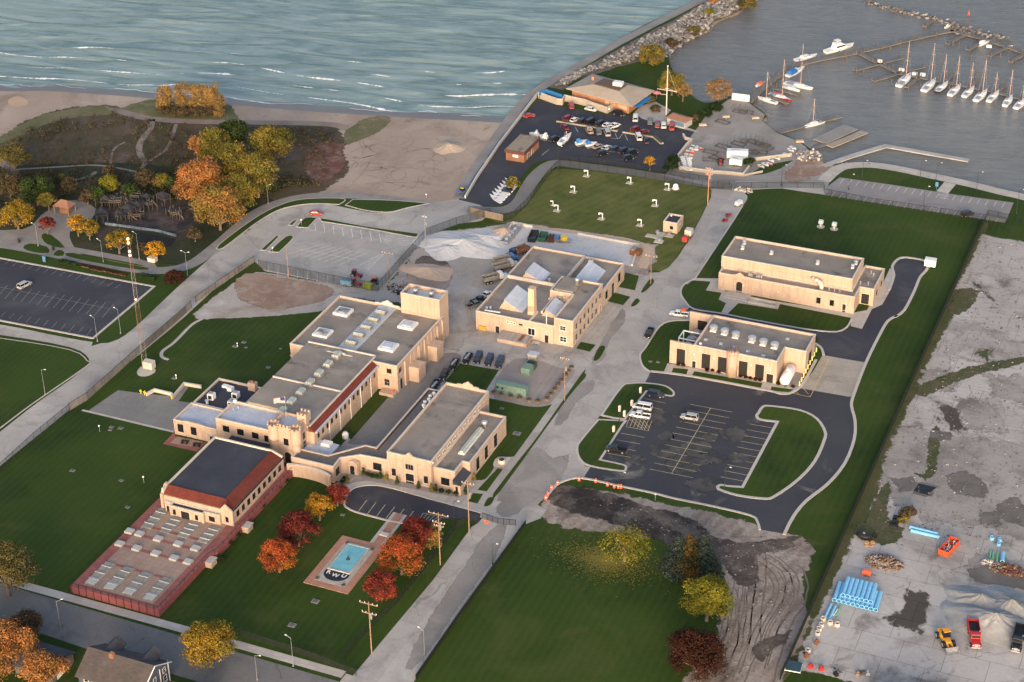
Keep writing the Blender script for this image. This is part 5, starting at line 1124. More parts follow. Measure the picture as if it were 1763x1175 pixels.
s4 = rect(-50.2,113.6,-43.4,127.2); b = MB(); b.prism(s4,0,2.9); part(r,L,'wall',b,BRK); b = MB(); b.prism(offs(s4,-.35,True),2.903,4.1); part(r,L,'fascia',b,mat('brown_fascia',(.115,.05,.04),.7)); b = MB(); b.add([(p[0],p[1],4.11) for p in offs(s4,-.1,True)],[(0,1,2,3)]); part(r,L,'roof',b,gmat('mottled_roof',(.27,.22,.17),(.33,.275,.22),.1,(.12,.095,.08),.25,(.53,.68)))
b = MB(); face_box(b,('S',113.6),-47.6,1.6,-45.6,2.5,0,.06); part(r,L,'white_sign',b,WHITE); door(r,L,('E',-43.4),117.2,1.1,2.2); door(r,L,('E',-43.4),120.8,1.1,2.2)
rr = [Vector(P(*p,2.7)) for p in crop(1000,100,5.34,[(775,545),(960,598),(1045,550),(850,492)])]
L = (rr[0].x,rr[0].y,0.); r = thing('harbour_kiosk','low kiosk with orange-brown hipped roof and blue shutters beside the tall white mast','building',L)
c2 = sum(rr,Vector((0,0)))/4; i2 = [c2+(p-c2)*.86 for p in rr]; b = MB(); b.prism([tuple(p) for p in i2],0,2.5); part(r,L,'wall',b,mat('kiosk_wall',(.42,.40,.38),.7))
b = MB(); m4 = [c2+(rr[0]-c2)*.6+(rr[3]-rr[0])*.28,c2+(rr[1]-c2)*.6+(rr[2]-rr[1])*.28]; m4 = [(rr[0]+rr[3])/2+(c2-(rr[0]+rr[3])/2)*.35,(rr[1]+rr[2])/2+(c2-(rr[1]+rr[2])/2)*.35]
b.add([(p.x,p.y,2.55) for p in rr]+[(m4[0].x,m4[0].y,3.6),(m4[1].x,m4[1].y,3.6)],[(0,1,5,4),(1,2,5),(2,3,4,5),(3,0,4),(3,2,1,0)]); part(r,L,'roof',b,mat('orange_shingle',(.29,.15,.10),.8))
dd = (i2[1]-i2[0]).normalized(); n2 = Vector((dd.y,-dd.x))
for t in (.3,.5,.7,.88): p = i2[0].lerp(i2[1],t); b = MB(); b.prism([tuple(p-dd*.7-n2*.1),tuple(p+dd*.7-n2*.1),tuple(p+dd*.7+n2*.05),tuple(p-dd*.7+n2*.05)],.6,2.2); part(r,L,'shutter',b,mat('blue_shutter',(.10,.20,.30),.5))
# pavilion in the park
cx_,cy_ = P(113,366); L = (cx_,cy_,0.); r = thing('park_pavilion','small park pavilion with orange-brown hipped roof at the playground','pavilion',L)
b = MB(); b.add([(-3.2,-2.4,2.8),(3.2,-2.4,2.8),(3.2,2.4,2.8),(-3.2,2.4,2.8),(-1.2,0,4.6),(1.2,0,4.6)],[(0,1,5,4),(1,2,5),(2,3,4,5),(3,0,4),(3,2,1,0)]); obj('roof',b,MATS['orange_shingle'],r)
for x in (-2.7,2.7):
    for y in (-2,2): b = MB(); b.box(x-.15,y-.15,0,x+.15,y+.15,2.8); obj('post',b,POLE,r)
b = MB(); b.box(-1.6,-.8,0,1.6,1.6,2.4); obj('store',b,BRK,r)
# ---------------- houses across the street
def house(lab,x0,y0,x1,y1,h,rh,ridge,wallm,roofm,extra=None,name='house'):
    L = ((x0+x1)/2,(y0+y1)/2,0.); r = thing(name,lab,'house',L)
    b = MB(); b.box(x0,y0,0,x1,y1,h)
    if ridge == 'x': b.yprism([(y0,h),(y1,h),((y0+y1)/2,h+rh)],x0,x1)
    else: b.xprism([(x0,h),(x1,h),((x0+x1)/2,h+rh)],y0,y1)
    part(r,L,'wall',b,wallm); b = MB(); e = .5; t = .22
    if ridge == 'x':
        ym = (y0+y1)/2; k = rh/(ym-y0); b.yprism([(y0-e,h-e*k+.03),(ym,h+rh+.03),(y1+e,h-e*k+.03),(y1+e,h-e*k+t),(ym,h+rh+t+.1),(y0-e,h-e*k+t)],x0-e,x1+e)
    else:
        xm = (x0+x1)/2; k = rh/(xm-x0); b.xprism([(x0-e,h-e*k+.03),(xm,h+rh+.03),(x1+e,h-e*k+.03),(x1+e,h-e*k+t),(xm,h+rh+t+.1),(x0-e,h-e*k+t)],y0-e,y1+e)
    part(r,L,'roof',b,roofm); return r,L
SH = gmat('grey_shingle',(.065,.066,.075),(.09,.09,.10),.4,None,joints=(.9,.35,.5,.03),jc=(.6,.6,.6))
SHB = gmat('brown_shingle',(.085,.072,.07),(.12,.10,.095),.25,(.16,.085,.065),.12,(.62,.72),joints=(.9,.35,.5,.03),jc=(.6,.6,.6))
hb = P(205,1150,5); 
SID = gmat('blue_siding',(.10,.12,.17),(.13,.15,.20),.3,None,joints=(20,.3,0,.03),jc=(.6,.6,.6))
r,L = house('blue-sided house with white trim and a brown-patched grey shingle roof with two dormers',-28.0,-174.0,-12.2,-163.2,5.0,3.2,'x',SID,SHB)
for x in (-24.8,-15.6):
    b = MB(); b.xprism([(x-1.5,5.6),(x+1.5,5.6),(x+1.5,6.6),(x,8.0),(x-1.5,6.6)],-167,-162.9); o = part(r,L,'dormer',b,SID); b = MB(); b.xprism([(x-1.9,6.4),(x-1.9,6.25),(x,7.95),(x+1.9,6.25),(x+1.9,6.4),(x,8.2)],-167.6,-162.4); subpart(o,L,'dormer_roof',b,SH)
b = MB()
for y0,y1,z0,z1 in ((-174.6,-168.6,4.8,8.4),(-162.6,-168.6,4.8,8.4)): b.tube((-11.62,y0,z0+.1),(-11.62,y1,z1),.14,4)
for y in (-173.9,-171,-166.5,-163.3): b.box(-12.19,y-.1,0,-12.05,y+.1,5.6)
b.box(-28.0,-174.2,4.55,-12.2,-174.02,4.75); part(r,L,'white_trim',b,WHITE)
for y in (-172.4,-168.6,-164.9): window(r,L,('E',-12.2),y,1.2,1.1,1.5,1,2,WHITE); window(r,L,('E',-12.2),y,3.6,.9,1.2,1,2,WHITE,False)
for x in (-26,-24,-20,-15): window(r,L,('S',-174.0),x,3.0,1.0,1.4,1,2,WHITE)
b = MB(); b.box(-22.5,-169.6,7.0,-21.6,-168.7,9.2); part(r,L,'chimney',b,BRK)
r,L = house('low dark-roofed garage behind the orange trees across the street',-45.0,-174.0,-35.2,-166.0,2.7,1.8,'x',mat('garage_wall',(.12,.11,.10),.8),SH,name='garage'); door(r,L,('E',-35.2),-171,2.4,2.1,m=WHITE)
r,L = house('house with orange-brown roof cut by the bottom edge of the photo',-8.5,-176.5,1.5,-167.2,3.6,2.4,'x',SID,mat('orange_shingle_roof',(.30,.14,.09),.85))
door(r,L,('E',1.5),-171,1.0,2.0)
r,L = house('dark house behind the garage at the left edge, half hidden by orange trees',-63.0,-176.5,-52.0,-166.5,4.6,2.8,'y',mat('dark_siding',(.06,.055,.055),.8),SH)
window(r,L,('S',-176.5),-57,1.2,1.4,1.4,2,2,WHITE)
# ================================================================ vehicles
PAINTS = {}
def paint(n,c): 
    if n not in PAINTS:
        m,t,b = _mk('car_paint_'+n); b.inputs['Base Color'].default_value = (*c,1); b.inputs['Roughness'].default_value = .35; b.inputs['Specular IOR Level'].default_value = .5; b.inputs['Coat Weight'].default_value = .4
        PAINTS[n] = m
    return PAINTS[n]
for n,c in dict(proto=(.5,.5,.5),white=(.74,.74,.73),silver=(.42,.42,.42),black=(.012,.013,.016),navy=(.018,.025,.05),red=(.42,.02,.02),maroon=(.20,.015,.025),grey=(.12,.125,.13),tan=(.40,.31,.22),blue=(.06,.13,.30),green=(.03,.10,.06),orange=(.6,.1,.04)).items(): paint(n,c)
HL = mat('headlight_glass',(.75,.75,.72),.2); TL = mat('tail_light',(.35,.02,.02),.3)
def wheel(root,x,y,r=.34,w=.24):
    b = MB(); s = 1 if y > 0 else -1
    def ring(bb,rr,y0,y1,n=12):
        vs = [(rr*math.cos(6.28318*i/n),yy,rr*math.sin(6.28318*i/n)) for yy in (y0,y1) for i in range(n)]
        bb.add([(a+x,c+y,d+r) for a,c,d in vs],[(i,(i+1)%n,(i+1)%n+n,i+n) for i in range(n)]+[tuple(range(n-1,-1,-1)),tuple(range(n,2*n))])
    ring(b,r,-w/2,w/2); o = obj('wheel',b,RUB,root)
    b = MB(); ring(b,r*.6,s*w/2-.02,s*w/2+.02); obj('rim',b,GALV,o); return o
def loft(b,secs):
    """secs: list of (x, half width bottom, half width top, z bottom, z top)"""
    vs = []; n = 8
    for x,wb,wt,zb,zt in secs:
        zm = zb+(zt-zb)*.55
        vs += [(x,-wb*.92,zb),(x,-wb,zb+(zt-zb)*.25),(x,-(wb+wt)/2,zm),(x,-wt,zt),(x,wt,zt),(x,(wb+wt)/2,zm),(x,wb,zb+(zt-zb)*.25),(x,wb*.92,zb)]
    fs = [(j*n+i,j*n+(i+1)%n,(j+1)*n+(i+1)%n,(j+1)*n+i)[::-1] for j in range(len(secs)-1) for i in range(n)]
    fs += [tuple(range(n)),tuple(range(len(secs)*n-1,(len(secs)-1)*n-1,-1))]
    return b.add(vs,fs)
def car_parts(t,kind,pm):
    """front towards +x"""
    L_,Wd,belt,top,cab,hood = dict(car=(4.6,.88,.92,1.42,(-1.75,-1.15,.55,1.15),.78),suv=(4.8,.94,1.05,1.76,(-2.3,-1.95,.75,1.3),.98),van=(5.2,.98,1.15,2.0,(-2.55,-2.4,1.3,1.95),1.05),pickup=(5.6,.96,1.05,1.76,(-.55,-.35,.95,1.45),1.02))[kind]
    h = L_/2; b = MB()
    tail = belt if kind != 'car' else belt-.03
    if kind == 'pickup': loft(b,[(-.62,Wd,Wd*.95,.3,belt),(cab[3],Wd,Wd*.95,.3,belt),(h-.5,Wd,Wd*.9,.32,hood),(h,Wd*.86,Wd*.78,.42,hood-.2)])
    else: loft(b,[(-h,Wd*.88,Wd*.82,.42,tail-.15),(-h+.25,Wd,Wd*.92,.32,tail),(cab[0],Wd,Wd*.95,.28,belt),(cab[3],Wd,Wd*.95,.28,belt),(h-.5,Wd,Wd*.9,.32,hood),(h,Wd*.84,Wd*.76,.42,hood-.2)])
    obj('body',b,pm,t,smooth=False)
    x0,x1,x2,x3 = cab; b = MB(); wt = Wd*.76
    b.add([(x0,-Wd*.93,belt-.01),(x3,-Wd*.93,belt-.01),(x3,Wd*.93,belt-.01),(x0,Wd*.93,belt-.01),(x1,-wt,top-.05),(x2,-wt,top-.05),(x2,wt,top-.05),(x1,wt,top-.05)],[(0,3,2,1),(4,5,6,7),(0,1,5,4),(1,2,6,5),(2,3,7,6),(3,0,4,7)]); g = obj('windows',b,GLASS,t)
    b = MB(); e = .05
    b.add([(x1-e,-wt-e,top-.06),(x2+e,-wt-e,top-.06),(x2+e,wt+e,top-.06),(x1-e,wt+e,top-.06),(x1+.12,-wt+.08,top+.03),(x2-.12,-wt+.08,top+.03),(x2-.12,wt-.08,top+.03),(x1+.12,wt-.08,top+.03)],[(0,3,2,1),(4,5,6,7),(0,1,5,4),(1,2,6,5),(2,3,7,6),(3,0,4,7)])
    for s in (-1,1):
        for xa,xb in ((x0,x1),(x3,x2),((x0+x3)/2,(x1+x2)/2)): b.tube((xa,s*Wd*.935,belt-.02),(xb,s*wt*1.02,top-.04),.045,4)
    obj('roof',b,pm,t)
    if kind == 'pickup':
        b = MB(); bx0,bx1 = -h,-.623
        b.box(bx0,-Wd,.45,bx1,-Wd+.1,belt+.02); b.box(bx0,Wd-.1,.45,bx1,Wd,belt+.02); b.box(bx0,-Wd+.1,.45,bx0+.08,Wd-.1,belt); b.box(bx0+.08,-Wd+.1,.45,bx1,Wd-.1,.62); obj('cargo_bed',b,pm,t); b = MB(); b.box(bx0+.1,-Wd+.12,.63,bx1-.02,Wd-.12,.66); obj('bed_liner',b,DARKM,t)
    r_ = .34 if kind == 'car' else .39
    for x in (-h+.95,h-.92):
        for s in (-1,1): wheel(t,x,s*(Wd-.08),r_)
    for s in (-1,1):
        b = MB(); b.box(h-.14,s*Wd*.62-.16,hood-.36,h+.015,s*Wd*.62+.16,hood-.2); obj('headlight',b,HL,t)
        b = MB(); b.box(-h-.015,s*Wd*.70-.12,belt-.35,-h+.12,s*Wd*.70+.12,belt-.12); obj('tail_light',b,TL,t)
    b = MB(); b.box(h-.06,-Wd*.8,.32,h+.06,Wd*.8,.48); b.box(-h-.06,-Wd*.8,.34,-h+.06,Wd*.8,.5); obj('bumper',b,GREYM,t)
PROTO = {}
def car(kind,color,px,py,dx,dy,label,group=None,name=None,z=.07,sc=1.):
    """px, py: middle of the vehicle on the photo; dx, dy: pixel direction its nose points"""
    x,y = P(px,py,z+.6); x2,y2 = P(px+dx,py+dy,z+.6); rz = math.atan2(y2-y,x2-x)
    cat = dict(car='car',suv='SUV',van='van',pickup='pickup truck')[kind]
    nm = name or dict(car='parked_car',suv='parked_suv',van='parked_van',pickup='pickup_truck')[kind]
    if kind not in PROTO:
        t = thing(nm,label,cat,(x,y,z),rz,group); car_parts(t,kind,PAINTS['proto']); PROTO[kind] = t
        CH[t] = [(c,list(c.children)) for c in t.children]
        for c in t.children:
            for s in c.material_slots:
                if s.material == PAINTS['proto']: s.link = 'OBJECT'; s.material = PAINTS[color]
        return t
    src = PROTO[kind]
    r = src.copy(); COL.objects.link(r); r.location = (x,y,z); r.rotation_euler = (0,0,rz); r['label'] = label; r['category'] = cat; r.name = nm
    if group: r['group'] = group
    elif 'group' in r: del r['group']
    for c,gs in CH[src]:
        k = c.copy(); COL.objects.link(k); k.parent = r
        for s in k.material_slots:
            if s.link == 'OBJECT' and s.material in PAINTS.values(): s.material = PAINTS[color]
        for g in gs: m_ = g.copy(); COL.objects.link(m_); m_.parent = k
    return r
G1 = 'cars in the new car park'; RX = (100,16)
car('suv','navy',*cL(568,172),100,17,'dark blue SUV in the top stall of the new car park',G1)
car('van','white',*cL(468,270),-100,-17,'white van with cap, upper of the two white vehicles in the new car park',G1)
car('pickup','white',*cL(450,332),-100,-17,'white pickup with open bed beside the hatched bay of the new car park',G1)
car('suv','silver',*cL(826,346),-100,-17,'silver and tan SUV alone in the middle rows of the new car park',G1)
car('pickup','black',*cL(270,590),-100,-17,'black pickup in the lower left stalls of the new car park',G1)
car('pickup','white',1169,541,-100,-12,'white pickup with orange load on the street end of the pump house',name='pickup_truck')
b = MB(); x,y = P(1177,535,1); b.box(x-.7,y-.5,.8,x+.7,y+.6,1.5); o = obj('cargo_crate',b,ORNG); tag(o,'orange load in the bed of the white pickup by the pump house','crate')
car('pickup','black',1117.5,574,-12,22,'black pickup driving down the main street')
car('suv','silver',42,491,24,-12,'silver SUV alone in the large dark west car park')
car('car','red',544,367,30,1,'red car with a white roof load on the curving beach road')
G2 = 'dark vehicles beside the square lawn'
car('pickup','black',*crop(540,550,4.897,[(1022,560)])[0],-17,30,'black pickup half hidden behind the low roof of the corridor, last of the dark vehicles',G2)
car('suv','black',*crop(540,550,4.897,[(1100,470)])[0],-17,30,'black SUV on the left side of the square lawn, nearest the engine house',G2)
car('pickup','black',*crop(540,550,4.897,[(1183,382)])[0],-17,30,'black pickup with silver rack on the left side of the square lawn',G2)
car('pickup','black',*crop(540,550,4.897,[(1296,332)])[0],-17,30,'black pickup with silver rack at the upper left corner of the square lawn',G2)
car('van','navy',*crop(540,550,4.897,[(1385,332)])[0],-10,22,'left dark blue van of the three above the square lawn',G2)
car('van','navy',*crop(540,550,4.897,[(1478,352)])[0],-10,22,'middle dark blue van of the three above the square lawn',G2)
car('van','navy',*crop(540,550,4.897,[(1568,370)])[0],-10,22,'right dark blue van of the three above the square lawn',G2)
for px in ((1180,358),(1292,308),(1015,548)):
    x,y = P(*crop(540,550,4.897,[px])[0],1.9); b = MB(); b.tube((-.0,-1.6,0),(0,1.6,0),.16,6); b.tube((.35,-1.6,0),(.35,1.6,0),.1,6); o = obj('ladder_rack',b,GALV); o.location = (x,y,1.95); tag(o,{1180:'silver tubes on the black pickup left of the square lawn',1292:'silver tubes on the black pickup at the lawn corner',1015:'silver tubes on the half hidden black pickup'}[px[0]],'rack')
w4 = lambda x,y: crop(750,380,4.897,[(x,y)])[0]
car('pickup','white',*w4(425,632),20,-10,'white pickup beside the left wall of the workshop')
car('pickup','black',*w4(365,672),22,-8,'black pickup between white and grey pickups left of the workshop')
car('pickup','grey',*w4(330,708),22,-8,'grey pickup at the lower left corner of the workshop')
car('suv','black',*crop(1150,0,2.876,[(1482,1060)])[0],20,-6,'black SUV alone in the pale lakeside car park')
G3 = 'cars in the marina car park'
for k_,c_,x,y,dx,dy,lb in (
    ('car','red',435,270,20,-3,'red car parked alone by the breakwater wall'),
    ('suv','red',718,205,-6,-20,'red SUV nosed against the tan compound wall'),
    ('car','white',850,228,22,5,'white car beside the tan compound wall'),
    ('suv','black',1040,258,20,5,'black SUV in the shade of the clubhouse corner'),
    ('van','white',1152,290,2,-22,'white van facing the clubhouse patio'),
    ('suv','maroon',697,288,20,-10,'maroon SUV first in the upper row behind the tan kerb'),
    ('car','white',742,300,20,-10,'pale blue-white car second in the upper row behind the tan kerb'),
    ('suv','black',795,309,20,-10,'black SUV third in the upper row behind the tan kerb'),
    ('van','black',848,313,20,-10,'black van fourth in the upper row behind the tan kerb'),
    ('suv','black',920,322,20,-10,'black SUV fifth in the upper row behind the tan kerb'),
    ('car','white',963,334,20,-8,'white car sixth in the upper row behind the tan kerb'),
    ('pickup','white',1007,343,20,-8,'white pickup at the right end of the upper row'),
    ('car','maroon',675,347,-12,-12,'dark red car below the left end of the tan kerb'),
    ('pickup','tan',842,370,-9,-18,'tan pickup nosed up to the tan kerb'),
    ('suv','grey',900,378,-7,-18,'grey SUV nosed up to the tan kerb'),
    ('van','silver',960,388,-8,-18,'silver van nosed up to the tan kerb'),
    ('suv','maroon',1155,362,20,-10,'upper maroon SUV by the second tan kerb'),
    ('car','maroon',1207,379,20,-8,'lower maroon car by the second tan kerb'),
    ('van','white',1172,416,-8,-18,'white van below the second tan kerb'),
    ('car','black',1222,436,-8,-18,'black car below the second tan kerb'),
    ('suv','grey',1250,310,1,-20,'grey SUV left of the four cars by the harbour kiosk'),
    ('suv','maroon',1300,330,1,-20,'dark red SUV second of the four cars by the harbour kiosk'),
    ('suv','white',1342,337,1,-20,'white SUV third of the four cars by the harbour kiosk'),
    ('van','red',1397,346,1,-20,'red van right of the four cars by the harbour kiosk'),
    ('suv','black',608,428,20,-8,'black SUV beside the sailboat on its trailer'),
    ('car','tan',900,478,20,-8,'tan car between the blue boat cover and a white car'),
    ('car','white',960,488,20,-8,'white car in the lower row of the marina car park'),
    ('suv','navy',1017,499,20,-7,'dark blue SUV right of the white car in the lower row'),
    ('suv','black',1077,507,20,-7,'black SUV fourth in the lower row of the marina car park'),
    ('suv','black',1132,517,20,-7,'black SUV at the right end of the lower row'),
    ('suv','black',930,524,20,-5,'black SUV in front of the white car in the lower row'),
    ('suv','black',1103,555,20,-5,'black SUV alone nearest the lakefront fence')):
    car(k_,c_,*cX(x,y),dx,dy,lb,G3,z=.05,sc=1)
# tan kerb walls in the marina car park
for pts,lb in (([(622,312),(1032,378)],'long tan kerb wall between rows of cars in the marina car park'),([(1068,385),(1275,418),(1330,465)],'bent tan kerb wall at the right of the marina car park')):
    w = [P(*cX(*p)) for p in pts]; L = (w[0][0],w[0][1],0); q = thing('kerb_wall',lb,'wall',L); b = MB(); ribbon(b,w,1.3,0,.55); obj('wall',b,TANW,q,off=L); b = MB(); ribbon(b,w,.9,.553,.66); obj('planting',b,MATS['weeds'],q,off=L)
# ---- trucks and plant
def place(px,py,dx,dy,z=.07,h=.6):
    x,y = P(px,py,z+h); x2,y2 = P(px+dx,py+dy,z+h); return (x,y,z),math.atan2(y2-y,x2-x)
def dump_truck(loc,rz,label,cab,bed,load=None,group='dump trucks'):
    t = thing('dump_truck',label,'truck',loc,rz,group)
    b = MB(); b.box(-3.9,-.5,.75,3.9,.5,1.05); obj('chassis',b,DARKM,t)
    b = MB(); loft(b,[(1.25,1.15,1.1,.95,2.0),(2.5,1.15,1.1,.95,2.0),(2.51,1.0,.9,.95,1.95),(4.1,.9,.8,.95,1.75)]); b.taper(1.15,-1.1,2.0,2.6,1.1,2.95,.1,.12,.25); o = obj('cab',b,cab,t)
    b = MB(); b.box(2.42,-.9,2.15,2.56,.9,2.7); obj('windscreen',b,GLASS,o)
    b = MB(); x0,x1,w,z0,z1 = -4.1,.95,1.22,1.25,2.6
    b.box(x0,-w,z0,x1,-w+.1,z1); b.box(x0,w-.1,z0,x1,w,z1); b.box(x1-.1,-w+.1,z0,x1,w-.1,z1+.25); b.box(x0,-w+.1,z0,x0+.1,w-.1,z1-.3); b.box(x0+.1,-w+.1,z0,x1-.1,w-.1,z0+.12)
    for k in range(5): b.box(x0+.4+k*1.0,-w-.06,z0,x0+.5+k*1.0,-w-.002,z1); b.box(x0+.4+k*1.0,w+.002,z0,x0+.5+k*1.0,w+.06,z1)
    o = obj('dump_body',b,bed,t)
    b = MB(); b.box(x0+.12,-w+.12,z0+.125,x1-.12,w-.12,z0+.45); obj('load',b,load or DIRT,o)
    for x in (-3.0,-1.8,2.9):
        for s in (-1,1): wheel(t,x,s*1.0,.52,.4)
    for s in (-1,1):
        b = MB(); b.box(4.05,s*.65-.14,1.2,4.16,s*.65+.14,1.42); obj('headlight',b,HL,t)
    b = MB(); b.box(4.1,-1.05,.6,4.3,1.05,.95); b.box(4.09,-.4,1.0,4.15,.4,1.65); obj('bumper',b,GALV,t); b = MB(); b.tube((1.1,.9,1.2),(1.1,.9,3.3),.08); obj('exhaust',b,GALV,t); return t
dump_truck(*place(*w4(598,338),60,-16,.06,1.),'blue-cabbed grey dump truck, upper of two side by side left of the workshop',PAINTS['blue'],mat('grey_dump_body',(.22,.21,.20),.6),MATS['brown_dirt'])
dump_truck(*place(*w4(590,388),60,-16,.06,1.),'white-cabbed grey dump truck, lower of two side by side left of the workshop',PAINTS['silver'],MATS['grey_dump_body'],MATS['brown_dirt'])
dump_truck(*place(*w4(500,490),60,-14,.06,1.),'white-cabbed grey dump truck alone against the left wall of the workshop',PAINTS['white'],MATS['grey_dump_body'],MATS['brown_dirt'])
yd = lambda x,y: crop(1350,820,3.31,[(x,y)])[0]
dump_truck(*place(*yd(1083,905),14,80,.04,1.),'red dump truck beside the pale gravel heap',PAINTS['red'],REDP,DARKM)
dump_truck(*place(*yd(1335,930),-20,80,.04,1.),'black dump truck at the right edge beside the gravel heap',PAINTS['black'],PAINTS['black'],DARKM)
dump_truck(*place(*w4(690,272),-30,12,.06,1.),'small dark truck behind the blue-cabbed dump truck',PAINTS['navy'],RUSTY)
loc,rz = place(*yd(925,935),50,78,.04,1.)
t = thing('wheel_loader','yellow wheel loader with grey bucket near the gravel heap','loader',loc,rz)
YO = mat('loader_yellow',(.72,.33,.04),.45)
b = MB(); loft(b,[(-3.3,.9,.8,.9,2.0),(-1.2,1.0,.9,.9,2.1),(-.6,.95,.85,.8,1.6),(1.2,.7,.6,.8,1.5)]); obj('body',b,YO,t)
b = MB(); b.taper(-1.3,-.8,1.9,.2,.8,3.3,.12,.1); o = obj('cab',b,GLASS,t); b = MB(); b.box(-1.25,-.8,3.31,.15,.8,3.45); obj('cab_roof',b,YO,o)
for x in (-2.3,1.1):
    for s in (-1,1): wheel(t,x,s*1.15,.8,.6)
b = MB(); b.tube((.8,-.5,1.5),(3.0,-.5,.7),.16); b.tube((.8,.5,1.5),(3.0,.5,.7),.16); obj('lift_arm',b,YO,t)
b = MB(); b.yprism([(-1.5,0),(1.5,0),(1.5,.05),(-1.5,.05)],2.9,4.1); b.box(2.9,-1.5,.05,3.0,1.5,1.3); b.box(2.9,-1.5,.05,4.0,-1.42,.9); b.box(2.9,1.42,.05,4.0,1.5,.9); obj('bucket',b,GREYM,t)
def skip(loc,rz,label,m,L_=5.5,W2=1.2,H=1.5,fill=True,grp=None):
    t = thing('dumpster',label,'dumpster',loc,rz,grp); b = MB()
    a = [(-L_/2,-W2),(L_/2,-W2),(L_/2,W2),(-L_/2,W2)]; ribbon(b,a,.12,0.05,H,True); b.box(-L_/2,-W2,0.05,L_/2,W2,.2)
    for k in range(5): x = -L_/2+.5+k*(L_-1)/4; b.box(x,-W2-.14,.1,x+.1,-W2-.062,H-.05); b.box(x,W2+.062,.1,x+.1,W2+.14,H-.05)
    obj('container',b,m,t)
    if fill:
        b = MB(); r2 = random.Random(5)
        for k in range(26): x,y = r2.uniform(-L_/2+.5,L_/2-.5),r2.uniform(-W2+.3,W2-.3); b.tube((x,y,.5),(x+r2.uniform(-1,1),y+r2.uniform(-.6,.6),H*r2.uniform(.6,1.05)),.1,5)
        obj('scrap',b,GALV,t)
    return t
skip(*place(*yd(940,405),60,-66,.04,.6),'orange-red open dumpster full of scrap on the old slab',mat('orange_red_steel',(.62,.09,.03),.5),6.4)
skip(*place(*w4(823,135),16,-34,.07,.6),'black open dumpster on the storage slab behind the workshop',PAINTS['black'],6,fill=False)
skip(*place(*w4(905,140),14,-30,.07,.6),'green open dumpster on the storage slab behind the workshop',PAINTS['green'],4.6,fill=False)
loc,rz = place(*w4(975,150),14,-30,.07,.6); t = thing('timber_stack','stack of rusty brown frames right of the green dumpster','stack',loc,rz); b = MB()
for k in range(7): b.box(-2.2,-1.1+k*.33,.0+.12*(k%3),2.2,-.95+k*.33,1.1+.1*(k%3))
obj('frames',b,RUSTY,t); b = MB(); b.box(-2.,-1.2,0,-1.8,1.3,.02+.1); b.box(1.8,-1.2,0,2.,1.3,.12); obj('bearers',b,WOOD,t)
loc,rz = place(*w4(1075,165),60,10,.07,.6); t = thing('cable_trailer','flat trailer carrying a yellow drum behind the workshop','trailer',loc,rz)
b = MB(); b.box(-3.,-1.1,.7,2.6,1.1,.9); b.tube((2.6,0,.8),(4.2,0,.6),.09); obj('bed',b,GREYM,t); b = MB(); b.lathe(.4,0,[(1.2,.93),(1.2,1.1),(.9,1.15),(.9,1.8),(1.2,1.85),(1.2,2.0)],14); obj('drum',b,YEL,t)
for x in (-1.2,-.2):
    for s in (-1,1): wheel(t,x,s*1.05,.4)
b = MB(); b.box(-2.8,-.9,.903,-1.2,.9,1.7); obj('toolbox',b,PAINTS['blue'],t)
loc,rz = place(*w4(640,120),-60,70,.09,.3); t = thing('flatbed_trailer','long grey trough trailer parked along the pale wall of the storage slab','trailer',loc,rz); b = MB(); ribbon(b,[(-6.5,-1.2),(6.5,-1.2),(6.5,1.2),(-6.5,1.2)],.15,.3,1.0,True); b.box(-6.5,-1.2,.3,6.5,1.2,.42); obj('bed',b,GREYM,t); b = MB()
for k in range(4): b.box(-4+k*2.4,-.6,.43,-3+k*2.4,.5,1.2)
obj('cargo',b,GALV,t)
# gate bin bench cupboard of bricks
loc,rz = place(*w4(1690,275),60,14,.1,.3); t = thing('pallet_stack','stack of reddish brown pallets in the corner of the storage slab','stack',loc,rz); b = MB()
for k in range(6): b.box(-1.6,-1.4,.02+k*.28,1.6,1.4,.2+k*.28)
obj('pallets',b,RUSTY,t); b = MB(); b.box(-1.5,-1.3,1.72,-.1,1.3,2.0); obj('top_pallet',b,WOOD,t)
# tractors by the inner fence
def tractor(px,py,dx,dy,label,m):
    loc,rz = place(px,py,dx,dy,.05,.8); t = thing('tractor',label,'tractor',loc,rz,'tractors parked by the inner fence')
    b = MB(); loft(b,[(-.6,.45,.4,.7,1.4),(1.7,.4,.35,.7,1.3)]); obj('bonnet',b,m,t); b = MB(); b.taper(-1.5,-.65,.9,-.1,.65,2.3,.15,.1); o = obj('cab',b,GLASS,t); b = MB(); b.box(-1.4,-.6,2.31,-.2,.6,2.4); obj('cab_roof',b,m,o)
    for s in (-1,1): wheel(t,-.9,s*.85,.75,.4); wheel(t,1.3,s*.6,.45,.3)
tractor(*C3((838,600))[0],20,4,'upper dark red tractor of the pair by the inner fence',PAINTS['maroon'])
tractor(*C3((832,658))[0],20,4,'lower red tractor next to the blue trailer',PAINTS['red'])
tractor(*C3((960,640))[0],6,-18,'orange and black tractor right of the lime green bin',PAINTS['orange'])
loc,rz = place(*C3((775,660))[0],20,4,.05,.6); t = thing('box_trailer','pale blue box trailer in the corner of the inner fence','trailer',loc,rz); b = MB(); b.box(-1.8,-1.1,.5,1.8,1.1,2.0); obj('box',b,mat('pale_blue_steel',(.13,.25,.33),.5),t); b = MB(); b.tube((1.8,0,.6),(3,0,.5),.06); obj('drawbar',b,DARKM,t)
for s in (-1,1): wheel(t,-.2,s*1.1,.38)
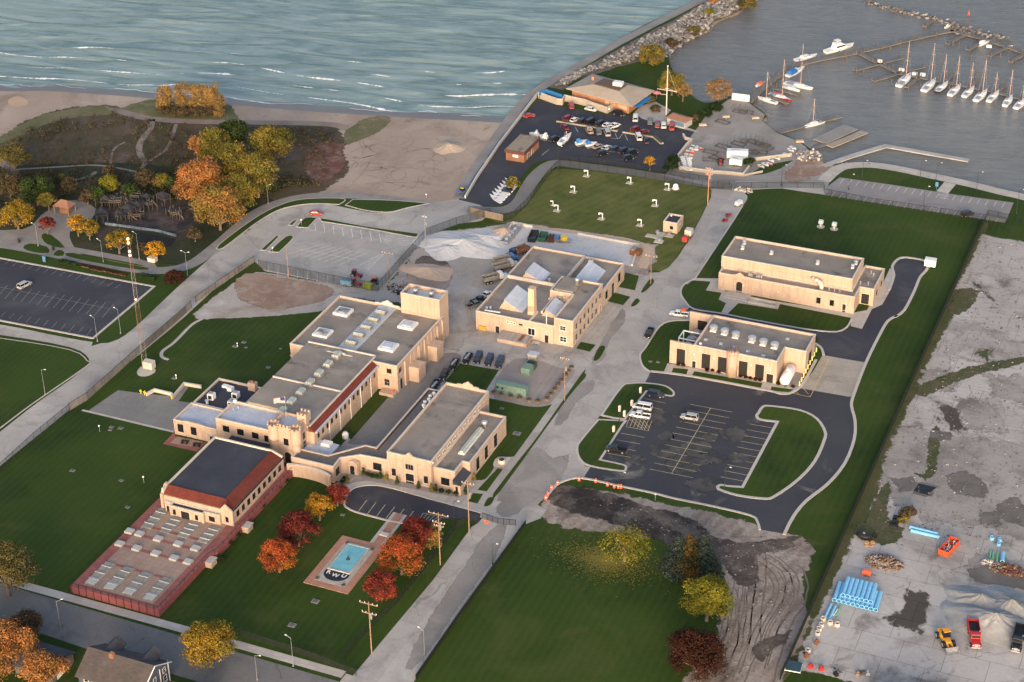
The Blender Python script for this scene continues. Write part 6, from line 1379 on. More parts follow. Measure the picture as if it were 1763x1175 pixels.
loc,rz = place(*C3((915,680))[0],20,4,.05,.6); t = thing('waste_bin','lime green waste bin in the corner of the inner fence','bin',loc,rz); b = MB(); b.taper(-1.2,-.7,.1,1.2,.7,1.5,-.15,-.1); obj('bin',b,mat('lime_paint',(.50,.55,.04),.5),t); b = MB(); b.box(-1.3,-.8,1.503,1.3,.8,1.62); obj('lid',b,MATS['lime_paint'],t)
# mowers and utility things on the street
for px,py,lb in ((1254,371,'red ride-on mower in the upper street, nearer the lawn'),(1248,380,'red ride-on mower in the upper street, lower of the pair')):
    loc,rz = place(px,py,10,-3,.06,.4); t = thing('ride_on_mower',lb,'mower',loc,rz,'red mowers on the upper street'); b = MB(); loft(b,[(-.9,.4,.35,.25,.6),(0,.45,.4,.25,.65),(1.0,.4,.3,.3,.9)]); obj('body',b,REDP,t); b = MB(); b.box(-.6,-.25,.66,-.1,.25,.85); b.box(-.65,-.25,.66,-.55,.25,1.2); obj('seat',b,DARKM,t)
    for x in (-.6,.7):
        for s in (-1,1): wheel(t,x,s*.5,.26,.2)
loc,rz = place(1183,409,14,-20,.06,.9); t = thing('tank_truck','small red and brown truck with a pale water tank parked by the street','truck',loc,rz); b = MB(); loft(b,[(-3,.9,.8,.6,1.2),(2,.9,.8,.6,1.2)]); obj('chassis',b,RUSTY,t); b = MB(); b.box(.6,-1.1,1.22,3.0,1.1,3.0); obj('tank',b,COPE,t); b = MB(); b.taper(-3.0,-.9,1.2,-1.4,.9,2.2,.2,.1); obj('cab',b,REDP,t)
for x in (-2.2,1.3,2.2):
    for s in (-1,1): wheel(t,x,s*.9,.42)
loc,rz = place(1272,350,-10,6,.06,.9); t = thing('compressor_trailer','white compressor trailer on the kerb below the lakefront gate','trailer',loc,rz); b = MB(); b.taper(-1.4,-.8,.5,1.4,.8,1.7,.1,.1); obj('body',b,WHITE,t); b = MB(); b.tube((1.4,0,.6),(2.6,0,.4),.06); obj('drawbar',b,DARKM,t)
for s in (-1,1): wheel(t,0,s*.8,.35)
x,y = P(1601,460); t = thing('white_trailer','white enclosed trailer on the rim of the turning circle','trailer',(x,y,.1),.05); b = MB(); b.box(-1.7,-1.1,.5,1.7,1.1,2.7); obj('box',b,WHITE,t); b = MB(); b.tube((1.7,0,.6),(2.9,0,.4),.06); obj('drawbar',b,DARKM,t)
for s in (-1,1): wheel(t,0,s*1.05,.35)
x,y = P(1577,1200,3.6); t = thing('office_trailer','white site office trailer with red marks cut by the bottom edge','trailer',(x,y,.04),0.); b = MB(); b.box(-8.3,-1.6,.6,8.3,1.6,3.4); obj('box',b,WHITE,t); b = MB(); b.box(-8.4,-1.7,3.403,8.4,1.7,3.6); obj('roof',b,ROOFG,t)
b = MB(); b.box(-1.5,-1.63,1.6,2.,-1.603,2.3); obj('red_panel',b,REDP,t)
for s in (-1,1): wheel(t,-5,s*1.4,.45); wheel(t,5,s*1.4,.45)
x,y = P(795,331,.6); t = thing('beach_buggy','small orange-topped utility truck at the lower end of the breakwater wall','truck',(x,y,.07),1.2); b = MB(); loft(b,[(-2.2,.8,.75,.4,1.0),(1.0,.8,.75,.4,1.0),(2.3,.8,.6,.4,.95)]); obj('body',b,PAINTS['grey'],t); b = MB(); b.taper(-.4,-.7,1.,1.1,.7,1.8,.15,.1); obj('windows',b,GLASS,t); b = MB(); b.box(-.2,-.4,1.8,.6,.4,2.0); obj('light_bar',b,YEL,t); b = MB(); b.box(-2.1,-.7,1.0,-.6,.7,1.4); obj('toolbox',b,PAINTS['blue'],t)
for xx in (-1.4,1.4):
    for s in (-1,1): wheel(t,xx,s*.75,.38)
# ---- pipes, rings and heaps on the derelict slab
def pipe_mesh(L_,ro,ri,n=14,flare=.12):
    b = MB(); vs = []; pr = [(ri,0),(ro*1.12,0),(ro*1.12,.4),(ro,.45),(ro,L_),(ri,L_)]
    for r0,yy in pr:
        for i in range(n): a = 6.28318*i/n; vs.append((r0*math.cos(a),yy-L_/2,r0*math.sin(a)))
    m = len(pr)
    for j in range(m):
        k = (j+1)%m
        for i in range(n): l = (i+1)%n; b.f.append((j*n+i,j*n+l,k*n+l,k*n+i))
    b.v = vs; b.m = [0]*len(b.f); return b
pm = None
a0 = P(*yd(285,712),.4); a1 = P(*yd(520,770),.4); 
L_ = (Vector(P(*yd(370,590),.4))-Vector(P(*yd(340,688),.4))).length
ROW = Vector(a1)-Vector(a0); nP = 10; ang0 = math.atan2(P(*yd(318,612),.4)[1]-a0[1],P(*yd(318,612),.4)[0]-a0[0])-math.pi/2
dirv = Vector((math.cos(ang0+math.pi/2),math.sin(ang0+math.pi/2)))
first = None
ordw = ['first','second','third','fourth','fifth','sixth','seventh','eighth','ninth','tenth']
for lvl in (0,1):
    for k in range(nP-lvl*2-(1 if lvl else 0)):
        t_ = (k+(1.6 if lvl else 0))/(nP-1)
        c = Vector(a0)+ROW*t_+dirv*(L_/2+(1.2 if lvl else 0)*1.0)
        if first is None:
            o = obj('water_main_pipe',pipe_mesh(L_,.52,.44),BLUE); first = o
        else: o = first.copy(); COL.objects.link(o)
        o.location = (c.x,c.y,.66+lvl*.98); o.rotation_euler = (0,0,ang0)
        tag(o,'%s pale blue pipe from the left in the %s layer of the big pipe stack' % (ordw[k],'upper' if lvl else 'lower'),'pipe','pale blue water main pipes')
def solo_pipe(A,B,r0,m,label,z=.04,nm='water_main_pipe',grp=None):
    a = Vector(P(*yd(*A),r0)); c = Vector(P(*yd(*B),r0)); d = c-a; o = obj(nm,pipe_mesh(d.length,r0,r0*.82),m); o.location = ((a.x+c.x)/2,(a.y+c.y)/2,r0+z+.04); o.rotation_euler = (0,0,math.atan2(d.y,d.x)-math.pi/2); tag(o,label,'pipe',grp); return o
GP = mat('green_pipe_plastic',(.16,.48,.26),.4)
solo_pipe((232,808),(268,732),.34,BLUE,'left short pale blue pipe below the big stack'); solo_pipe((258,818),(292,742),.34,BLUE,'right short pale blue pipe below the big stack')
solo_pipe((294,800),(322,745),.2,GP,'green pipe beside the short blue pipes'); solo_pipe((283,795),(305,760),.18,WHITE,'white pipe between blue and green pipes below the big stack')
solo_pipe((716,292),(876,332),.42,BLUE,'upper of two long blue pipes lying near the orange dumpster'); solo_pipe((722,312),(884,350),.42,BLUE,'lower of two long blue pipes lying near the orange dumpster')
solo_pipe((1243,492),(1248,440),.52,BLUE,'single blue pipe by the rubble at the right edge'); solo_pipe((1212,495),(1216,438),.25,GP,'right green pipe of three by the rubble'); solo_pipe((1188,475),(1194,428),.22,GP,'middle green pipe of three by the rubble'); solo_pipe((1173,472),(1177,428),.2,GP,'left green pipe of three by the rubble')
for (x,y,lb) in ((1183,362,'small blue pipe ring left of the blue pipe elbow'),(1228,372,'blue pipe elbow above the green pipes'),(1222,396,'blue pipe ring under the elbow')):
    X,Y = P(*yd(x,y)); b = pipe_mesh(.8,.5,.4); o = obj('pipe_fitting',b,BLUE); o.location = (X,Y,.45); o.rotation_euler = (1.57,0,.3); tag(o,lb,'pipe fitting')
MR = mat('maroon_bore',(.13,.04,.05),.7)
for k,(x,y) in enumerate(((222,822),(262,842),(302,853),(212,856),(199,879),(190,904),(135,1002))):
    X,Y = P(*yd(x,y)); q = thing('manhole_ring',['concrete ring nearest the short blue pipes','concrete ring second in the top row of rings','concrete ring at the right end of the top row of rings','concrete ring third down the fence side','concrete ring fourth down the fence side','concrete ring fifth down the fence side','concrete ring alone near the fence below the others'][k],'ring',(X,Y,.04),0,'concrete rings along the fence')
    b = MB(); pr = [(.42,0),(.62,0),(.62,.8),(.42,.8)]; n = 14; vs = [(r0*math.cos(6.28318*i/n),r0*math.sin(6.28318*i/n),z) for r0,z in pr for i in range(n)]
    b.add(vs,[(j*n+i,j*n+(i+1)%n,((j+1)%4)*n+(i+1)%n,((j+1)%4)*n+i) for j in range(4) for i in range(n)]); obj('ring',b,COPE,q); b = MB(); b.cyl(0,0,.02,.3,.415,14); obj('lining',b,MR,q)
for k,(x,y,lb,mm) in enumerate(((150,1092,'red crate near the fence at the bottom edge',REDP),(212,1105,'red hydrant body near the fence at the bottom edge',REDP),(128,1030,'rusty valve below the lone concrete ring',RUSTY),(185,955,'rusty valve pair beside the fence',RUSTY),(420,1135,'tan plate compactor at the bottom edge',POLE),(475,1128,'pale drum at the bottom edge',GREYM),(295,1135,'black tyre heap at the bottom edge',RUB),(515,345,'round black tank by the fence',DARKM))):
    X,Y = P(*yd(x,y)); q = thing('yard_equipment',lb,'equipment',(X,Y,.04),.4*k); b = MB(); b.taper(-.6,-.45,0,.6,.45,.7,.12,.1); obj('base',b,mm,q); b = MB(); b.cyl(0,0,.7,1.1,.28,10); obj('cap',b,mm,q)
X,Y = P(*yd(452,352)); q = thing('oval_tank','oval black tank lying by the fence above the rubble','tank',(X,Y,.04),-.15); b = MB(); b.ball(0,0,.7,1.9,1.1,.7,n=14); obj('shell',b,DARKM,q,smooth=True); b = MB(); b.cyl(0,0,1.35,1.55,.3); obj('hatch',b,GREYM,q)
for x,lb in ((470,'left orange cable drum by the oval black tank'),(503,'right orange cable drum by the oval black tank')):
    X,Y = P(*yd(x,395)); q = thing('cable_drum',lb,'drum',(X,Y,.04),.2); b = MB(); b.cyl(0,0,0,.12,.6,12); b.cyl(0,0,.8,.92,.6,12); obj('flanges',b,mat('orange_wood',(.62,.32,.12),.7),q); b = MB(); b.cyl(0,0,.123,.797,.4,12); obj('core',b,POLE,q)
loc,rz = place(*yd(470,555),30,6,.04,.5); t = thing('generator','orange towable generator above the blue pipe stack','generator',loc,rz); b = MB(); b.taper(-1.1,-.6,.4,1.1,.6,1.4,.15,.1); obj('body',b,ORNG,t); b = MB(); b.tube((1.1,0,.5),(2.2,0,.4),.06); obj('drawbar',b,DARKM,t)
for s in (-1,1): wheel(t,0,s*.6,.3)
for k,(x,y) in enumerate(((640,245),(632,270),(625,295))):
    X,Y = P(*yd(x,y)); b = MB(); b.taper(-.9,-.6,0,.9,.6,.8,.1,.1); b.cyl(0,0,.8,.95,.3); o = obj('black_crate',b,DARKM); o.location = (X,Y,.04); tag(o,['upper','middle','lower'][k]+' black crate of three in a line near the brown bush','crate','black crates in a line')
def rubble(name,cx_,cy_,rx,ry,n,s,h,m,label,seed=2,z=.04):
    r2 = random.Random(seed); b = MB(); x0,y0 = P(cx_,cy_)
    for k in range(n):
        a = r2.uniform(0,6.28); q = math.sqrt(r2.random()); x = x0+rx*q*math.cos(a); y = y0+ry*q*math.sin(a); ss = s*r2.uniform(.4,1.3); zz = z+h*(1-q)*r2.random()
        if isinstance(m,list): b.k = r2.randrange(len(m))
        i0 = len(b.v); b.box(-ss,-ss*.7,-ss*.5,ss,ss*.7,ss*.5); R3 = Matrix.Rotation(r2.uniform(0,6.28),3,Vector((r2.random(),r2.random(),r2.random())).normalized())
        for i in range(i0,len(b.v)): v = R3@Vector(b.v[i]); b.v[i] = (v.x+x,v.y+y,v.z+zz+ss*.4)
    o = obj(name,b,m,kind='stuff'); o['label'] = label; o['category'] = 'rubble'; return o
rubble('rubble_heap',*yd(568,495),4.6,3.0,420,.3,1.6,[RUSTY,DIRT,POLE,DIRT,STN],'heap of broken brown rubble above the orange generator')
rubble('rubble_heap',*yd(1270,535),4.2,2.4,260,.3,1.0,[RUSTY,MR,DIRT,POLE],'rusty scrap heap below the blue pipe at the right edge',4)
rubble('rubble_heap',*yd(1165,498),1.8,1.2,60,.3,.8,[COPE,GREYM],'pale broken slabs below the green pipes',5)
b = MB(); 
gx,gy = P(*yd(1215,800))
mound(b,*yd(1200,840),11,8.5,3.0,8,36,14); mound(b,*yd(1120,720),9,5.2,2.4,9,32,12); mound(b,*yd(1290,760),9,7,3.0,10,32,12)
tag(obj('gravel_heap',b,gmat('heap_gravel',(.27,.265,.26),(.40,.395,.39),.12,(.25,.245,.24),.12,(.52,.66),1.6,.12),smooth=True),'large pale gravel heap with three crests behind the red dump truck','gravel heap')
b = MB(); mound(b,800,421,14,10,1.9,3,40,16); mound(b,838,412,10,7,1.3,5,32,12); mound(b,770,432,8,6,1.6,6,32,12)
tag(obj('gravel_heap',b,gmat('white_gravel',(.56,.54,.52),(.64,.62,.60),.15,(.44,.42,.40),.2,(.55,.75),1.3,.1),smooth=True),'large whitish gravel heap in the yard left of the workshop','gravel heap')
for a,lb in (((868,402,4.5,6,2.,12),'orange sand piled at the corner of the storage slab'),((738,468,8,6,1.4,13),'low tan earth mound beside the black soil patch')): b = MB(); mound(b,*a); tag(obj('sand_pile',b,MATS['tan_fill'],smooth=True),lb,'sand pile')
rubble('scrap_stones',688,498,4,3,160,.3,.8,[DARKM,RUSTY,GREYM],'dark scrap stacked behind the square tower',7)
rubble('rocks',*C3((1130,715))[0],3,2,80,.35,.8,[DARKM,GREYM],'dark boulders beside the sloped frame near the tower',8)
rubble('entrance_stones',1281,329,3.2,1.6,50,.45,.8,[COPE,GREYM,POLE],'pile of stones beside the lakefront gate',9)
rubble('ramp_stones',1393,270,4.5,5,120,.5,.6,[COPE,GREYM,DIRT],'rough stones at the water edge by the boat ramp',10)
# ================================================================ rocks of the breakwater
def inpoly(x,y,pl):
    c = False; n = len(pl); j = n-1
    for i in range(n):
        if (pl[i][1] > y) != (pl[j][1] > y) and x < (pl[j][0]-pl[i][0])*(y-pl[i][1])/(pl[j][1]-pl[i][1])+pl[i][0]: c = not c
        j = i
    return c
ROCKM = [mat('rock_pale',(.36,.33,.30),.9,.2,.8),mat('rock_grey',(.22,.205,.195),.9,.2,.8),mat('rock_dark',(.13,.12,.12),.9,.2,.8)]
def rocks(name,poly,n,s0,s1,label,seed,h=.8,z=0.,wts=(3,4,2)):
    r2 = random.Random(seed); b = MB(); w = [P(p[0],p[1]) for p in poly]; xs_ = [p[0] for p in w]; ys_ = [p[1] for p in w]; k = 0; g = 0
    pick = [i for i,q in enumerate(wts) for _ in range(q)]
    while k < n and g < n*60:
        g += 1; x = r2.uniform(min(xs_),max(xs_)); y = r2.uniform(min(ys_),max(ys_))
        if not inpoly(x,y,w): continue
        s = r2.uniform(s0,s1); i0 = len(b.v); b.k = r2.choice(pick); b.ball(0,0,0,s*r2.uniform(.8,1.3),s*r2.uniform(.7,1.1),s*r2.uniform(.5,.85),n=5,j=.35)
        Rm = Matrix.Rotation(r2.uniform(0,6.28),3,'Z')@Matrix.Rotation(r2.uniform(-.6,.6),3,'X'); zz = z+r2.random()*h
        for i in range(i0,len(b.v)): v = Rm@Vector(b.v[i]); b.v[i] = (v.x+x,v.y+y,v.z+zz)
        k += 1
    o = obj(name,b,ROCKM,kind='stuff'); o['label'] = label; o['category'] = 'rocks'; return o
c9 = lambda *p: crop(900,0,4.4075,p)
sheet('breakwater_base',c9((200,660),(420,540),(600,450),(800,340),(1000,230),(1180,140),(1320,60),(1420,-10),(1560,-120),(1760,-100),(1800,-40),(1740,10),(1640,80),(1560,120),(1440,170),(1380,230),(1260,270),(1160,340),(1110,400),(1060,450),(860,470),(700,510),(560,560),(400,600),(300,680)),.02,gmat('stony_ground',(.15,.125,.105),(.21,.18,.15),.1,(.09,.08,.06),.2,(.5,.7)),0,(1.5,.5))
rocks('breakwater_rocks',c9((560,530),(660,450),(820,365),(1000,270),(1180,175),(1320,85),(1440,10),(1560,-110),(1720,-90),(1750,-20),(1640,75),(1560,115),(1440,170),(1360,240),(1250,290),(1150,340),(1070,390),(900,400),(850,460),(700,500)),3400,.3,.9,'pale armour rocks heaped along the breakwater',3,1.5)
rocks('breakwater_rocks',c9((230,650),(420,540),(560,500),(600,520),(480,560),(330,640)),260,.35,.9,'stones scattered behind the clubhouse along the breakwater path',4,.5)
rocks('lake_edge_rocks',c9((480,460),(560,400),(700,330),(840,260),(980,180),(1100,120),(1250,40),(1260,50),(1110,138),(990,200),(850,285),(710,350),(570,425),(490,470)),230,.4,.9,'dark wet rocks on the lake side of the breakwater walkway',5,.4,-.9,(0,1,4))
rocks('shore_rocks',[(1409,276),(1436,279.5),(1498,281),(1550,289),(1602,300),(1672,314),(1724,326),(1800,345),(1800,351),(1724,332),(1672,320),(1602,306),(1550,295),(1498,286.5),(1436,285),(1412,282)],900,.28,.6,'small pale stones along the lakefront promenade',6,.4,-.7,(4,4,2))
rocks('harbour_rocks',[(1484,-1),(1500,-3),(1560,14),(1620,28),(1652,38),(1700,52),(1744,62),(1744,68),(1700,58),(1650,45),(1600,31),(1550,20),(1490,4)],230,.4,.95,'line of boulders across the far side of the marina',7,.7,-1.2,(1,3,4))
rocks('harbour_rocks',[(1640,46),(1660,44),(1700,58),(1746,64),(1746,69),(1690,64),(1640,54)],60,.4,.8,'boulders at the head of the long marina jetty',8,.6,-1.0,(1,3,4))
rocks('marina_edge_rocks',[(1148,100),(1160,84),(1186,68),(1222,52),(1227,42),(1215,38),(1180,55),(1150,78),(1140,100)],260,.4,.9,'brown stones between breakwater and marina water',9,.5,-.5,(2,3,3))
rocks('slab_debris',[(1700,415),(1763,425),(1763,900),(1700,960),(1560,900),(1500,930),(1560,740),(1650,560)],900,.10,.32,'small dark debris scattered over the derelict slab',10,.05,.05,(1,2,4))
rocks('mud_clods',[(990,850),(1200,900),(1380,940),(1370,1060),(1290,1170),(1200,1170),(1250,1000),(1180,940),(1060,890)],500,.08,.28,'clods of earth on the churned muddy ground',11,.05,.05,(0,2,4))
# blue panels on the breakwater walkway wall
bwall = world([(784,341),(806,302),(846,244),(876,202),(909,165)]); q = thing('sea_wall','low concrete sea wall with faded blue stripes along the beach side of the marina car park','wall',(*bwall[2][:2],0)); b = MB()
wp = world([(801,342),(822,306),(860,250),(889,212),(921,170),(927,163)]); ribbon(b,wp,.5,0,1.1); obj('wall',b,COPE,q,off=(*bwall[2][:2],0))
def along(path,t0,t1,n=6):
    P_ = [Vector(p[:2]) for p in path]; L = [0]
    for a,c in zip(P_[:-1],P_[1:]): L.append(L[-1]+(c-a).length)
    out = []
    for k in range(n+1):
        s = L[-1]*(t0+(t1-t0)*k/n)
        for i in range(len(P_)-1):
            if L[i] <= s <= L[i+1]+1e-6: out.append(tuple(P_[i].lerp(P_[i+1],(s-L[i])/(L[i+1]-L[i])))); break
    return out
BLS = mat('faded_blue_paint',(.055,.13,.26),.7,.25,.6)
for t0,t1 in ((.0,.30),(.36,.58),(.80,.97)): b = MB(); ribbon(b,offs(along(wp,t0,t1),.75),.9,.30,.42); obj('blue_stripe',b,BLS,q,off=(*bwall[2][:2],0))
# ================================================================ jetties
DOCK = gmat('dock_planks',(.185,.17,.16),(.25,.232,.22),.2,(.14,.13,.125),.4,(.55,.7),joints=(.4,8,0,.05),jc=(.7,.7,.7))
PILE = mat('pile_wood',(.14,.115,.095),.9)
def jetty(label,pts,w=2.2,step=7.,z=-.25,name='jetty',m=None,piles=True,grp=None,ph=1.4):
    wpt = [P(p[0],p[1],z) for p in pts]; L = (*wpt[0],0.); q = thing(name,label,'jetty',L,0,grp); b = MB(); ribbon(b,wpt,w,z-.35,z); obj('deck',b,m or DOCK,q,off=L)
    if piles:
        tot = sum((Vector(a)-Vector(c)).length for a,c in zip(wpt[:-1],wpt[1:])); k = max(1,int(tot/step))
        A = along(offs(wpt,w/2+.15),0,1,k); B = along(offs(wpt,-w/2-.15),0,1,k)
        pm_ = None
        for p in A+B:
            if pm_ is None: b = MB(); b.cyl(0,0,-3,ph+z,.16,7); pm_ = obj('pile',b,PILE,q); o = pm_
            else: o = pm_.copy(); COL.objects.link(o); o.parent = q
            o.location = (p[0]-L[0],p[1]-L[1],0)
    return q
cm = lambda *p: crop(1150,0,2.876,p)
jetty('long main jetty curving from the boat yard to the far boulders',cm((400,505),(460,445),(530,385),(590,340),(650,318),(770,290),(880,270),(1040,235),(1200,195),(1330,165),(1410,150)),2.6,9)
jetty('second jetty running right past the row of moored sailboats',cm((945,262),(1045,312),(1145,360),(1245,380),(1450,420),(1600,450),(1763,490),(1950,530)),2.0,9)
jetty('angled jetty from the head of the main jetty towards the right edge',cm((1400,150),(1480,170),(1560,192),(1680,230),(1763,262),(1900,310)),2.2,9)
for k,(a,c) in enumerate((((925,347),(1160,285)),((1018,400),(1145,362)),((1145,356),(1272,330)),((1180,432),(1242,382)),((1383,216),(1465,175)),((1485,246),(1550,210)),((1590,276),(1670,236)),((1695,306),(1763,268)),((1380,395),(1410,366)),((1505,418),(1537,390)),((1640,446),(1670,418)),((530,436),(655,472)),((500,470),(590,512)),((1270,130),(1310,100)))):
    jetty(['left finger jetty with the white box on the second jetty','long finger jetty left of the green-striped sailboat','finger jetty right of the white locker','finger jetty touching the green-striped sailboat','first short finger jetty below the far angled jetty','second short finger jetty below the far angled jetty','third short finger jetty below the far angled jetty','fourth short finger jetty at the right edge','stub behind the second sailboat of the row','stub behind the fifth sailboat of the row','stub behind the seventh sailboat of the row','finger jetty between the two left sailboats and the white cabin boat','finger jetty between the red-hulled and the white sailboat','stub jetty near the far boulders'][k],cm(a,c),1.6,8,grp='finger jetties')
jetty('grey jetty with the small lone sailboat',cm((535,657),(700,612),(855,574)),2.6,30,piles=False)
jetty('wide grey floating platform, left of the two by the ramp',cm((752,700),(905,628)),6.0,30,m=gmat('dock_grey',(.25,.24,.225),(.31,.295,.28),.15),piles=False,name='floating_platform')
jetty('narrow tan floating platform, right of the two by the ramp',cm((800,724),(975,652)),3.0,30,m=gmat('dock_tan',(.33,.275,.22),(.38,.32,.26),.2),piles=False,name='floating_platform')
jetty('short gangway from the ramp to the floating platforms',cm((705,742),(780,712)),1.6,30,piles=False,name='gangway')
jetty('pale bent concrete pier beside the lakefront promenade',cm((770,822),(900,775),(1078,722),(1250,752),(1490,794)),2.4,30,z=.1,m=gmat('pier_concrete',(.42,.40,.375),(.50,.475,.45),.15,None,joints=(3,3,0,.08),jc=(.8,.8,.8)),piles=False,name='concrete_pier')
jetty('grey boat ramp platform at the tip of the boat yard',cm((420,520),(470,568)),5,30,piles=False,name='ramp_platform')
# loose mooring piles
q = None
for k,(x,y) in enumerate(((885,312),(968,365),(1100,255),(1105,420),(1135,425),(1410,228),(1440,235),(1545,270),(1320,460),(1620,520),(1350,325),(1525,360),(1570,360),(1390,452),(1500,300),(1645,285),(1230,400),(1250,442))):
    X,Y = P(*cm((x,y))[0],-1); 
    if q is None: b = MB(); b.cyl(0,0,-3,1.2,.2,7); b.cyl(0,0,1.2,1.3,.26,7); q = obj('mooring_pile',b,PILE); o = q
    else: o = q.copy(); COL.objects.link(o)
    o.location = (X,Y,0); tag(o,'dark mooring pile standing free '+('near the moored row of sailboats' if x > 1090 and y > 290 else 'beside the far angled jetty' if x > 1390 else 'left of the second jetty'),'mooring pile','free mooring piles')
# ================================================================ boats
HW = paint('hull',(.72,.71,.69))
def hull(b,L_,W_,H_,z0=-.3,n=11):
    vs = []; m = 7
    for j in range(n):
        t = j/(n-1); x = -L_/2+L_*t; w = W_/2*(1-max(0,(t-.35)/.65)**2.2)*(.72+.28*min(1,t/.35)); w = max(w,.03); sh = H_*(.92+.22*t*t)
        for y,z in ((-w,sh),(-w*.96,sh*.55),(-w*.6,0.08),(0,0),(w*.6,.08),(w*.96,sh*.55),(w,sh)): vs.append((x+(.06*L_*(z/H_) if t > .9 else 0),y,z+z0))
    fs = [(j*m+i,(j+1)*m+i,(j+1)*m+i+1,j*m+i+1) for j in range(n-1) for i in range(m-1)]+[tuple(range(m))[::-1]]
    return b.add(vs,fs),[vs[j*m] for j in range(n)],[vs[j*m+6] for j in range(n)]
def boat_common(stern,bow,label,name,W_,H_,m,zw=-1.0,grp=None,cat='boat'):
    a = Vector(P(*stern,zw+.4)); c = Vector(P(*bow,zw+.4)); L_ = (c-a).length; rz = math.atan2((c-a).y,(c-a).x); mid_ = (a+c)/2
    t = thing(name,label,cat,(mid_.x,mid_.y,zw),rz,grp); b = MB(); _,A,B = hull(b,L_,W_ or L_*.3,H_); obj('hull',b,m,t)
    n = len(A); b = MB(); b.add([(p[0],p[1]*.97,p[2]-.03) for p in A]+[(p[0],p[1]*.97,p[2]-.03) for p in B],[(i,i+n,i+1+n,i+1)[::-1] for i in range(n-1)]); obj('deck',b,WHITE,t); return t,L_
MST = mat('sunlit_mast',(.58,.37,.27),.5,.05)  # orange glow of the low sun put into the mast colour
def sailboat(stern,bow,mtop,label,m=None,cover=None,zw=-1.0,grp='sailboats moored in the marina',trailer=False,stripe=None):
    t,L_ = boat_common(stern,bow,label,'sailboat',None,1.15,m or HW,zw,grp,'sailboat'); W_ = L_*.3; z = .78
    b = MB(); b.taper(-L_*.12,-W_*.26,z,L_*.26,W_*.26,z+.55,.15,.12,.8); o = obj('cabin',b,WHITE,t); b = MB()
    for s in (-1,1): b.box(-L_*.06,s*W_*.235-.02,z+.18,L_*.14,s*W_*.235+.02,z+.38)
    obj('cabin_window',b,GLASS,o)
    b = MB(); b.box(-L_*.40,-W_*.22,z+.02,-L_*.14,W_*.22,z+.07); obj('cockpit',b,GREYM,t)
    mx = L_*.10; ctr = t.location
    if mtop is not None:
        h = 0; lo,hi_ = 2.,30.
        X0 = ctr.x+mx*math.cos(t.rotation_euler.z); Y0 = ctr.y+mx*math.sin(t.rotation_euler.z)
        for _ in range(30):
            mm_ = (lo+hi_)/2; v = np.array([X0,Y0,mm_+zw])-CAM; yy = CY+F_PX*(v@_D)/(v@_F)
            if yy > mtop: lo = mm_
            else: hi_ = mm_
        h = lo
        b = MB(); b.tube((mx,0,z),(mx,0,h),.11,7,.08); o = obj('mast',b,MST,t); b = MB()
        for f in (.5,.74): b.tube((mx,-.8,h*f),(mx,.8,h*f),.05,5)
        obj('spreader',b,MST,o)
        b = MB(); b.tube((mx,0,z+1.1),(-L_*.30,0,z+1.0),.07,6); o = obj('boom',b,MST,t); b = MB(); b.tube((mx-.2,0,z+1.28),(-L_*.28,0,z+1.15),.17,7); obj('sail_cover',b,cover or paint('sailcover',(.10,.12,.18)),o)
        b = MB()
        for q_ in ((L_*.49,0,.9),(-L_*.48,0,.85),(mx-.2,W_*.45,.8),(mx-.2,-W_*.45,.8)): b.tube(q_,(mx,0,h*.97),.018,4)
        obj('rigging',b,GREYM,t)
    if stripe: b = MB(); [b.tube((-L_*.44,s*W_*.375,.5),(L_*.15,s*W_*.5,.55),.06,4) for s in (-1,1)]; obj('stripe',b,stripe,t)
    if trailer: 
        b = MB(); b.box(-L_*.35,-.7,-1.1,L_*.5,.7,-.95); [b.box(x,-.6,-.95,x+.1,.6,-.35) for x in (-1.5,1.5)]; obj('trailer',b,GREYM,t)
    return t
c1 = lambda x,y: cm((x,y))[0]
sailboat(c1(1143,428),c1(1200,368),c1(1197,205)[1],'big white sailboat with green stripe and dark cockpit cover, left end of the moored row',stripe=paint('mint',(.12,.40,.24)))
for k,(st,bw_,my,lb,cv) in enumerate((((1267,452),(1322,396),215,'second sailboat in the moored row, counting from the green-striped one',None),((1330,458),(1384,410),270,'third sailboat in the moored row, with a dark hull',None),((1396,473),(1446,424),277,'fourth sailboat in the moored row, with a tall orange-lit mast',None),((1466,480),(1514,435),311,'fifth sailboat in the moored row, with a short mast',None),((1524,500),(1578,450),296,'sixth sailboat in the moored row, with an orange-lit mast',None),((1588,503),(1636,456),360,'seventh sailboat in the moored row, with a low pale mast',None),((1668,525),(1702,478),346,'eighth sailboat in the moored row, alone in its berth',None),((1722,538),(1775,490),400,'last sailboat in the moored row, cut by the right edge',None))):
    sailboat(c1(*st),c1(*bw_),c1(0,my)[1],lb,PAINTS['black'] if k == 1 else None)
sailboat(c1(540,512),c1(450,486),c1(0,355)[1],'white sailboat nearest the boat yard with a green sail cover',cover=PAINTS['green'])
sailboat(c1(500,466),c1(608,500),c1(0,297)[1],'red-hulled sailboat with a red sail cover',paint('redhull',(.38,.02,.02)),PAINTS['red'])
sailboat(c1(575,412),c1(710,440),c1(0,219)[1],'long white sailboat with the tallest orange-lit mast at the main jetty')
sailboat(c1(770,602),c1(682,628),c1(0,489)[1],'small white sailboat alone beside the grey jetty')
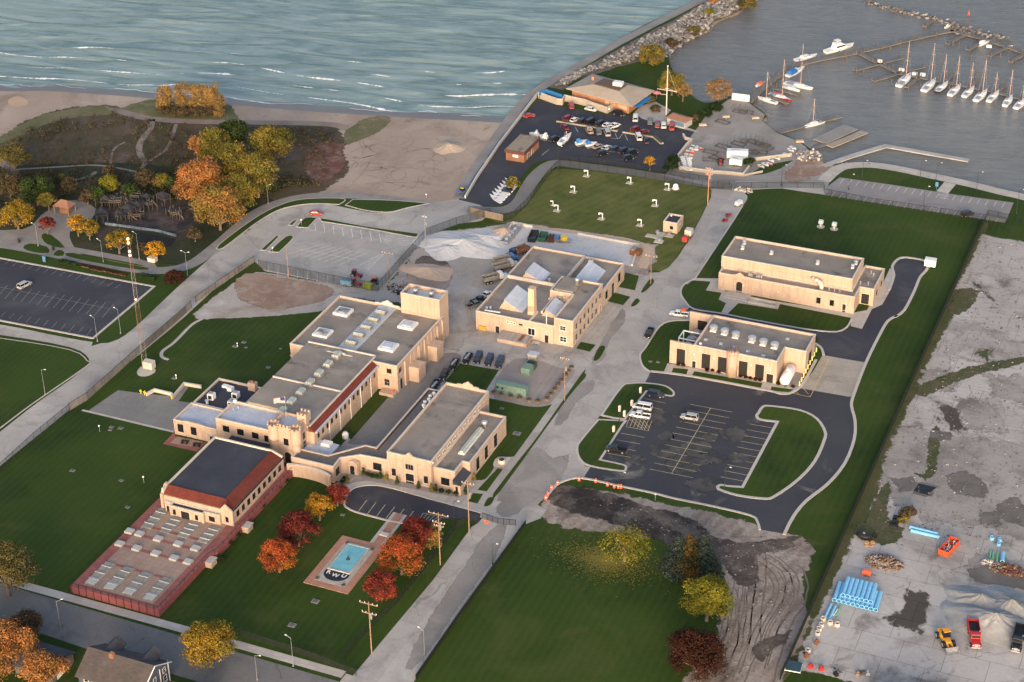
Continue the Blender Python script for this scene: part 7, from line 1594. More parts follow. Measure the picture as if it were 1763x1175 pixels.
def motorboat(stern,bow,label,canopy=None,fly=False,W_=None,zw=-1.,trailer=False,cabin=True,grp=None):
    t,L_ = boat_common(stern,bow,label,'motorboat',W_,1.5 if fly else 1.1,HW,zw,grp,'motorboat'); W2 = W_ or L_*.3; z = 1.1 if fly else .75
    if cabin:
        b = MB(); b.taper(-L_*.22,-W2*.33,z,L_*.22,W2*.33,z+(1.5 if fly else .8),.3,.2,L_*.1); o = obj('cabin',b,WHITE,t)
        b = MB(); b.taper(-L_*.17,-W2*.335,z+.55,L_*.17,W2*.335,z+(1.15 if fly else .7),.15,.14,L_*.05); obj('windows',b,GLASS,o)
    if canopy: b = MB(); b.taper(-L_*.40,-W2*.36,z,-L_*.02,W2*.36,z+1.2,.25,.3,.5); obj('canopy',b,canopy,t)
    if fly:
        b = MB(); b.taper(-L_*.20,-W2*.28,z+1.5,L_*.05,W2*.28,z+2.3,.1,.05,.5); o = obj('flybridge',b,WHITE,t); b = MB(); b.box(-L_*.16,-W2*.26,z+3.2,L_*.0,W2*.26,z+3.3); [b.tube((x,y,z+2.3),(x,y,z+3.2),.05,5) for x in (-L_*.15,-.3) for y in (-W2*.24,W2*.24)]; obj('radar_arch',b,WHITE,o)
    if trailer: b = MB(); b.box(-L_*.4,-.7,-.75,L_*.5,.7,-.6); obj('trailer',b,GREYM,t); [wheel(t,-.4,s*.9,.35) for s in (-1,1)]
    return t
motorboat(c1(780,262),c1(912,226),'large white motor yacht with flybridge on the outer side of the main jetty',fly=True)
motorboat(c1(630,300),c1(732,274),'low white speedboat on the outer side of the main jetty')
motorboat(c1(592,378),c1(672,335),'white cruiser with a blue canopy beside the main jetty',canopy=BLUET)
motorboat(c1(575,430),c1(650,452),'white cabin boat between the jetty and the tallest-masted sailboat')
motorboat(c1(1540,225),c1(1590,208),'small white boat at the far angled jetty',canopy=WHITE)
motorboat(c1(1372,140),c1(1400,128),'small white boat at the head of the main jetty')
motorboat(c1(1676,238),c1(1706,232),'tiny white dinghy tied at the far angled jetty near the right edge',cabin=False)
t = motorboat(c1(438,428),c1(475,410),'small orange workboat outside the main jetty',cabin=False); b = MB(); b.box(-1.3,-.6,.7,1.0,.6,1.4); obj('deck_load',b,ORNG,t)
for k,(x,y) in enumerate(((1048,305),(1157,348),(1590,232),(1222,368),(1262,372))):
    X,Y = P(*c1(x,y),0); b = MB(); b.taper(-1,-.6,-.25,1,.6,.7,.05,.05); o = obj('dock_locker',b,WHITE); o.location = (X,Y,0); tag(o,'white locker on the '+['left crossing of the second jetty','second crossing of the second jetty','far angled jetty','second jetty left of the moored row, nearer the green-striped boat','second jetty left of the moored row, nearer the second boat'][k],'locker')
# boats on land
sailboat(*crop(800,130,3.916,[(640,462),(715,398)]),crop(0,130,3.916,[(0,375)])[0][1]+0 if False else 226,'white sailboat on its trailer among the parked cars',zw=.95,trailer=True,grp='boats on land')
for a,c,lb,cn in (((560,418),(500,408),'white boat under white cover beside the brick store, right of the pair',WHITE),((500,400),(440,394),'white boat under white cover beside the brick store, left of the pair',WHITE),((750,460),(822,444),'bright blue covered boat left of the tan car',paint('brightblue',(.04,.22,.55))),((815,470),(888,458),'dark blue covered boat next to the tan car',BLUET)):
    q1,q2 = crop(800,130,3.916,[a,c]); motorboat(q1,q2,lb,canopy=cn,zw=.75,trailer=True,cabin=False,W_=2.3,grp='boats on land')
def dinghy(A,B,label,m=None,zw=.35,grp='small boats stored on land',w=None):
    t,L_ = boat_common(A,B,label,'dinghy',w,.55,m or HW,zw,grp,'dinghy'); b = MB(); b.box(-.2,-.5,.28,.2,.5,.36); obj('thwart',b,WOOD,t); return t
nm = ['lowest','second lowest','third','fourth','fifth','sixth','top']
for k in range(7):
    f = k/6; ax,ay = 172+(275-172)*f,800-(800-692)*f; dinghy(*crop(800,130,3.916,[(ax+72,ay+52),(ax,ay)]),nm[k]+' white dinghy in the slanting row beside the curved walkway',PAINTS['silver'] if k == 5 else None)
b = MB(); x,y = P(*cX(285,770),1); b.box(x-1.6,y-1.1,.3,x+1.6,y+1.1,1.2); o = obj('boat_cover',b,PAINTS['navy']); tag(o,'dark blue covered bundle among the slanting row of dinghies','cover')
for k in range(7):
    y = 688+k*21; dinghy(*crop(1140,160,6.296,[(195+8*k,y),(310+3*k,y+16)]),nm[6-k]+' white boat in the vertical stack at the left of the boat yard',w=1.7)
for k,(x,y,c) in enumerate(((265,690,'hull'),(275,660,'tan'),(290,625,'orange'),(330,600,'hull'),(345,570,'green'),(385,590,'red'))): dinghy(*crop(1140,160,6.296,[(x-30,y-8),(x+60,y+10)]),['white','tan','orange','white and narrow','green','red'][k]+' dinghy above the stacked white boats in the boat yard',PAINTS[c],w=1.5)
for k,(x,y,c) in enumerate(((1075,785,'silver'),(1120,765,'hull'),(1165,760,'red'),(1180,720,'hull'),(1245,695,'hull'),(1345,660,'hull'),(1395,610,'hull'),(1420,585,'hull'))): dinghy(*crop(1140,160,6.296,[(x-32,y-14),(x+32,y+16)]),['pale pink-grey','white','red','blue-striped white','white, fifth','white, sixth','white, seventh','white, last'][k]+' dinghy in the row along the lower rail of the boat yard',PAINTS[c],w=1.6)
for k,(x0,y0,x1,y1,h,lb) in enumerate(((700,690,930,700,2.6,'large white box trailer in the boat yard'),(735,760,870,775,2.0,'smaller white box trailer in front of the large one'))):
    a = P(x0/6.296+1140,y0/6.296+160,.6); c = P(x1/6.296+1140,y1/6.296+160,.6); rz = math.atan2(c[1]-a[1],c[0]-a[0]); L_ = math.hypot(c[0]-a[0],c[1]-a[1]); t = thing('box_trailer',lb,'trailer',((a[0]+c[0])/2,(a[1]+c[1])/2,.05),rz,'box trailers in the boat yard'); b = MB(); b.box(-L_/2,-1.3,.5,L_/2,1.3,.5+h); obj('box',b,WHITE,t); b = MB(); b.box(-L_*.3,-.5,.503+h,L_*.1,.5,.58+h); obj('roof_hatch',b,GALV,t)
    for s in (-1,1): wheel(t,0,s*1.2,.4); wheel(t,.9,s*1.2,.4)
CRD = mat('cradle_steel',(.10,.095,.095),.7)
def cradle(x,y,lb,w=5.,d=2.6,h=2.4,nm='boat_cradle'):
    X,Y = P(x/6.296+1140,y/6.296+160); t = thing(nm,lb,'boat cradle',(X,Y,.05),random.uniform(-.5,.5),'empty boat cradles'); b = MB(); ribbon(b,[(-w/2,-d/2),(w/2,-d/2),(w/2,d/2),(-w/2,d/2)],.2,.1,.35,True); obj('base_frame',b,CRD,t); b = MB()
    for xx in (-w/2,-w/6,w/6,w/2):
        for yy in (-d/2,d/2): b.tube((xx,yy,.3),(xx*1.02,yy*1.25,h),.055,4)
    obj('posts',b,CRD,t)
for x,y,lb in ((655,325,'empty black boat cradle at the upper left of the boat yard'),(840,215,'empty cradle near the tip of the boat yard'),(910,215,'empty cradle right at the tip of the boat yard'),(660,590,'dark cradle row left of the white trailer'),(525,650,'flat dark cradle above the boat stacks'),(830,560,'dark cradle behind the white trailer'),(930,530,'upper cradle of the fenced cradle group'),(1000,545,'second cradle of the fenced cradle group'),(1090,570,'third cradle of the fenced cradle group'),(1130,600,'right cradle of the fenced cradle group'),(1060,650,'lower right cradle of the fenced cradle group'),(970,650,'lower cradle of the fenced cradle group'),(520,735,'cradle beside the small red tractor in the boat yard'),(590,720,'pale cradle touching the small red tractor')): cradle(x,y,lb)
tractor(632/6.296+1140,750/6.296+160,0,12,'small red tractor below the white trailers in the boat yard',REDP)
for x,y,lb in ((440,365,'tan covered cart by the hedge of the boat yard'),(1010,290,'tan cable bundle by the harbour edge'),(690,275,'pale coiled bundle beside the upper left cradle'),(1490,545,'pale block at the right tip of the boat yard')):
    X,Y = P(x/6.296+1140,y/6.296+160); t = thing('yard_cart',lb,'cart',(X,Y,.05),.5); b = MB(); b.taper(-1.4,-.8,.4,1.4,.8,1.0,.2,.15); obj('load',b,MATS['tan_fill'],t)
    for s in (-1,1): wheel(t,0,s*.8,.3)
# concrete edge walls of the boat yard
def lowwall(pts,w,h,m,label,name='wall',cat='wall',cop=True,z0=0.):
    W2 = [p[:2] for p in world(pts)]; L = (*W2[0],0.); q = thing(name,label,cat,L); b = MB(); ribbon(b,W2,w,z0,h); obj('wall',b,m,q,off=L)
    if cop: b = MB(); ribbon(b,W2,w+.15,h+.003,h+.12); obj('coping',b,COPE,q,off=L)
    return q
lowwall(crop(1140,160,6.296,[(185,830),(520,875),(690,885),(880,905),(1000,740),(1400,690)]),.4,1.1,TANW,'tan wall along the lower side of the boat yard')
lowwall(crop(1140,160,6.296,[(180,820),(172,700),(260,590),(320,530),(250,510),(225,470)]),.5,1.0,TANW,'pale bent kerb wall between car park and boat yard')
lowwall(crop(1140,160,6.296,[(755,75),(945,100)]),.3,2.6,WHITE,'white rail fence where the main jetty meets the boat yard','rail_fence','fence')
lowwall(crop(1140,160,6.296,[(890,905),(1090,865)]),.3,.6,TANW,'short low tan wall below the boat yard weeds')
# harbour mast
q = thing('signal_mast','tall white signal mast with two crossed yards beside the harbour kiosk','mast',(-11.4,171.0,.05)); b = MB(); b.tube((0,0,0),(0,0,18.6),.24,8,.13); obj('pole',b,paint('cream_mast',(.80,.66,.55)),q); b = MB(); b.tube((-3.6,-.3,9.6),(3.6,.3,9.3),.1,6); b.tube((-2.6,0,7.6),(.0,0,7.7),.08,6); obj('yard',b,PAINTS['cream_mast'],q); b = MB(); b.box(-.6,-.2,10.0,.6,.2,10.15); b.cyl(0,0,18.6,18.9,.3,8); obj('crosstree',b,WHITE,q)
b = MB(); b.tube((0,0,10.2),(3.5,.2,9.4),.03,4); b.tube((0,0,18),(3.4,.2,9.4),.02,4); obj('halyard',b,WHITE,q)
q = thing('parasol','pink parasol on the clubhouse patio','parasol',(*P(*crop(1000,100,5.34,[(697,375)])[0]),.05)); b = MB(); b.lathe(0,0,[(1.6,2.3),(.9,2.7),(.05,2.95)],8); obj('canopy',b,mat('pink_canvas',(.75,.22,.27),.7),q); b = MB(); b.tube((0,0,0),(0,0,2.9),.05); obj('pole',b,GALV,q)
# ================================================================ fences
def chain_mat():
    m,t,b = _mk('chain_link'); b.inputs['Base Color'].default_value = (.03,.032,.03,1); b.inputs['Roughness'].default_value = .6
    b.inputs['Alpha'].default_value = .20; return m
CHAIN = chain_mat(); STEEL = mat('fence_steel',(.05,.05,.05),.6)
def fence(pts,h,label,step=6.,m=None,post=None,name='fence',r=.06,px=True,rail=True,panel=True,grp=None):
    w = [p[:2] for p in (world(pts) if px else pts)]; L = (*w[0],0.); q = thing(name,label,'fence',L,0,grp); m = m or CHAIN; post = post or STEEL
    tot = sum((Vector(a)-Vector(c)).length for a,c in zip(w[:-1],w[1:])); n = max(2,int(tot/step)); n = min(n,95)
    if panel: b = MB(); ribbon(b,w,.02,.1,h-.05); obj('mesh_panel',b,m,q,off=L)
    if rail: b = MB(); ribbon(b,w,.09,h-.045,h+.05); obj('top_rail',b,post,q,off=L)
    pm_ = None
    for p in along(w,0,1,n):
        if pm_ is None: b = MB(); b.cyl(0,0,0,h+.12,r,6); pm_ = obj('post',b,post,q); o = pm_
        else: o = pm_.copy(); COL.objects.link(o); o.parent = q
        o.location = (p[0]-L[0],p[1]-L[1],0)
    return q
SLATS = gmat('slatted_fence',(.19,.175,.165),(.26,.24,.225),.4,None,joints=(2.4,5,0,.1),jc=(.55,.53,.5))
lf = [(-20,830),(60,757),(120,708),(150,690),(246,604),(317,553),(332,528),(439,455)]
fence(lf[2:5],2.4,'pale slatted fence along the beach road beside the concrete apron',3.2,SLATS,STEEL)
fence([(246,604),(317,543),(330,530)],2.4,'pale slatted fence along the beach road beside the gymnasium lawn',3.2,SLATS,STEEL)
fence([(337,522),(380,492),(438,452)],2.2,'pale slatted fence above the dirt yard',3.2,SLATS,STEEL)
fence([(0,812),(60,757),(120,708)],2.2,'dark mesh fence along the left lawn by the beach road',3)
fence([(446,463),(520,478),(600,494),(650,503),(664,488),(735,408),(790,388),(845,372)],3.0,'mesh fence between concrete car park and campus yard',2.6,post=STEEL)
fence([(1343,1172),(1440,953),(1560,683),(1694,386)],2.3,'long dark fence between lawn and derelict slab',5,mat('dark_mesh',(.012,.018,.01),.9),DARKM)
WDF = gmat('board_fence',(.22,.17,.13),(.29,.23,.18),.4,None,joints=(.5,5,0,.06),jc=(.6,.6,.6))
fence(crop(800,130,3.916,[(38,935),(130,958),(258,985)]),2.4,'brown board fence at the foot of the curved walkway',3,WDF,WOOD)
fence(crop(800,130,3.916,[(262,990),(330,965),(420,880),(480,800),(560,690),(625,625),(640,620)]),2.6,'black mesh fence following the curved walkway',3,post=DARKM)
fence(crop(800,130,3.916,[(645,620),(900,648),(1200,690),(1450,730),(1640,765),(1800,775)]),2.6,'black mesh fence along the top of the reservoir lawn',3.2,post=DARKM)
fence(crop(800,130,3.916,[(640,575),(900,595),(1200,640),(1350,668),(1640,715)]),1.8,'low black rail fence on the marina side of the lakefront walkway',3.2,post=DARKM)
fence(cm((220,935),(330,935)),2.8,'double iron gate across the upper street',1.6,post=DARKM,name='gate')
fence(cm((335,935),(420,935),(560,932),(770,935),(775,965),(1000,1010),(1400,1070),(1580,1095),(1670,1108)),2.2,'black mesh fence below the lakeside car park',5,post=DARKM)
fence([(1694,386),(1700,372),(1735,380)],2.2,'short fence corner at the end of the lakeside car park',3,post=DARKM)
fence(crop(430,780,3.9175,[(1540,455),(1470,470),(1400,500),(1300,640),(1000,1010),(720,1290),(640,1400)]),2.0,'black mesh fence between fountain lawn and street',3,post=DARKM)
fence([(905,905),(790,1065),(716,1172)],1.6,'dark fence along the east side of the lower street',4,mat('dark_mesh',(0,)*3),DARKM)
fence(crop(0,900,2.5186,[(1035,490),(1200,540),(1380,600),(1545,665)]),1.8,'black fence along the pavement at the bottom of the fountain lawn',3,post=DARKM)
fence([(830,893),(858,903),(888,906)],1.8,'dark gate across the lower street with a red sign',1.5,post=DARKM,name='gate')
b = MB(); b.box(-.6,-.05,0,.6,.0,.9); o = obj('red_sign',b,mat('sign_red',(.75,.10,.06),.5)); o.location = (*P(838,902,1.2),1.2); tag(o,'square red sign on the gate across the lower street','sign')
lowwall(crop(150,640,7.052,[(720,300),(820,245),(1030,295),(1045,330),(1180,170),(1390,205)]),.35,.9,COPE,'low concrete ramp wall beside the concrete apron')
# ================================================================ poles and lamps
def upole(px,py,h,label,arms=((9.2,2.4),(8.0,1.6)),m=None,lean=0.,top=None,gear=True):
    x,y = P(px,py); q = thing('utility_pole',label,'utility pole',(x,y,.03),0,'wooden utility poles'); b = MB(); b.tube((0,0,0),(0,0,h),.16,8,.10); obj('pole',b,m or POLE,q)
    for za,w in arms:
        b = MB(); b.box(-w,-.09,za-.1,w,.09,za+.1); a = obj('crossarm',b,m or POLE,q); b = MB()
        for k in (-1,-.45,.45,1): b.cyl(k*w*.95,0,za+.103,za+.4,.09,6)
        obj('insulator',b,WHITE,a)
    if gear: b = MB(); b.cyl(.42,0,h*.68,h*.78,.28,8); obj('transformer',b,GREYM,q)
    return q
upole(758,972.7,15.2,'tall pole standing between the fountain trees and the lower street',((14.6,2.6),(12.2,1.6),(11.2,1.2)),mat('lit_pole',(.33,.21,.14),.85))
upole(640,1125,14.4,'tall pole with two crossarms at the bottom of the fountain lawn',((13.8,2.2),(11.2,1.8)),MATS['lit_pole'])
upole(807.8,919,15.6,'pole beside the lower gate in front of the engine house',((14.6,1.6),),MATS['lit_pole'])
upole(972,690,14.0,'pole at the edge of the transformer yard on the street verge',((13,1.2),))
upole(1120.3,489,9.5,'pole on the small lawn strip right of the workshop',((9.2,1.8),),gear=False)
rp = upole(1218.3,352,13.4,'pole with bright orange double frame at the top of the street',((12.6,1.1),(10.6,1.1)),mat('orange_pole',(.62,.25,.13),.8))
upole(733,426,11.5,'thin pole inside the yard fence near the beach road',((10.5,.8),),MATS['grey_metal'])
upole(497,479,10.5,'thin bare reddish pole in front of the dirt yard fence',(),mat('lit_pole',(0,)*3),gear=False)
upole(669,482,9.5,'pole at the corner of the inner fence with a short crossarm',((9,1.8),),gear=False)
def lamp_post(px,py,h,label,arm=1.6,m=None,ang=0.,grp='street lamps',dbl=False):
    x,y = P(px,py); q = thing('street_lamp',label,'street lamp',(x,y,.05),ang,grp); b = MB(); b.tube((0,0,0),(0,0,h),.08,6,.05); b.cyl(0,0,0,.5,.2,6); obj('pole',b,m or STEEL,q)
    for s in ((1,-1) if dbl else (1,)):
        b = MB(); b.tube((0,0,h-.1),(s*arm,0,h+.35),.06,5); a = obj('arm',b,m or STEEL,q); b = MB(); b.taper(s*arm-.26,-.11,h+.28,s*arm+.26,.11,h+.42,.04,.02); obj('lamp_head',b,WHITE,a)
    return q
LG = GREYM
for px,py,h,lb,m,an in ((1345,320,7.5,'black lamp post by the lakefront road',None,0),(1484,308,6.5,'black lamp post on the lakeside lawn, left',None,0),(1584,308,6.5,'black lamp post by the middle of the promenade',None,0),(1611,312,6.5,'dark lamp post by the blue sign on the promenade',None,0),(1681,328,6.5,'black lamp post near the end of the promenade',None,0),(1749.8,368.5,8.5,'tall black lamp post at the right edge',None,0),(1588.8,363,8.5,'black lamp post in the middle of the lakeside car park',None,0),(1461,327,5.5,'black lamp post at the left end of the lakeside car park',None,0),(961,290,8.,'black lamp post at the top corner of the reservoir lawn',None,0),
    (168,589,8.,'grey lamp post at the lower corner of the dark west car park',LG,3.),(208,575,8.,'grey lamp post on the verge right of the dark west car park',LG,3.),(178,452,7.5,'grey lamp post among the park trees, right',LG,3.),(66,424,7.5,'grey lamp post beside the dark red park tree',LG,3.),(240,447,9.,'grey lamp post behind the yellow park trees',LG,3.),(323,475,8.,'grey T-shaped lamp post by the beach road bend',LG,0.),(462,352,7.,'grey lamp post on the path above the red car',LG,0.),(78,680,8.,'thin grey lamp post on the left lawn',LG,0.),(505,1148,8.,'white lamp post on the pavement below the fountain lawn',LG,3.),(106,1090,9.,'curved street lamp on the lower left street',LG,.6),(443,1172,7.,'grey lamp post at the bottom edge of the street',LG,0.),(731,1128,7.,'lamp post beside the lower street near the bottom edge',LG,3.),(848,972,6.,'thin dark post by the lower street',None,0),(1247,845,7.,'black lamp post at the lower end of the kerbed lawn island',None,0),(1067,832,3.2,'short lamp at the lower tip of the left lawn islands',None,0),(1066,727,3.0,'short lamp on the little cross path between lawn islands',None,0),(782,892,5.,'thin lamp beside the front drive',None,0)):
    lamp_post(px,py,h,lb,1.3,m,an,dbl=(px == 323))
# small globe lights on the lawns and bollards
def globe(px,py,h,label,r=.28):
    x,y = P(px,py); q = thing('globe_lamp',label,'garden lamp',(x,y,.03),0,'small white globe lamps'); b = MB(); b.tube((0,0,0),(0,0,h),.06,5); obj('post',b,GALV,q); b = MB(); b.ball(0,0,h+r,r,n=8); obj('globe',b,WHITE,q)
for px,py,lb in ((437,338,'white globe lamp on the path right of the orange trees'),(291,328,'white globe lamp left of the big orange tree'),(519,388,'white globe lamp on the kerb island left of the red car'),(470,436,'white globe lamp at the lower tip of the kerb island'),(734,344,'white globe lamp at the end of the road verge'),(172,744,'small white lamp on the left lawn'),(248,832,'white lamp on the lawn left of the terrace hall'),(1128,862-0,'white lamp near the orange barrels')): globe(px,py,1.6,lb)
for k,(x,y) in enumerate(((575,180),(528,250),(488,307),(430,390),(462,280))):
    X,Y = P(*c5((x,y))[0]); b = MB(); b.box(-.3,-.3,0,.3,.3,1.6); b.taper(-.3,-.3,1.6,.3,.3,1.8,.1,.1); o = obj('stone_bollard',b,COPE); o.location = (X,Y,.13); tag(o,'pale bollard '+['top right near the dark blue SUV','left of the white van','left of the white pickup','below the cross path','on the upper lawn island, nearest the street'][k],'bollard','pale bollards on the lawn islands')
# yellow bollards
q = None
for k in range(9):
    f = k/8; X,Y = P(*cA(1150+(1252-1150)*f,1005-(1005-800)*f))
    if q is None: b = MB(); b.cyl(0,0,0,1.3,.2,8); b.lathe(0,0,[(.2,1.303),(.14,1.4),(.04,1.44)],8); q = obj('yellow_bollard',b,mat('pale_yellow',(.80,.72,.25),.5)); o = q
    else: o = q.copy(); COL.objects.link(o)
    o.location = (X,Y,.1); tag(o,['first','second','third','fourth','fifth','sixth','seventh','eighth','ninth'][k]+' pale yellow bollard from the near end of the slanting line beside the white tank','bollard','yellow bollards by the tank')
# orange barrels
for k,(x,y) in enumerate(((242,653),(333,663),(396,682),(433,692),(456,694),(470,694),(126,675),(93,700),(72,735),(66,748),(62,755))):
    X,Y = P(*c5((x,y))[0]); q = thing('traffic_barrel','orange and white traffic barrel '+['first on the upper kerb','second on the upper kerb','third on the upper kerb','fourth on the upper kerb','fifth on the upper kerb','last on the upper kerb','at the bend nearest the kerb','second down the street side','third down the street side','fourth down the street side','lowest on the street side'][k]+' of the earthworks','traffic barrel',(X,Y,.05),0,'orange traffic barrels'); b = MB(); b.lathe(0,0,[(.42,0),(.42,.12),(.3,.13),(.25,1.05),(.1,1.15)],10); obj('barrel',b,mat('signal_orange',(.95,.17,.09),.5),q); b = MB(); b.cyl(0,0,.5,.7,.30,10); obj('white_band',b,WHITE,q)
# hooded vents on the reservoir lawn
HM = mat('white_enamel',(.74,.74,.72),.4)
for k,(x,y) in enumerate(((822,680),(733,787),(622,915),(1112,727),(1368,770),(1284,880),(921,970),(1182,1013))):
    X,Y = P(*cX(x,y)); q = thing('hooded_vent','white gooseneck vent on a concrete pad, '+['top centre of the reservoir lawn','upper left of the reservoir lawn','lower left of the reservoir lawn','top right of centre on the reservoir lawn','top right corner near the small white dome','right side of the reservoir lawn','lower centre of the reservoir lawn','lower right, left of the small cabin'][k],'vent',(X,Y,.04),0,'gooseneck vents on the reservoir lawn')
    b = MB(); b.box(-1.1,-.9,0,1.1,.9,.15); obj('pad',b,WALK,q); b = MB(); b.tube((.4,0,.15),(.4,0,1.9),.17,8); b.tube((.55,0,2.0),(-.85,0,2.0),.25,8); b.tube((-.8,0,2.0),(-.8,0,1.5),.24,8); obj('gooseneck',b,HM,q)
X,Y = P(*cX(590,878)); q = thing('hooded_vent','short white gooseneck vent just left of the lower left pad','vent',(X,Y,.04),0,'gooseneck vents on the reservoir lawn'); b = MB(); b.tube((.3,0,0),(.3,0,1.6),.16,8); b.tube((.4,0,1.6),(-.6,0,1.5),.2,8); obj('gooseneck',b,HM,q); b = MB(); b.box(-.5,-.4,-.0,.7,.4,.1); obj('pad',b,WALK,q)
X,Y = P(*cX(1422,765)); q = thing('domed_vent','small white domed vent beside the top right gooseneck','vent',(X,Y,.04)); b = MB(); b.lathe(0,0,[(1.1,0),(.9,.8),(.9,1.3),(.5,1.7),(.05,1.8)],10); obj('dome',b,HM,q); b = MB(); b.cyl(0,0,0,.12,1.4,10); obj('pad',b,WALK,q)
for px,lb in ((1413,'left white box vent on the large north-east lawn'),(1436,'right white box vent on the large north-east lawn')):
    X,Y = P(px,395 if px > 1420 else 391); q = thing('box_vent',lb,'vent',(X,Y,.03),0,'white box vents'); b = MB(); b.cyl(0,0,0,.12,1.3,12); obj('pad',b,WALK,q); b = MB(); b.box(-.25,-.25,.12,.25,.25,1.2); b.box(-.7,-.6,1.2,.7,.6,2.3); obj('box',b,HM,q)
def lid(x,y,lb,r=1.1,knob=False,m=None):
    X,Y = P(x,y); q = thing('manhole_cover',lb,'manhole cover',(X,Y,.03),0,'access lids on the lawns'); b = MB(); r *= .75; b.box(-r,-r*.8,0,r,r*.8,.12); obj('rim',b,m or mat('lid_frame',(.20,.195,.19),.8),q); b = MB(); b.cyl(0,0,.123,.18,r*.6,12); obj('lid',b,mat('lid_iron',(.12,.12,.125),.6),q)
    if knob: b = MB(); b.tube((r,0,0),(r,0,1.1),.1,6); b.ball(r,0,1.2,.25); obj('vent_pipe',b,WHITE,q)
for a in ((405,597,'left lid of the group in the middle of the west lawn',1.,True),(420,590,'right lid of the group in the middle of the west lawn',.9,False),(424,599,'lower lid of the group in the middle of the west lawn',.6,False),(300,652,'lid beside the concrete ramp wall',.9,True),(462,633,'lid left of the gallery, half way along',.8,False),(483,601,'small lid close to the gymnasium corner',.5,False),(192,736,'pale square lid on the left lawn, first',.8,False),(208,738,'pale square lid on the left lawn, second',.9,False),(190,741,'pale square lid on the left lawn, third',.7,False),(125,811,'lid on the left lawn near its lower left',.9,False),(209,828,'lid on the lawn left of the terrace hall',.8,False),(220,874,'lid on the lawn beside the top of the terrace',.8,False),(543,1036,'grey lid below the fountain',1.2,False),(503,1077,'grey lid near the bottom of the fountain lawn',1.2,False),(890,747,'round lid on the lawn right of the engine house',1.4,False),(864,704,'small lid near the engine house corner',.8,False),(1120,623,'left square lid by the pump house planting',.7,False),(1133,624,'right square lid by the pump house planting',.7,False),(590,887,'lid on the lawn left of the front drive',.7,False)): lid(*a)
X,Y = P(*cX(1315,1090)); q = thing('pipe_manifold','cluster of grey valve pads on pale slabs below the small cabin','equipment',(X,Y,.03)); b = MB()
for dx,dy in ((-3,-.5),(0,2),(2.6,1.8),(.8,-3.2),(-.3,-.6)): b.box(dx-1.4,dy-1.1,0,dx+1.4,dy+1.1,.15)
obj('slabs',b,WALK,q); b = MB()
for dx,dy in ((-1.5,2.2),(2.6,1.8),(.8,-2.6)): b.cyl(dx,dy,.15,.9,.6,10); b.tube((dx,dy,.6),(dx+1.2,dy-.5,.6),.2,6)
obj('valves',b,GREYM,q)
# flower tubs round the transformer yard
q = None; c6 = lambda *p: crop(860,560,7.347,p)
for k,(x,y) in enumerate(((22,895),(137,920),(252,943),(368,967),(487,982),(597,950),(650,892),(694,833),(737,775),(782,717),(830,655),(866,605),(908,550),(-75,870))):
    X,Y = P(*c6((x,y))[0]); q = thing('flower_tub','round tub of brown plants '+['seventh','sixth','fifth','fourth','third','second','first','at the second bend','above the bend','further up the right side','middle of the right side','near the pole','topmost at the street corner','hidden partly by the engine house'][k]+' round the transformer yard','flower tub',(X,Y,.1),0,'flower tubs round the transformer yard'); b = MB(); b.lathe(0,0,[(.5,0),(.8,.5),(.86,.55)],12); obj('tub',b,mat('tub_clay',(.30,.19,.15),.8),q); b = MB(); b.ball(0,0,.6,.65,.65,.4,n=9,j=.25); obj('plants',b,mat('brown_plants',(.07,.06,.035),.9,.4,4.),q)
# green transformer rows
X,Y = P(*c6((165,850))[0]); q = thing('switchgear','long row of pale green switchgear cabinets in the transformer yard','cabinet',(X,Y,.08),0.); 
for k in range(6):
    b = MB(); b.box(-4.4+k*1.47,-1.1,0,-4.4+k*1.47+1.42,1.1,2.4); o = obj('cabinet',b,GREEN,q); b = MB(); b.box(-4.3+k*1.47,-1.13,.9,-4.3+k*1.47+.6,-1.103,1.6); obj('louvre',b,GREYM if k > 1 else DARKM,o)
X,Y = P(*c6((350,600))[0]); q = thing('power_transformer','pale green transformer block with cooling fins in the transformer yard','transformer',(X,Y,.08),0.); b = MB(); b.box(-1.3,-1.5,0,1.3,1.5,2.0); obj('tank',b,GREEN,q)
for k in range(7): b = MB(); b.box(-.9+k*.38,1.55,.2,-.75+k*.38,3.6,1.9); obj('cooling_fin',b,mat('dark_green_fin',(.05,.075,.06),.6),q)
X,Y = P(*c6((430,455))[0]); q = thing('control_kiosk','pale boxy kiosk with a bluish lid at the top of the transformer yard','kiosk',(X,Y,.08),0.); b = MB(); b.box(-1.3,-1.,0,1.3,1.,2.3); obj('body',b,mat('kiosk_cream',(.30,.29,.25),.7),q); b = MB(); b.box(-1.45,-1.15,2.303,1.45,1.15,2.5); obj('lid',b,ROOFS,q)
X,Y = P(847,814); 
for (x,y,lb) in ((1300,955,'small picnic table'),(0,0,'')):
    break
X,Y = P(*crop(500,600,4.1975,[(1527,830)])[0]); sheet('monument_pad',crop(500,600,4.1975,[(1470,860),(1475,810),(1510,788),(1570,790),(1590,800),(1540,860)]),.19,WALK,3)
q = thing('stone_planter','round stone planter on its pale pad beside the pavement','planter',(X,Y,.2)); b = MB(); b.lathe(0,0,[(.9,0),(1.0,.9),(.85,.95)],12); obj('bowl',b,COPE,q); b = MB(); b.cyl(0,0,.9,1.02,.7,12); obj('soil',b,SOIL,q)
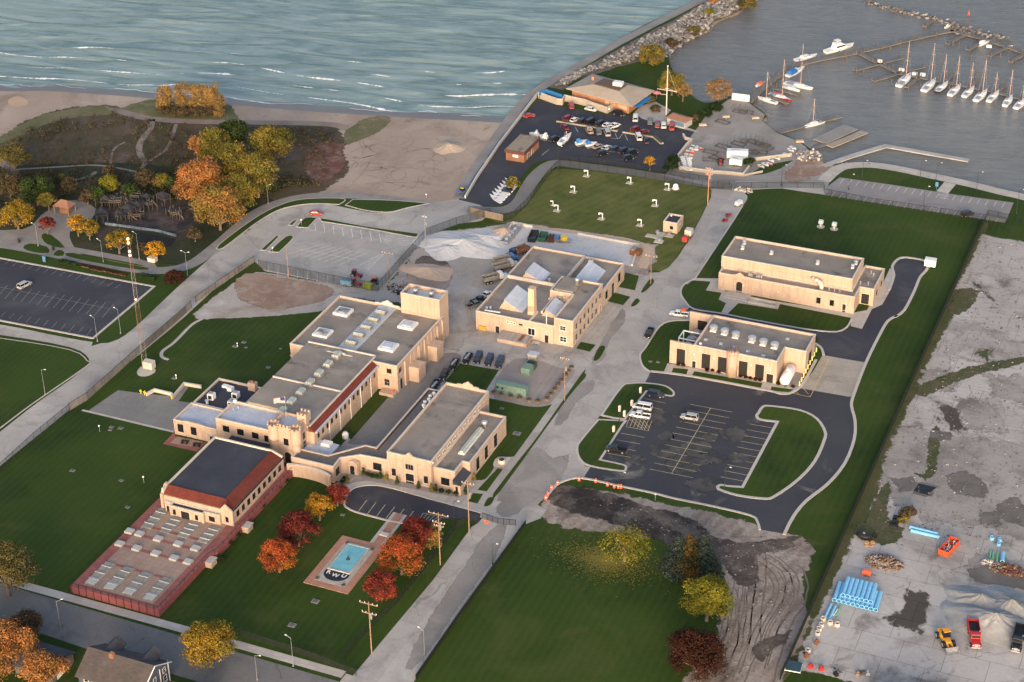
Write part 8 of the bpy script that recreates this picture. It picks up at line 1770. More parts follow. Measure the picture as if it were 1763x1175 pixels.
# bench tables and bits near the wing
for x,y,lb in ((1190,870,'left dark picnic table on the small red terrace by the west wing'),(1335,905,'right dark picnic table on the small red terrace by the west wing')):
    X,Y = P(150+x/7.052,640+y/7.052); q = thing('picnic_table',lb,'table',(X,Y,.05),.2,'picnic tables'); b = MB(); b.box(-1.,-.4,.7,1.,.4,.78); obj('tabletop',b,DARKM,q); b = MB(); b.box(-1.,-.9,.4,1.,-.65,.46); b.box(-1.,.65,.4,1.,.9,.46); obj('seat',b,DARKM,q); b = MB(); b.box(-.7,-.7,0,-.6,.7,.7); b.box(.6,-.7,0,.7,.7,.7); obj('legs',b,DARKM,q)
sheet('small_terrace',crop(150,640,7.052,[(920,880),(1060,735),(1070,790),(1400,850),(1450,860),(1330,975)]),.03,BRICKR); sheet('small_terrace',crop(150,640,7.052,[(1010,870),(1090,790),(1400,852),(1350,930)]),.045,PAVT)
# condenser and propane tank behind the gallery
X,Y = P(595,755); q = thing('gas_bottle','white upright tank on the pad behind the lean-to','tank',(X,Y,.07)); b = MB(); b.lathe(0,0,[(.8,0),(.9,.3),(.9,1.4),(.5,1.9),(.1,2.0)],12); obj('shell',b,WHITE,q,smooth=True); b = MB(); b.cyl(0,0,2.0,2.2,.2); obj('cap',b,GREYM,q)
b = MB(); X,Y = P(832,568); b.box(-1.,-.6,0,1.,.6,1.3); b.box(-1.1,-.7,1.303,1.1,.7,1.4); o = obj('yellow_rack',b,mat('ochre_paint',(.55,.33,.06),.6)); o.location = (X,Y,.05); tag(o,'ochre rack against the left end of the workshop front','rack')
b = MB(); X,Y = P(923,593); b.box(-1.2,-.6,.4,1.2,.6,.6); b.box(-1.1,-.5,0,-.9,.5,.4); b.box(.9,-.5,0,1.1,.5,.4); o = obj('bench',b,GALV); o.location = (X,Y,.05); tag(o,'pale metal bench between loading platform and workshop door','bench')
for x,y,lb in ((655,270,'left yellow post by the concrete apron'),(703,285,'second yellow post by the concrete apron'),(1030,335,'yellow barrier at the ramp wall')):
    X,Y = P(150+x/7.052,640+y/7.052); b = MB(); b.cyl(0,0,0,1.3,.18,8); b.box(-.4,-.1,.7,.4,.1,.95); o = obj('yellow_post',b,YEL); o.location = (X,Y,.05); tag(o,lb,'post')
# solar panel and blue sign
X,Y = P(1366,1152); q = thing('solar_panel','framed solar panel on the grass at the bottom of the long fence','solar panel',(X,Y,.05),.1); b = MB(); b.add([(-1.7,-1.4,.4),(1.7,-1.4,.4),(1.7,1.4,1.0),(-1.7,1.4,1.0)],[(0,1,2,3)]); obj('panel',b,mat('panel_blue',(.03,.06,.09),.25),q); b = MB(); ribbon(b,[(-1.7,-1.4),(1.7,-1.4),(1.7,1.4),(-1.7,1.4)],.12,.3,.5,True); [b.tube((x,1.35,0),(x,1.35,1.0),.05) for x in (-1.6,1.6)]; obj('frame',b,WHITE,q)
X,Y = P(1612,327); b = MB(); b.cyl(0,0,0,1.2,.08); b.box(-.5,-.05,1.2,.5,.05,2.2); b.box(-.45,-.06,2.2,.45,.06,2.7); o = obj('blue_sign',b,[mat('sign_blue',(.10,.22,.42),.5)]); o.location = (X,Y,.05); tag(o,'small blue sign on the lakeside lawn beside the cross path','sign')
X,Y = P(1668,22,0); b = MB(); b.lathe(0,0,[(.5,-1.2),(.6,-.6),(.2,.4),(.05,1.0)],8); o = obj('buoy',b,mat('buoy_red',(.55,.10,.09),.5)); o.location = (X,Y,0); tag(o,'small red buoy floating beyond the boulders','buoy')
# tarps
sheet('black_tarp',yd(0,0) and crop(1350,820,3.31,[(745,85),(770,45),(860,68),(815,105)]),.06,mat('black_tarp',(.015,.015,.017),.5),0,(1.,.2))
# ================================================================ lattice radio mast
X,Y = P(250,640); H_ = 41.5; q = thing('radio_mast','tall red and white lattice radio mast with lit warning lamps beside the beach road','radio mast',(X,Y,.05)); w0,w1 = .95,.45
nb = 16; LR = mat('mast_red',(.27,.13,.10),.6); LW = mat('mast_white',(.30,.28,.27),.6)
for s_ in range(4):
    b = MB()
    for k in range(s_*nb//4*1,(s_+1)*nb//4):
        z0,z1 = H_*k/nb,H_*(k+1)/nb; ra = w0+(w1-w0)*k/nb; rb = w0+(w1-w0)*(k+1)/nb
        A = [(ra*math.cos(a),ra*math.sin(a),z0) for a in (0.5,2.594,4.689)]; B = [(rb*math.cos(a),rb*math.sin(a),z1) for a in (0.5,2.594,4.689)]
        for i in range(3): b.tube(A[i],B[i],.032,4); b.tube(A[i],B[(i+1)%3],.018,4); b.tube(A[i],A[(i+1)%3],.018,4)
    obj('lattice_section',b,LW if s_%2 == 0 else LR,q)
WL = mat('warning_lamp',(.9,.5,.4),.4,emit=(1.,.42,.25,5.))
for z in (41.6,40.4,37.8,36.6,23.): b = MB(); b.ball(0,0,z,.34 if z > 32 else .22,n=8); obj('warning_lamp',b,WL,q)
b = MB(); b.box(-1.5,1.2,0,1.5,3.2,2.2); obj('equipment_box',b,COPE,q)
# ================================================================ fountain
FX0,FY0,FX1,FY1 = -1.8,-121.75,10.0,-101.8
L = (4.,-112.,0.); q = thing('fountain','rectangular blue fountain pool on a brick-edged terrace with a dark lettered half-round panel','fountain',L)
b = MB(); b.prism(rect(FX0,FY0,FX1,FY1),.0,.12); part(q,L,'brick_surround',b,BRICKT)
b = MB(); b.prism(rect(FX0+1.9,FY0+1.9,FX1-1.9,FY1-1.9),.12,.16); part(q,L,'pale_paving',b,gmat('fountain_paving',(.36,.34,.31),(.45,.425,.39),.5,(.20,.19,.17),.6,(.6,.75)))
px0,py0,px1,py1 = 1.3,-115.0,6.9,-104.6
b = MB(); ribbon(b,[(px0,py0),(px1,py0),(px1,py1),(px0,py1)],.35,.16,.5,True); part(q,L,'basin_rim',b,WALK)
b = MB(); b.add([(px0+.18,py0+.18,.40),(px1-.18,py0+.18,.40),(px1-.18,py1-.18,.40),(px0+.18,py1-.18,.40)],[(0,1,2,3)])
wm,t_,b_ = _mk('pool_water'); v_ = _coord(t_); t_.links.new(_mix(t_,_ramp(t_,_noise(t_,.5,4,.6,v_),.3,.7),(.13,.40,.48),(.20,.50,.57)),b_.inputs['Base Color']); b_.inputs['Roughness'].default_value = .15; _bump(t_,b_,_noise(t_,6,3,.5,v_),.15,.1)
part(q,L,'water',b,wm)
b = MB(); b.lathe(4.1,-110.2,[(.5,.41),(.35,.6),(.12,1.2)],8); part(q,L,'nozzle',b,DARKM)
b = MB(); pr = [(1.0,-115.4),(7.2,-115.4)]+[(4.1+3.1*math.cos(a)*(1),-116.2+2.5*math.sin(a)) for a in np.linspace(0,-math.pi,13)]; b.prism(pr,.16,.30); part(q,L,'lettered_panel',b,mat('panel_black',(.02,.022,.03),.6))
def text_mesh(s,size,m,parent,loc,ext=.04,rz=0.):
    cu = bpy.data.curves.new('t','FONT'); cu.body = s; cu.size = size; cu.extrude = ext; cu.align_x = 'CENTER'; cu.offset = .03
    to = bpy.data.objects.new('t',cu); COL.objects.link(to); bpy.context.view_layer.update()
    me = bpy.data.meshes.new_from_object(to.evaluated_get(bpy.context.evaluated_depsgraph_get())); bpy.data.objects.remove(to); me.materials.clear(); me.materials.append(m)
    o = bpy.data.objects.new('letter',me); COL.objects.link(o); o.parent = parent; o.location = loc; o.rotation_euler = (0,0,rz); return o
for ch,dx,dy,a in (('R',-1.95,.35,.12),('W',0,-.2,0),('U',1.95,.35,-.12)): text_mesh(ch,1.75,WHITE,q,(4.1+dx-L[0],-117.4+dy+.3-L[1],.33),.02,a)
for x,y in ((.6,-119.2),(7.6,-119.4),(.9,-104.3),(7.6,-104.3)): b = MB(); b.ball(x,y,.3,.5,.5,.3,n=8,j=.2); part(q,L,'shrub',b,mat('brown_plants',(0,)*3))
b = MB(); b.prism([(5.6,-101.78),(9.4,-101.78),(9.2,-88.4),(5.4,-88.4)],.0,.08); part(q,L,'entry_path',b,WALK); b = MB(); b.prism([(6.5,-101.77),(8.6,-101.77),(8.4,-88.45),(6.3,-88.45)],.08,.10); part(q,L,'path_bricks',b,BRICKT)
b = MB(); b.box(6.5,-98.4,.1,8.6,-97.1,.4); part(q,L,'plaque',b,COPE)
# ================================================================ playground structures
r2 = random.Random(11); PGM = [mat('play_wood',(.085,.078,.075),.85),mat('play_dark',(.035,.035,.04),.8),mat('play_tan',(.15,.12,.095),.85)]
for k in range(30):
    px = 172+r2.random()*128+ (k%3)*6; py = 347+r2.random()*34; X,Y = P(px,py); q = thing('play_structure','weathered timber play platform with a '+['peaked dark roof','tube slide','side rail'][k%3]+' in the park playground','play structure',(X,Y,.06),r2.uniform(-.5,.5),'timber play structures'); h = r2.uniform(1.2,2.8); w = r2.uniform(1.2,2.2); b = MB(); b.box(-w,-w*.6,h-.15,w,w*.6,h); obj('platform',b,PGM[k%3],q)
    b = MB(); [b.box(x-.1,y-.1,0,x+.1,y+.1,h+1.1) for x in (-w,w) for y in (-w*.6,w*.6)]; obj('posts',b,PGM[0],q); b = MB()
    if k%3 == 0: b.add([(-w-.3,-w*.8,h+1.1),(w+.3,-w*.8,h+1.1),(w+.3,w*.8,h+1.1),(-w-.3,w*.8,h+1.1),(0,0,h+2.3)],[(0,1,4),(1,2,4),(2,3,4),(3,0,4),(3,2,1,0)]); obj('roof',b,PGM[1],q)
    elif k%3 == 1: b.tube((w,0,h),(w+2.2,0,.1),.25,6); obj('slide',b,PGM[2],q)
    else: b.box(-w,-w*.6,h+.5,w,-w*.6+.08,h+.7); b.box(-w,w*.6-.08,h+.5,w,w*.6,h+.7); obj('rail',b,PGM[2],q)
b = MB(); ribbon(b,world(crop(0,320,3.916,[(710,265),(870,285),(1060,312),(1190,345)])),.25,.05,.9); q = obj('mural_wall',b,mat('pale_blue_wall',(.12,.16,.20),.7,.6,.8)); tag(q,'low pale blue wall along the near side of the playground','wall')
sheet('play_surface_dark',crop(0,320,3.916,[(940,320),(1190,360),(1150,410),(1020,400),(950,390)]),.07,mat('black_safety_surface',(.02,.02,.022),.9))
for x,y,lb in ((130,385,'black bin on the park path, left'),(360,435,'black bin on the park path, right')):
    X,Y = P(*crop(0,320,3.916,[(x,y)])[0]); b = MB(); b.lathe(0,0,[(.4,0),(.45,1.2),(.3,1.5)],8); o = obj('litter_bin',b,DARKM); o.location = (X,Y,.08); tag(o,lb,'litter bin')
X,Y = P(*crop(0,320,3.916,[(1030,510)])[0]); b = MB(); b.box(-1.3,-.9,0,1.3,.9,1.3); b.box(-1.4,-1.,1.303,1.4,1.,1.45); o = obj('utility_box',b,COPE); o.location = (X,Y,.05); tag(o,'pale utility box under the yellow trees by the beach road','box')
X,Y = P(*crop(0,320,3.916,[(300,515)])[0]); b = MB(); b.box(-.5,-.1,0,.5,.1,1.6); b.box(-.6,-.15,1.603,.6,.15,1.9); o = obj('park_sign',b,mat('sign_blue',(0,)*3)); o.location = (X,Y,.08); tag(o,'small blue sign by the dark west car park','sign')

# ================================================================ overhead wires
def wire(A,B,label,sag=1.2,n=3,w=1.6):
    (ax,ay,ah),(bx_,by_,bh) = A,B; a = Vector((*P(ax,ay),ah)); c = Vector((*P(bx_,by_),bh)); q = thing('power_line',label,'power line',tuple(a),0,'overhead power lines')
    for k in range(n):
        b = MB(); o = Vector(((k-(n-1)/2)*w,0,0)); pts = [a.lerp(c,t/12)+o-Vector((0,0,sag*4*(t/12)*(1-t/12))) for t in range(13)]
        for p,r in zip(pts[:-1],pts[1:]): b.tube(p-a,r-a,.022,3)
        obj('cable',b,DARKM,q)
wire((758,972.7,14.8),(640,1125,14.0),'three cables between the two tall poles beside the fountain lawn')
wire((758,972.7,14.8),(807.8,919,14.8),'three cables from the fountain pole to the pole by the lower gate')
wire((807.8,919,14.8),(972,690,13.2),'three cables from the lower gate pole up to the transformer yard pole')
wire((972,690,13.2),(1120.3,489,9.4),'three cables from the transformer yard pole to the workshop pole')
wire((1120.3,489,9.4),(1218.3,352,12.8),'cables from the workshop pole to the orange framed pole',n=2)
# ================================================================ trees and bushes
BARK = mat('bark',(.16,.12,.09),.9,.25,3.)
LEAF = {}
def lm(n,a,c):
    if n not in LEAF: LEAF[n] = leafmat('leaves_'+n,tuple(x*.62 for x in a),tuple(x*.62 for x in c))
    return LEAF[n]
lm('yellow',(.48,.27,.03),(.24,.20,.03)); lm('orange',(.64,.25,.08),(.40,.20,.06)); lm('olive',(.17,.18,.035),(.38,.26,.05)); lm('green',(.04,.075,.02),(.09,.12,.03))
lm('mix',(.56,.25,.08),(.26,.22,.045)); lm('red',(.42,.065,.04),(.25,.045,.03)); lm('darkred',(.17,.03,.026),(.27,.05,.038)); lm('fire',(.55,.10,.035),(.42,.18,.03))
lm('lime',(.33,.28,.03),(.19,.20,.02)); lm('maroon',(.06,.020,.015),(.08,.03,.016)); lm('brown',(.16,.105,.06),(.10,.085,.045)); lm('spruce',(.035,.06,.05),(.075,.10,.085)); lm('sprucey',(.055,.062,.025),(.16,.10,.02)); lm('gold',(.70,.34,.03),(.48,.26,.03)); lm('dune',(.52,.30,.08),(.30,.20,.09)); lm('hedge',(.02,.045,.012),(.04,.07,.02)); lm('willow',(.12,.12,.05),(.24,.18,.05)); lm('twig',(.30,.22,.13),(.50,.28,.10))
def foliage(rnd,clumps,n,s,tone_fn,gap=0.):
    """many small leaf faces gathered on the outside of irregular clumps"""
    vs = np.zeros((n*4,3)); tones = np.ones((n*4,4)); w = np.array([c[3]**2 for c in clumps]); w = w/w.sum(); idx = rnd.choice(len(clumps),n,p=w); C4_ = np.array(clumps)
    d = rnd.normal(size=(n,3)); d /= np.linalg.norm(d,axis=1)[:,None]; d[:,2] = np.where(d[:,2] < -.35,-d[:,2],d[:,2])
    rr = C4_[idx,3]*(.45+.85*rnd.random(n)); ctr = C4_[idx,:3]+d*rr[:,None]*np.array([1,1,.85])
    nr = d+rnd.normal(size=(n,3))*.55; nr /= np.linalg.norm(nr,axis=1)[:,None]; a = np.cross(nr,rnd.normal(size=(n,3))); a /= np.linalg.norm(a,axis=1)[:,None]+1e-9; bb = np.cross(nr,a)
    sz = s*(.6+.8*rnd.random(n))[:,None]
    for k,(u,v) in enumerate(((-1,-.7),(1,-.5),(.8,.8),(-.7,.6))): vs[k::4] = ctr+a*sz*u*.5+bb*sz*v*.5
    cj = rnd.random(len(clumps)); t = np.clip(tone_fn(ctr,cj[idx])+rnd.normal(size=n)*.2,0,1); v2 = np.clip(cj[idx][::-1]*.0+.5+(rnd.random(len(clumps))[idx]-.5)*.7+rnd.normal(size=n)*.2,0,1)
    for k in range(4): tones[k::4,0] = t; tones[k::4,1] = v2
    return vs,tones
def leaf_obj(name,vs,tones,m,parent=None):
    n = len(vs)//4; me = bpy.data.meshes.new(name); me.vertices.add(n*4); me.vertices.foreach_set('co',vs.ravel()); me.loops.add(n*4); me.loops.foreach_set('vertex_index',np.arange(n*4)); me.polygons.add(n); me.polygons.foreach_set('loop_start',np.arange(n)*4); me.polygons.foreach_set('loop_total',np.full(n,4)); me.update(calc_edges=True)
    at = me.color_attributes.new('tone','FLOAT_COLOR','POINT'); at.data.foreach_set('color',tones.ravel()); me.materials.append(m)
    o = bpy.data.objects.new(name,me); COL.objects.link(o)
    if parent is not None: o.parent = parent
    return o
TS = [100]
def tree(px,py,r,hc,m,label,rz_=None,dens=1.,name='tree',cat='tree',shape='round',group='autumn trees',s=.42,bias=0.,trunk=True):
    """px, py: middle of the crown on the photo, hc: its height in metres, r: crown radius"""
    TS[0] += 1; rnd = np.random.default_rng(TS[0]); x,y = P(px,py,hc); q = thing(name,label,cat,(x,y,0.),0,group); rv = rz_ or r*.85; cl = []; nC = int(16+r*6)
    for k in range(nC):
        u = rnd.normal(size=3); u /= np.linalg.norm(u); u[2] = u[2] if u[2] > -.55 else -u[2]
        f = .70+.16*rnd.random() if rnd.random() > .2 else .35
        if shape == 'column': cl.append((u[0]*r*.55,u[1]*r*.55,hc+(rnd.random()*2-1)*rv*.85,r*(.35+.25*rnd.random())))
        else: cl.append((u[0]*r*f,u[1]*r*f,hc+u[2]*rv*f,r*(.20+.15*rnd.random())))
    if shape == 'cone':
        cl = []
        for k in range(60):
            t = (k+.5)/60; rr = r*(1-t)*.85+.15; a = k*2.4; cl.append((rr*math.cos(a),rr*math.sin(a),hc-rv+2*rv*t,r*(.17+.20*(1-t))))
    s *= .82; n = int(dens*min(15000,170*r*r*(.42/s)**2)+250)
    if shape == 'cone': n = 8000
    vs,tn = foliage(rnd,cl,n,s,lambda c,j: np.clip(j*1.1-.05+bias*(c[:,2]-hc)/rv,0,1))
    leaf_obj('crown',vs,tn,LEAF[m],q)
    if trunk:
        b = MB(); zb = max(1.2,hc-rv*.75); tr = .10+.045*r; b.tube((0,0,-.1),(.1,0,zb),tr*1.25,8,tr*.9)
        for c in cl[::2 if shape != 'cone' else 60][:16]: b.tube((.1,0,zb*.9),(c[0]*.85,c[1]*.85,c[2]),tr*.55,5,.04)
        b.tube((.1,0,zb),(0,0,hc+rv*.6),tr*.85,6,.05); obj('trunk',b,BARK,q)
    return q
# park cluster
for a in ((402,236,6.4,9,'green','dark green tree at the back of the big autumn cluster'),(370,252,6.6,9,'olive','olive tree behind the small orange tree of the cluster'),(466,252,7.6,9,'olive','yellow-green tree at the right end of the big autumn cluster'),(338,252,3.8,9,'orange','small orange tree at the left back of the cluster'),(402,285,8,8,'olive','olive tree in the middle of the big autumn cluster'),(442,302,7.6,8,'olive','olive-brown tree at the right front of the cluster'),(345,316,8.6,8.5,'orange','large bright orange tree at the left front of the cluster'),(376,360,8.,7.5,'mix','yellow and orange tree lowest in the cluster, nearest the path'),(414,332,6.6,6.5,'olive','small olive tree tucked between the yellow tree and the path')): tree(a[0],a[1],a[2],a[3],a[4],a[5],s=.5)
for a in ((170,335,3.2,3,'green','dark tree behind the left end of the playground'),(310,330,3,3,'brown','brown tree between playground and big orange tree'),(335,405,2.6,2.4,'brown','brown shrub at the right end of the playground'),(28,372,5.2,5,'yellow','yellow tree at the left edge above the path'),(80,388,2.7,3.2,'darkred','small dark red tree by the park plaza'),(132,386,3.2,4.5,'gold','orange-yellow tree by the pavilion, left of a pair'),(152,394,3.3,4,'yellow','yellow tree by the pavilion, right of a pair'),(203,416,4.2,4.4,'yellow','yellow tree in front of the playground'),(268,432,3.2,3.4,'gold','low golden tree near the beach road'),(188,318,3.6,4.,'lime','bright yellow-green tree behind the playground'),(107,306,1.3,2.,'lime','tiny yellow bush in the undergrowth'),(250,308,3.6,3.6,'brown','brown thicket tree behind the playground'),(279,312,3.0,3.2,'olive','olive thicket tree right of the brown one'),(22,272,5.5,6,'willow','thin olive tree at the left edge of the dunes'),(62,330,5.5,5,'green','dark green tree behind the left park path'),(82,345,3.2,4,'olive','olive tree behind the dark red tree'),(118,320,3.2,3,'brown','brown bush in the undergrowth left of the lime tree'),(150,340,2.6,2.6,'brown','brown bush above the pavilion'),(225,330,3.,3.,'green','dark bush right of the bright lime tree'),(15,320,4.5,5,'brown','bare brown tree at the left edge above the yellow one'),(190,295,2.5,2.2,'brown','brown bush on the dune path'),(300,318,3,3,'green','dark bush beside the big orange tree')): tree(*a[:6],s=.42)
# poplars on the beach
for k,(px,py,r,h,w) in enumerate(((284,170,3.4,5,3.8),(312,164,3.0,6.5,5.8),(333,169,2.8,5.5,4.8),(349,170,2.8,5.5,4.8),(366,170,3.2,5.8,5.2),(378,182,2.5,4.5,3.8))): tree(px,py,r,h,'dune','slender yellow-orange poplar on the beach, '+['first','second','third','fourth','fifth','sixth'][k]+' from the left',rz_=w,dens=1.3,shape='column',name='poplar',cat='poplar',group='poplars on the beach')
for k,(px,py,r) in enumerate(((285,190,3.2),(305,194,3.),(325,193,3.2),(345,194,3.),(365,192,3.))): tree(px,py,r,1.4,'brown','brown scrub bush at the foot of the poplars, '+['first','second','third','fourth','fifth'][k]+' from the left',rz_=1.6,trunk=False,name='bush',cat='bush',group='scrub under the poplars')
# fountain lawn
for a in ((549,873,3.5,4,'gold','yellow-orange tree on the lawn beside the small red tree'),(513,914,4.9,4.5,'darkred','dark red thinning tree left of the fountain'),(479,959,4.5,4.5,'fire','orange tree with a red top, nearest the terrace'),(720,918,4.5,4.8,'red','dark red tree by the front drive hatching'),(740,925,3.2,3.6,'mix','green and orange tree behind the dark red one'),(690,960,5.6,5.,'fire','large flame red tree right of the fountain'),(657,1010,3.9,3.6,'red','small red tree nearest the fountain corner'),(580,853,3.1,3.2,'red','small red bush-like tree by the curved wall'),(360,1112,6.0,6,'yellow','yellow-orange tree on the bottom street verge'),(8,985,7.2,7,'willow','tall olive tree at the lower left edge'),(10,1120,7.2,6,'orange','large orange tree in the bottom left corner'),(75,1158,5.,5,'orange','orange tree beside the garage'),(45,1080,4,4,'brown','dark brown tree behind the garage')): tree(*a[:6],dens=.95,s=.36,bias=(-.5 if a[4] == 'fire' else 0))
tree(1076,940,6.4,4.5,'lime','pale thinning yellow tree with fallen leaves around it',dens=.2,rz_=4.0,s=.38)
tree(1218,1036,6.0,5.5,'lime','dense yellow-green tree beside the muddy track',dens=1.3,s=.36); tree(1199,1128,6.4,4.5,'maroon','dark maroon tree at the bottom of the muddy track',dens=1.3,s=.4)
for px,py,m,lb in ((1168,955,'spruce','left blue-grey spruce of three'),(1187,958,'sprucey','middle spruce of three with orange-lit top'),(1211,955,'spruce','right blue-grey spruce of three')): tree(px,py,4.0,5.4,m,lb,rz_=5.6,shape='cone',name='spruce',cat='spruce',group='spruces by the muddy track',s=.34)
# fallen leaves
rnd_ = np.random.default_rng(5); n = 5200; X,Y = P(1055,968); ang = rnd_.random(n)*6.28; rr = np.abs(rnd_.normal(size=n))*5.2; cx_ = X-1.5+rr*np.cos(ang)*1.25; cy_ = Y+rr*np.sin(ang)*.8; sz = .07+.10*rnd_.random(n); vs = np.zeros((n*4,3))
for k,(u,v) in enumerate(((-1,-.8),(1,-.6),(.8,.9),(-.8,.7))): vs[k::4,0] = cx_+u*sz; vs[k::4,1] = cy_+v*sz; vs[k::4,2] = .06+.02*rnd_.random(n)
o = leaf_obj('fallen_leaves',vs,np.ones((n*4,4))*.4,lm('fallen',(.34,.28,.06),(.34,.28,.06))); o['kind'] = 'stuff'; o['label'] = 'yellow fallen leaves on the grass under the thinning tree'; o['category'] = 'leaves'
# marina
for a in ((1157,143,5.0,5,'olive','yellow-olive tree behind the white signal mast',1.),(1176,158,3.4,4,'dune','orange tree right of the yellow-olive one at the signal mast',.8),(1237,158,5.2,4.5,'twig','sparse orange-pink tree at the harbour beach',.42),(1122,97,5.,3,'olive','olive bush tree at the top of the clubhouse lawn',1.),(1119,279,2.0,3.4,'gold','tiny golden tree at the lower edge of the marina car park',1.),(883,317,2.6,2,'olive','olive bush beside the slanting row of dinghies',1.)): tree(*a[:6],dens=a[6])
for a in ((1221,22,2.2,1.5,'lime','yellow bush on the breakwater rocks'),(1155,75,2.8,1.2,'brown','brown bush at the end of the breakwater rocks'),(1195,54,3.0,1.2,'willow','olive scrub on the inner side of the breakwater'),(1285,8,4.,1.5,'willow','olive scrub at the far end of the breakwater'),(1228,3,2.,1.5,'orange','orange bush at the top of the breakwater'),(1155,287,2.5,1.3,'hedge','round dark bush left of the boat stacks, lower'),(1160,276,2.3,1.3,'hedge','round dark bush left of the boat stacks, upper'),(1291,280,2.2,1.4,'hedge','dark bush between white trailer and lower rail'),(1232,185,2.6,1.,'hedge','dark hedge bush on the harbour lawn, right'),(1215,195,2.4,1.,'hedge','dark hedge bush on the harbour lawn, middle'),(1195,205,2.,1.2,'brown','brown bush behind the harbour kiosk'),(1118,172,2.4,1.2,'willow','patio shrub right of the clubhouse, upper'),(1128,188,2.2,1.,'brown','patio shrub right of the clubhouse, lower'),(1562,885,2.2,1.,'brown','brown bush by the black crates'),(300,478,3.2,1.3,'maroon','reddish brown hedge clump at the beach road corner'),(246,426,2,1,'brown','brown bush at the foot of the yellow trees'),(1556,895,1.5,.7,'olive','small olive bush by the black crates')): tree(*a[:6],rz_=a[2]*.6,trunk=False,name='bush',cat='bush',group='bushes',s=.34)
for k,(px,py) in enumerate(((118,456),(254,480))):
    X,Y = P(px,py); q = thing('hedge',['left','right'][k]+' clipped dark green hedge above the dark west car park','hedge',(X,Y,0),0,'clipped hedges'); rnd = np.random.default_rng(k); vs,tn = foliage(rnd,[(x-2.6,0,.6,.95) for x in np.linspace(0,5.2,9)],900,.3,lambda c,j: j); leaf_obj('leaves',vs,tn,LEAF['hedge'],q); b = MB(); b.box(-2.8,-.5,0,2.8,.5,.9); obj('stems',b,mat('hedge_core',(.015,.025,.01),.95),q)
for k in range(5):
    X,Y = P(150+k*19-(60 if k > 3 else 0),461+k*4.2-(12 if k > 3 else 0)); q = thing('bush','low reddish planting strip beside the dark west car park, '+['first','second','third','fourth','fifth'][k]+' clump','bush',(X,Y,0),0,'reddish planting'); rnd = np.random.default_rng(k+50); vs,tn = foliage(rnd,[(x-2.,0,.3,.55) for x in np.linspace(0,4,6)],350,.3,lambda c,j: j); leaf_obj('leaves',vs,tn,LEAF['maroon'],q); b = MB(); b.box(-1.9,-.3,0,1.9,.3,.3); obj('stems',b,BARK,q)
# shrubs at the front wing and the pump house
def shrub(px,py,r,h,m,label,cone=False,grp='shrubs along the front wing'):
    TS[0] += 1; rnd = np.random.default_rng(TS[0]); X,Y = P(px,py); q = thing('shrub',label,'shrub',(X,Y,.08),0,grp); cl = [(0,0,h*t,r*(1-t*.75)*.9+.08) for t in (.2,.4,.6,.8,.95)] if cone else [(0,0,h*.5,r*.8),(r*.3,0,h*.4,r*.6),(-r*.3,.1,h*.45,r*.6)]
    vs,tn = foliage(rnd,cl,260,.24,lambda c,j: j); leaf_obj('leaves',vs,tn,LEAF[m],q); b = MB(); b.tube((0,0,-.05),(0,0,h*.6),.08,5); obj('stem',b,BARK,q)
c3_ = lambda x,y: crop(500,600,4.1975,[(x,y)])[0]
nth = ['first','second','third','fourth','fifth','sixth','seventh','eighth','ninth','tenth','eleventh','twelfth','thirteenth']
for k,(x,y) in enumerate(((413,970),(530,920),(652,945),(694,960),(773,985),(926,1018),(1020,1035),(1052,1040),(1266,1060),(1328,960))): shrub(*c3_(x,y),.62,2.3,'green' if k%3 else 'olive',nth[k]+' upright conical shrub from the left along the front wing',True)
for k,(x,y) in enumerate(((375,980),(562,928),(592,935),(625,942),(1090,1045),(1142,1055),(1195,1065),(395,955),(90,900),(20,905))): shrub(*c3_(x,y),.85 if k < 8 else 1.3,1.1,'hedge',nth[k]+' low round shrub along the front wing',grp='low shrubs along the front wing')
c8_ = lambda x,y: crop(1130,500,5.873,[(x,y)])[0]
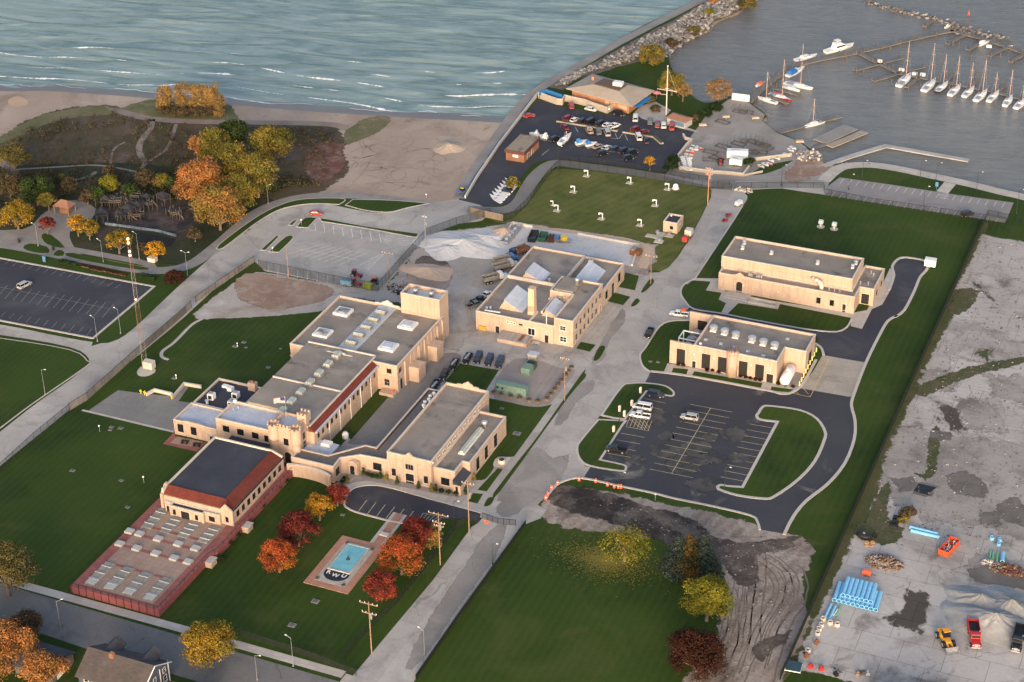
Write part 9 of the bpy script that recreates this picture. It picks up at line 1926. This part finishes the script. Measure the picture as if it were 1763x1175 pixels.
for k,(x,y) in enumerate(((220,768),(270,775),(510,825),(565,828),(627,845),(850,885),(905,895),(950,905),(1000,915),(1050,925),(1230,960),(1303,975),(1378,990))): shrub(*c8_(x,y),.62,.9,'maroon',nth[k]+' small dark red ball shrub from the left under the pump house louvres',grp='dark red ball shrubs by the pump house')
c4_ = lambda x,y: crop(120,740,3.56,[(x,y)])[0]
for k,(x,y) in enumerate(((1430,262),(1330,330),(1275,370),(1080,605),(1030,660),(985,710),(930,800),(1180,480))): shrub(*c4_(x,y),1.2,1.2,'hedge',nth[k]+' dark shrub from the top in the bed below the terrace railing',grp='dark shrubs along the terrace')

# scrub of the dunes and the park undergrowth: low tufts past counting
def scrub(name,poly,n,r0,r1,m,label,seed,leaves=22):
    rnd = np.random.default_rng(seed); w = [P(p[0],p[1]) for p in poly]; xs_ = [p[0] for p in w]; ys_ = [p[1] for p in w]; cl = []
    ph = rnd.random(4)*6
    while len(cl) < n:
        x = rnd.uniform(min(xs_),max(xs_)); y = rnd.uniform(min(ys_),max(ys_))
        if inpoly(x,y,w) and rnd.random() < .5+.5*math.sin(x*.09+ph[0])*math.sin(y*.11+ph[1]): r = rnd.uniform(r0,r1); cl.append((x,y,r*.45,r))
    vs,tn = foliage(rnd,cl,n*leaves,.42,lambda c,j: j); o = leaf_obj(name,vs,tn,LEAF[m]); o['kind'] = 'stuff'; o['label'] = label; o['category'] = 'scrub'
lm('scrub',(.15,.10,.07),(.10,.10,.04)); lm('under',(.10,.075,.05),(.06,.075,.03))
scrub('dune_scrub_tufts',[(0,245),(60,218),(180,192),(290,218),(440,218),(560,225),(580,245),(560,320),(480,330),(300,285),(0,285)],620,.4,1.5,'scrub','low brown and green scrub covering the dunes',1,16)
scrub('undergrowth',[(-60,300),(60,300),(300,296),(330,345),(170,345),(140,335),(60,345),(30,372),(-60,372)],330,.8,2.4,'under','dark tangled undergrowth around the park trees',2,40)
scrub('undergrowth',[(420,345),(480,330),(540,318),(500,300),(480,320),(440,330),(300,300),(300,330)][:5],40,.6,1.6,'under','brown undergrowth right of the autumn cluster',3,40)
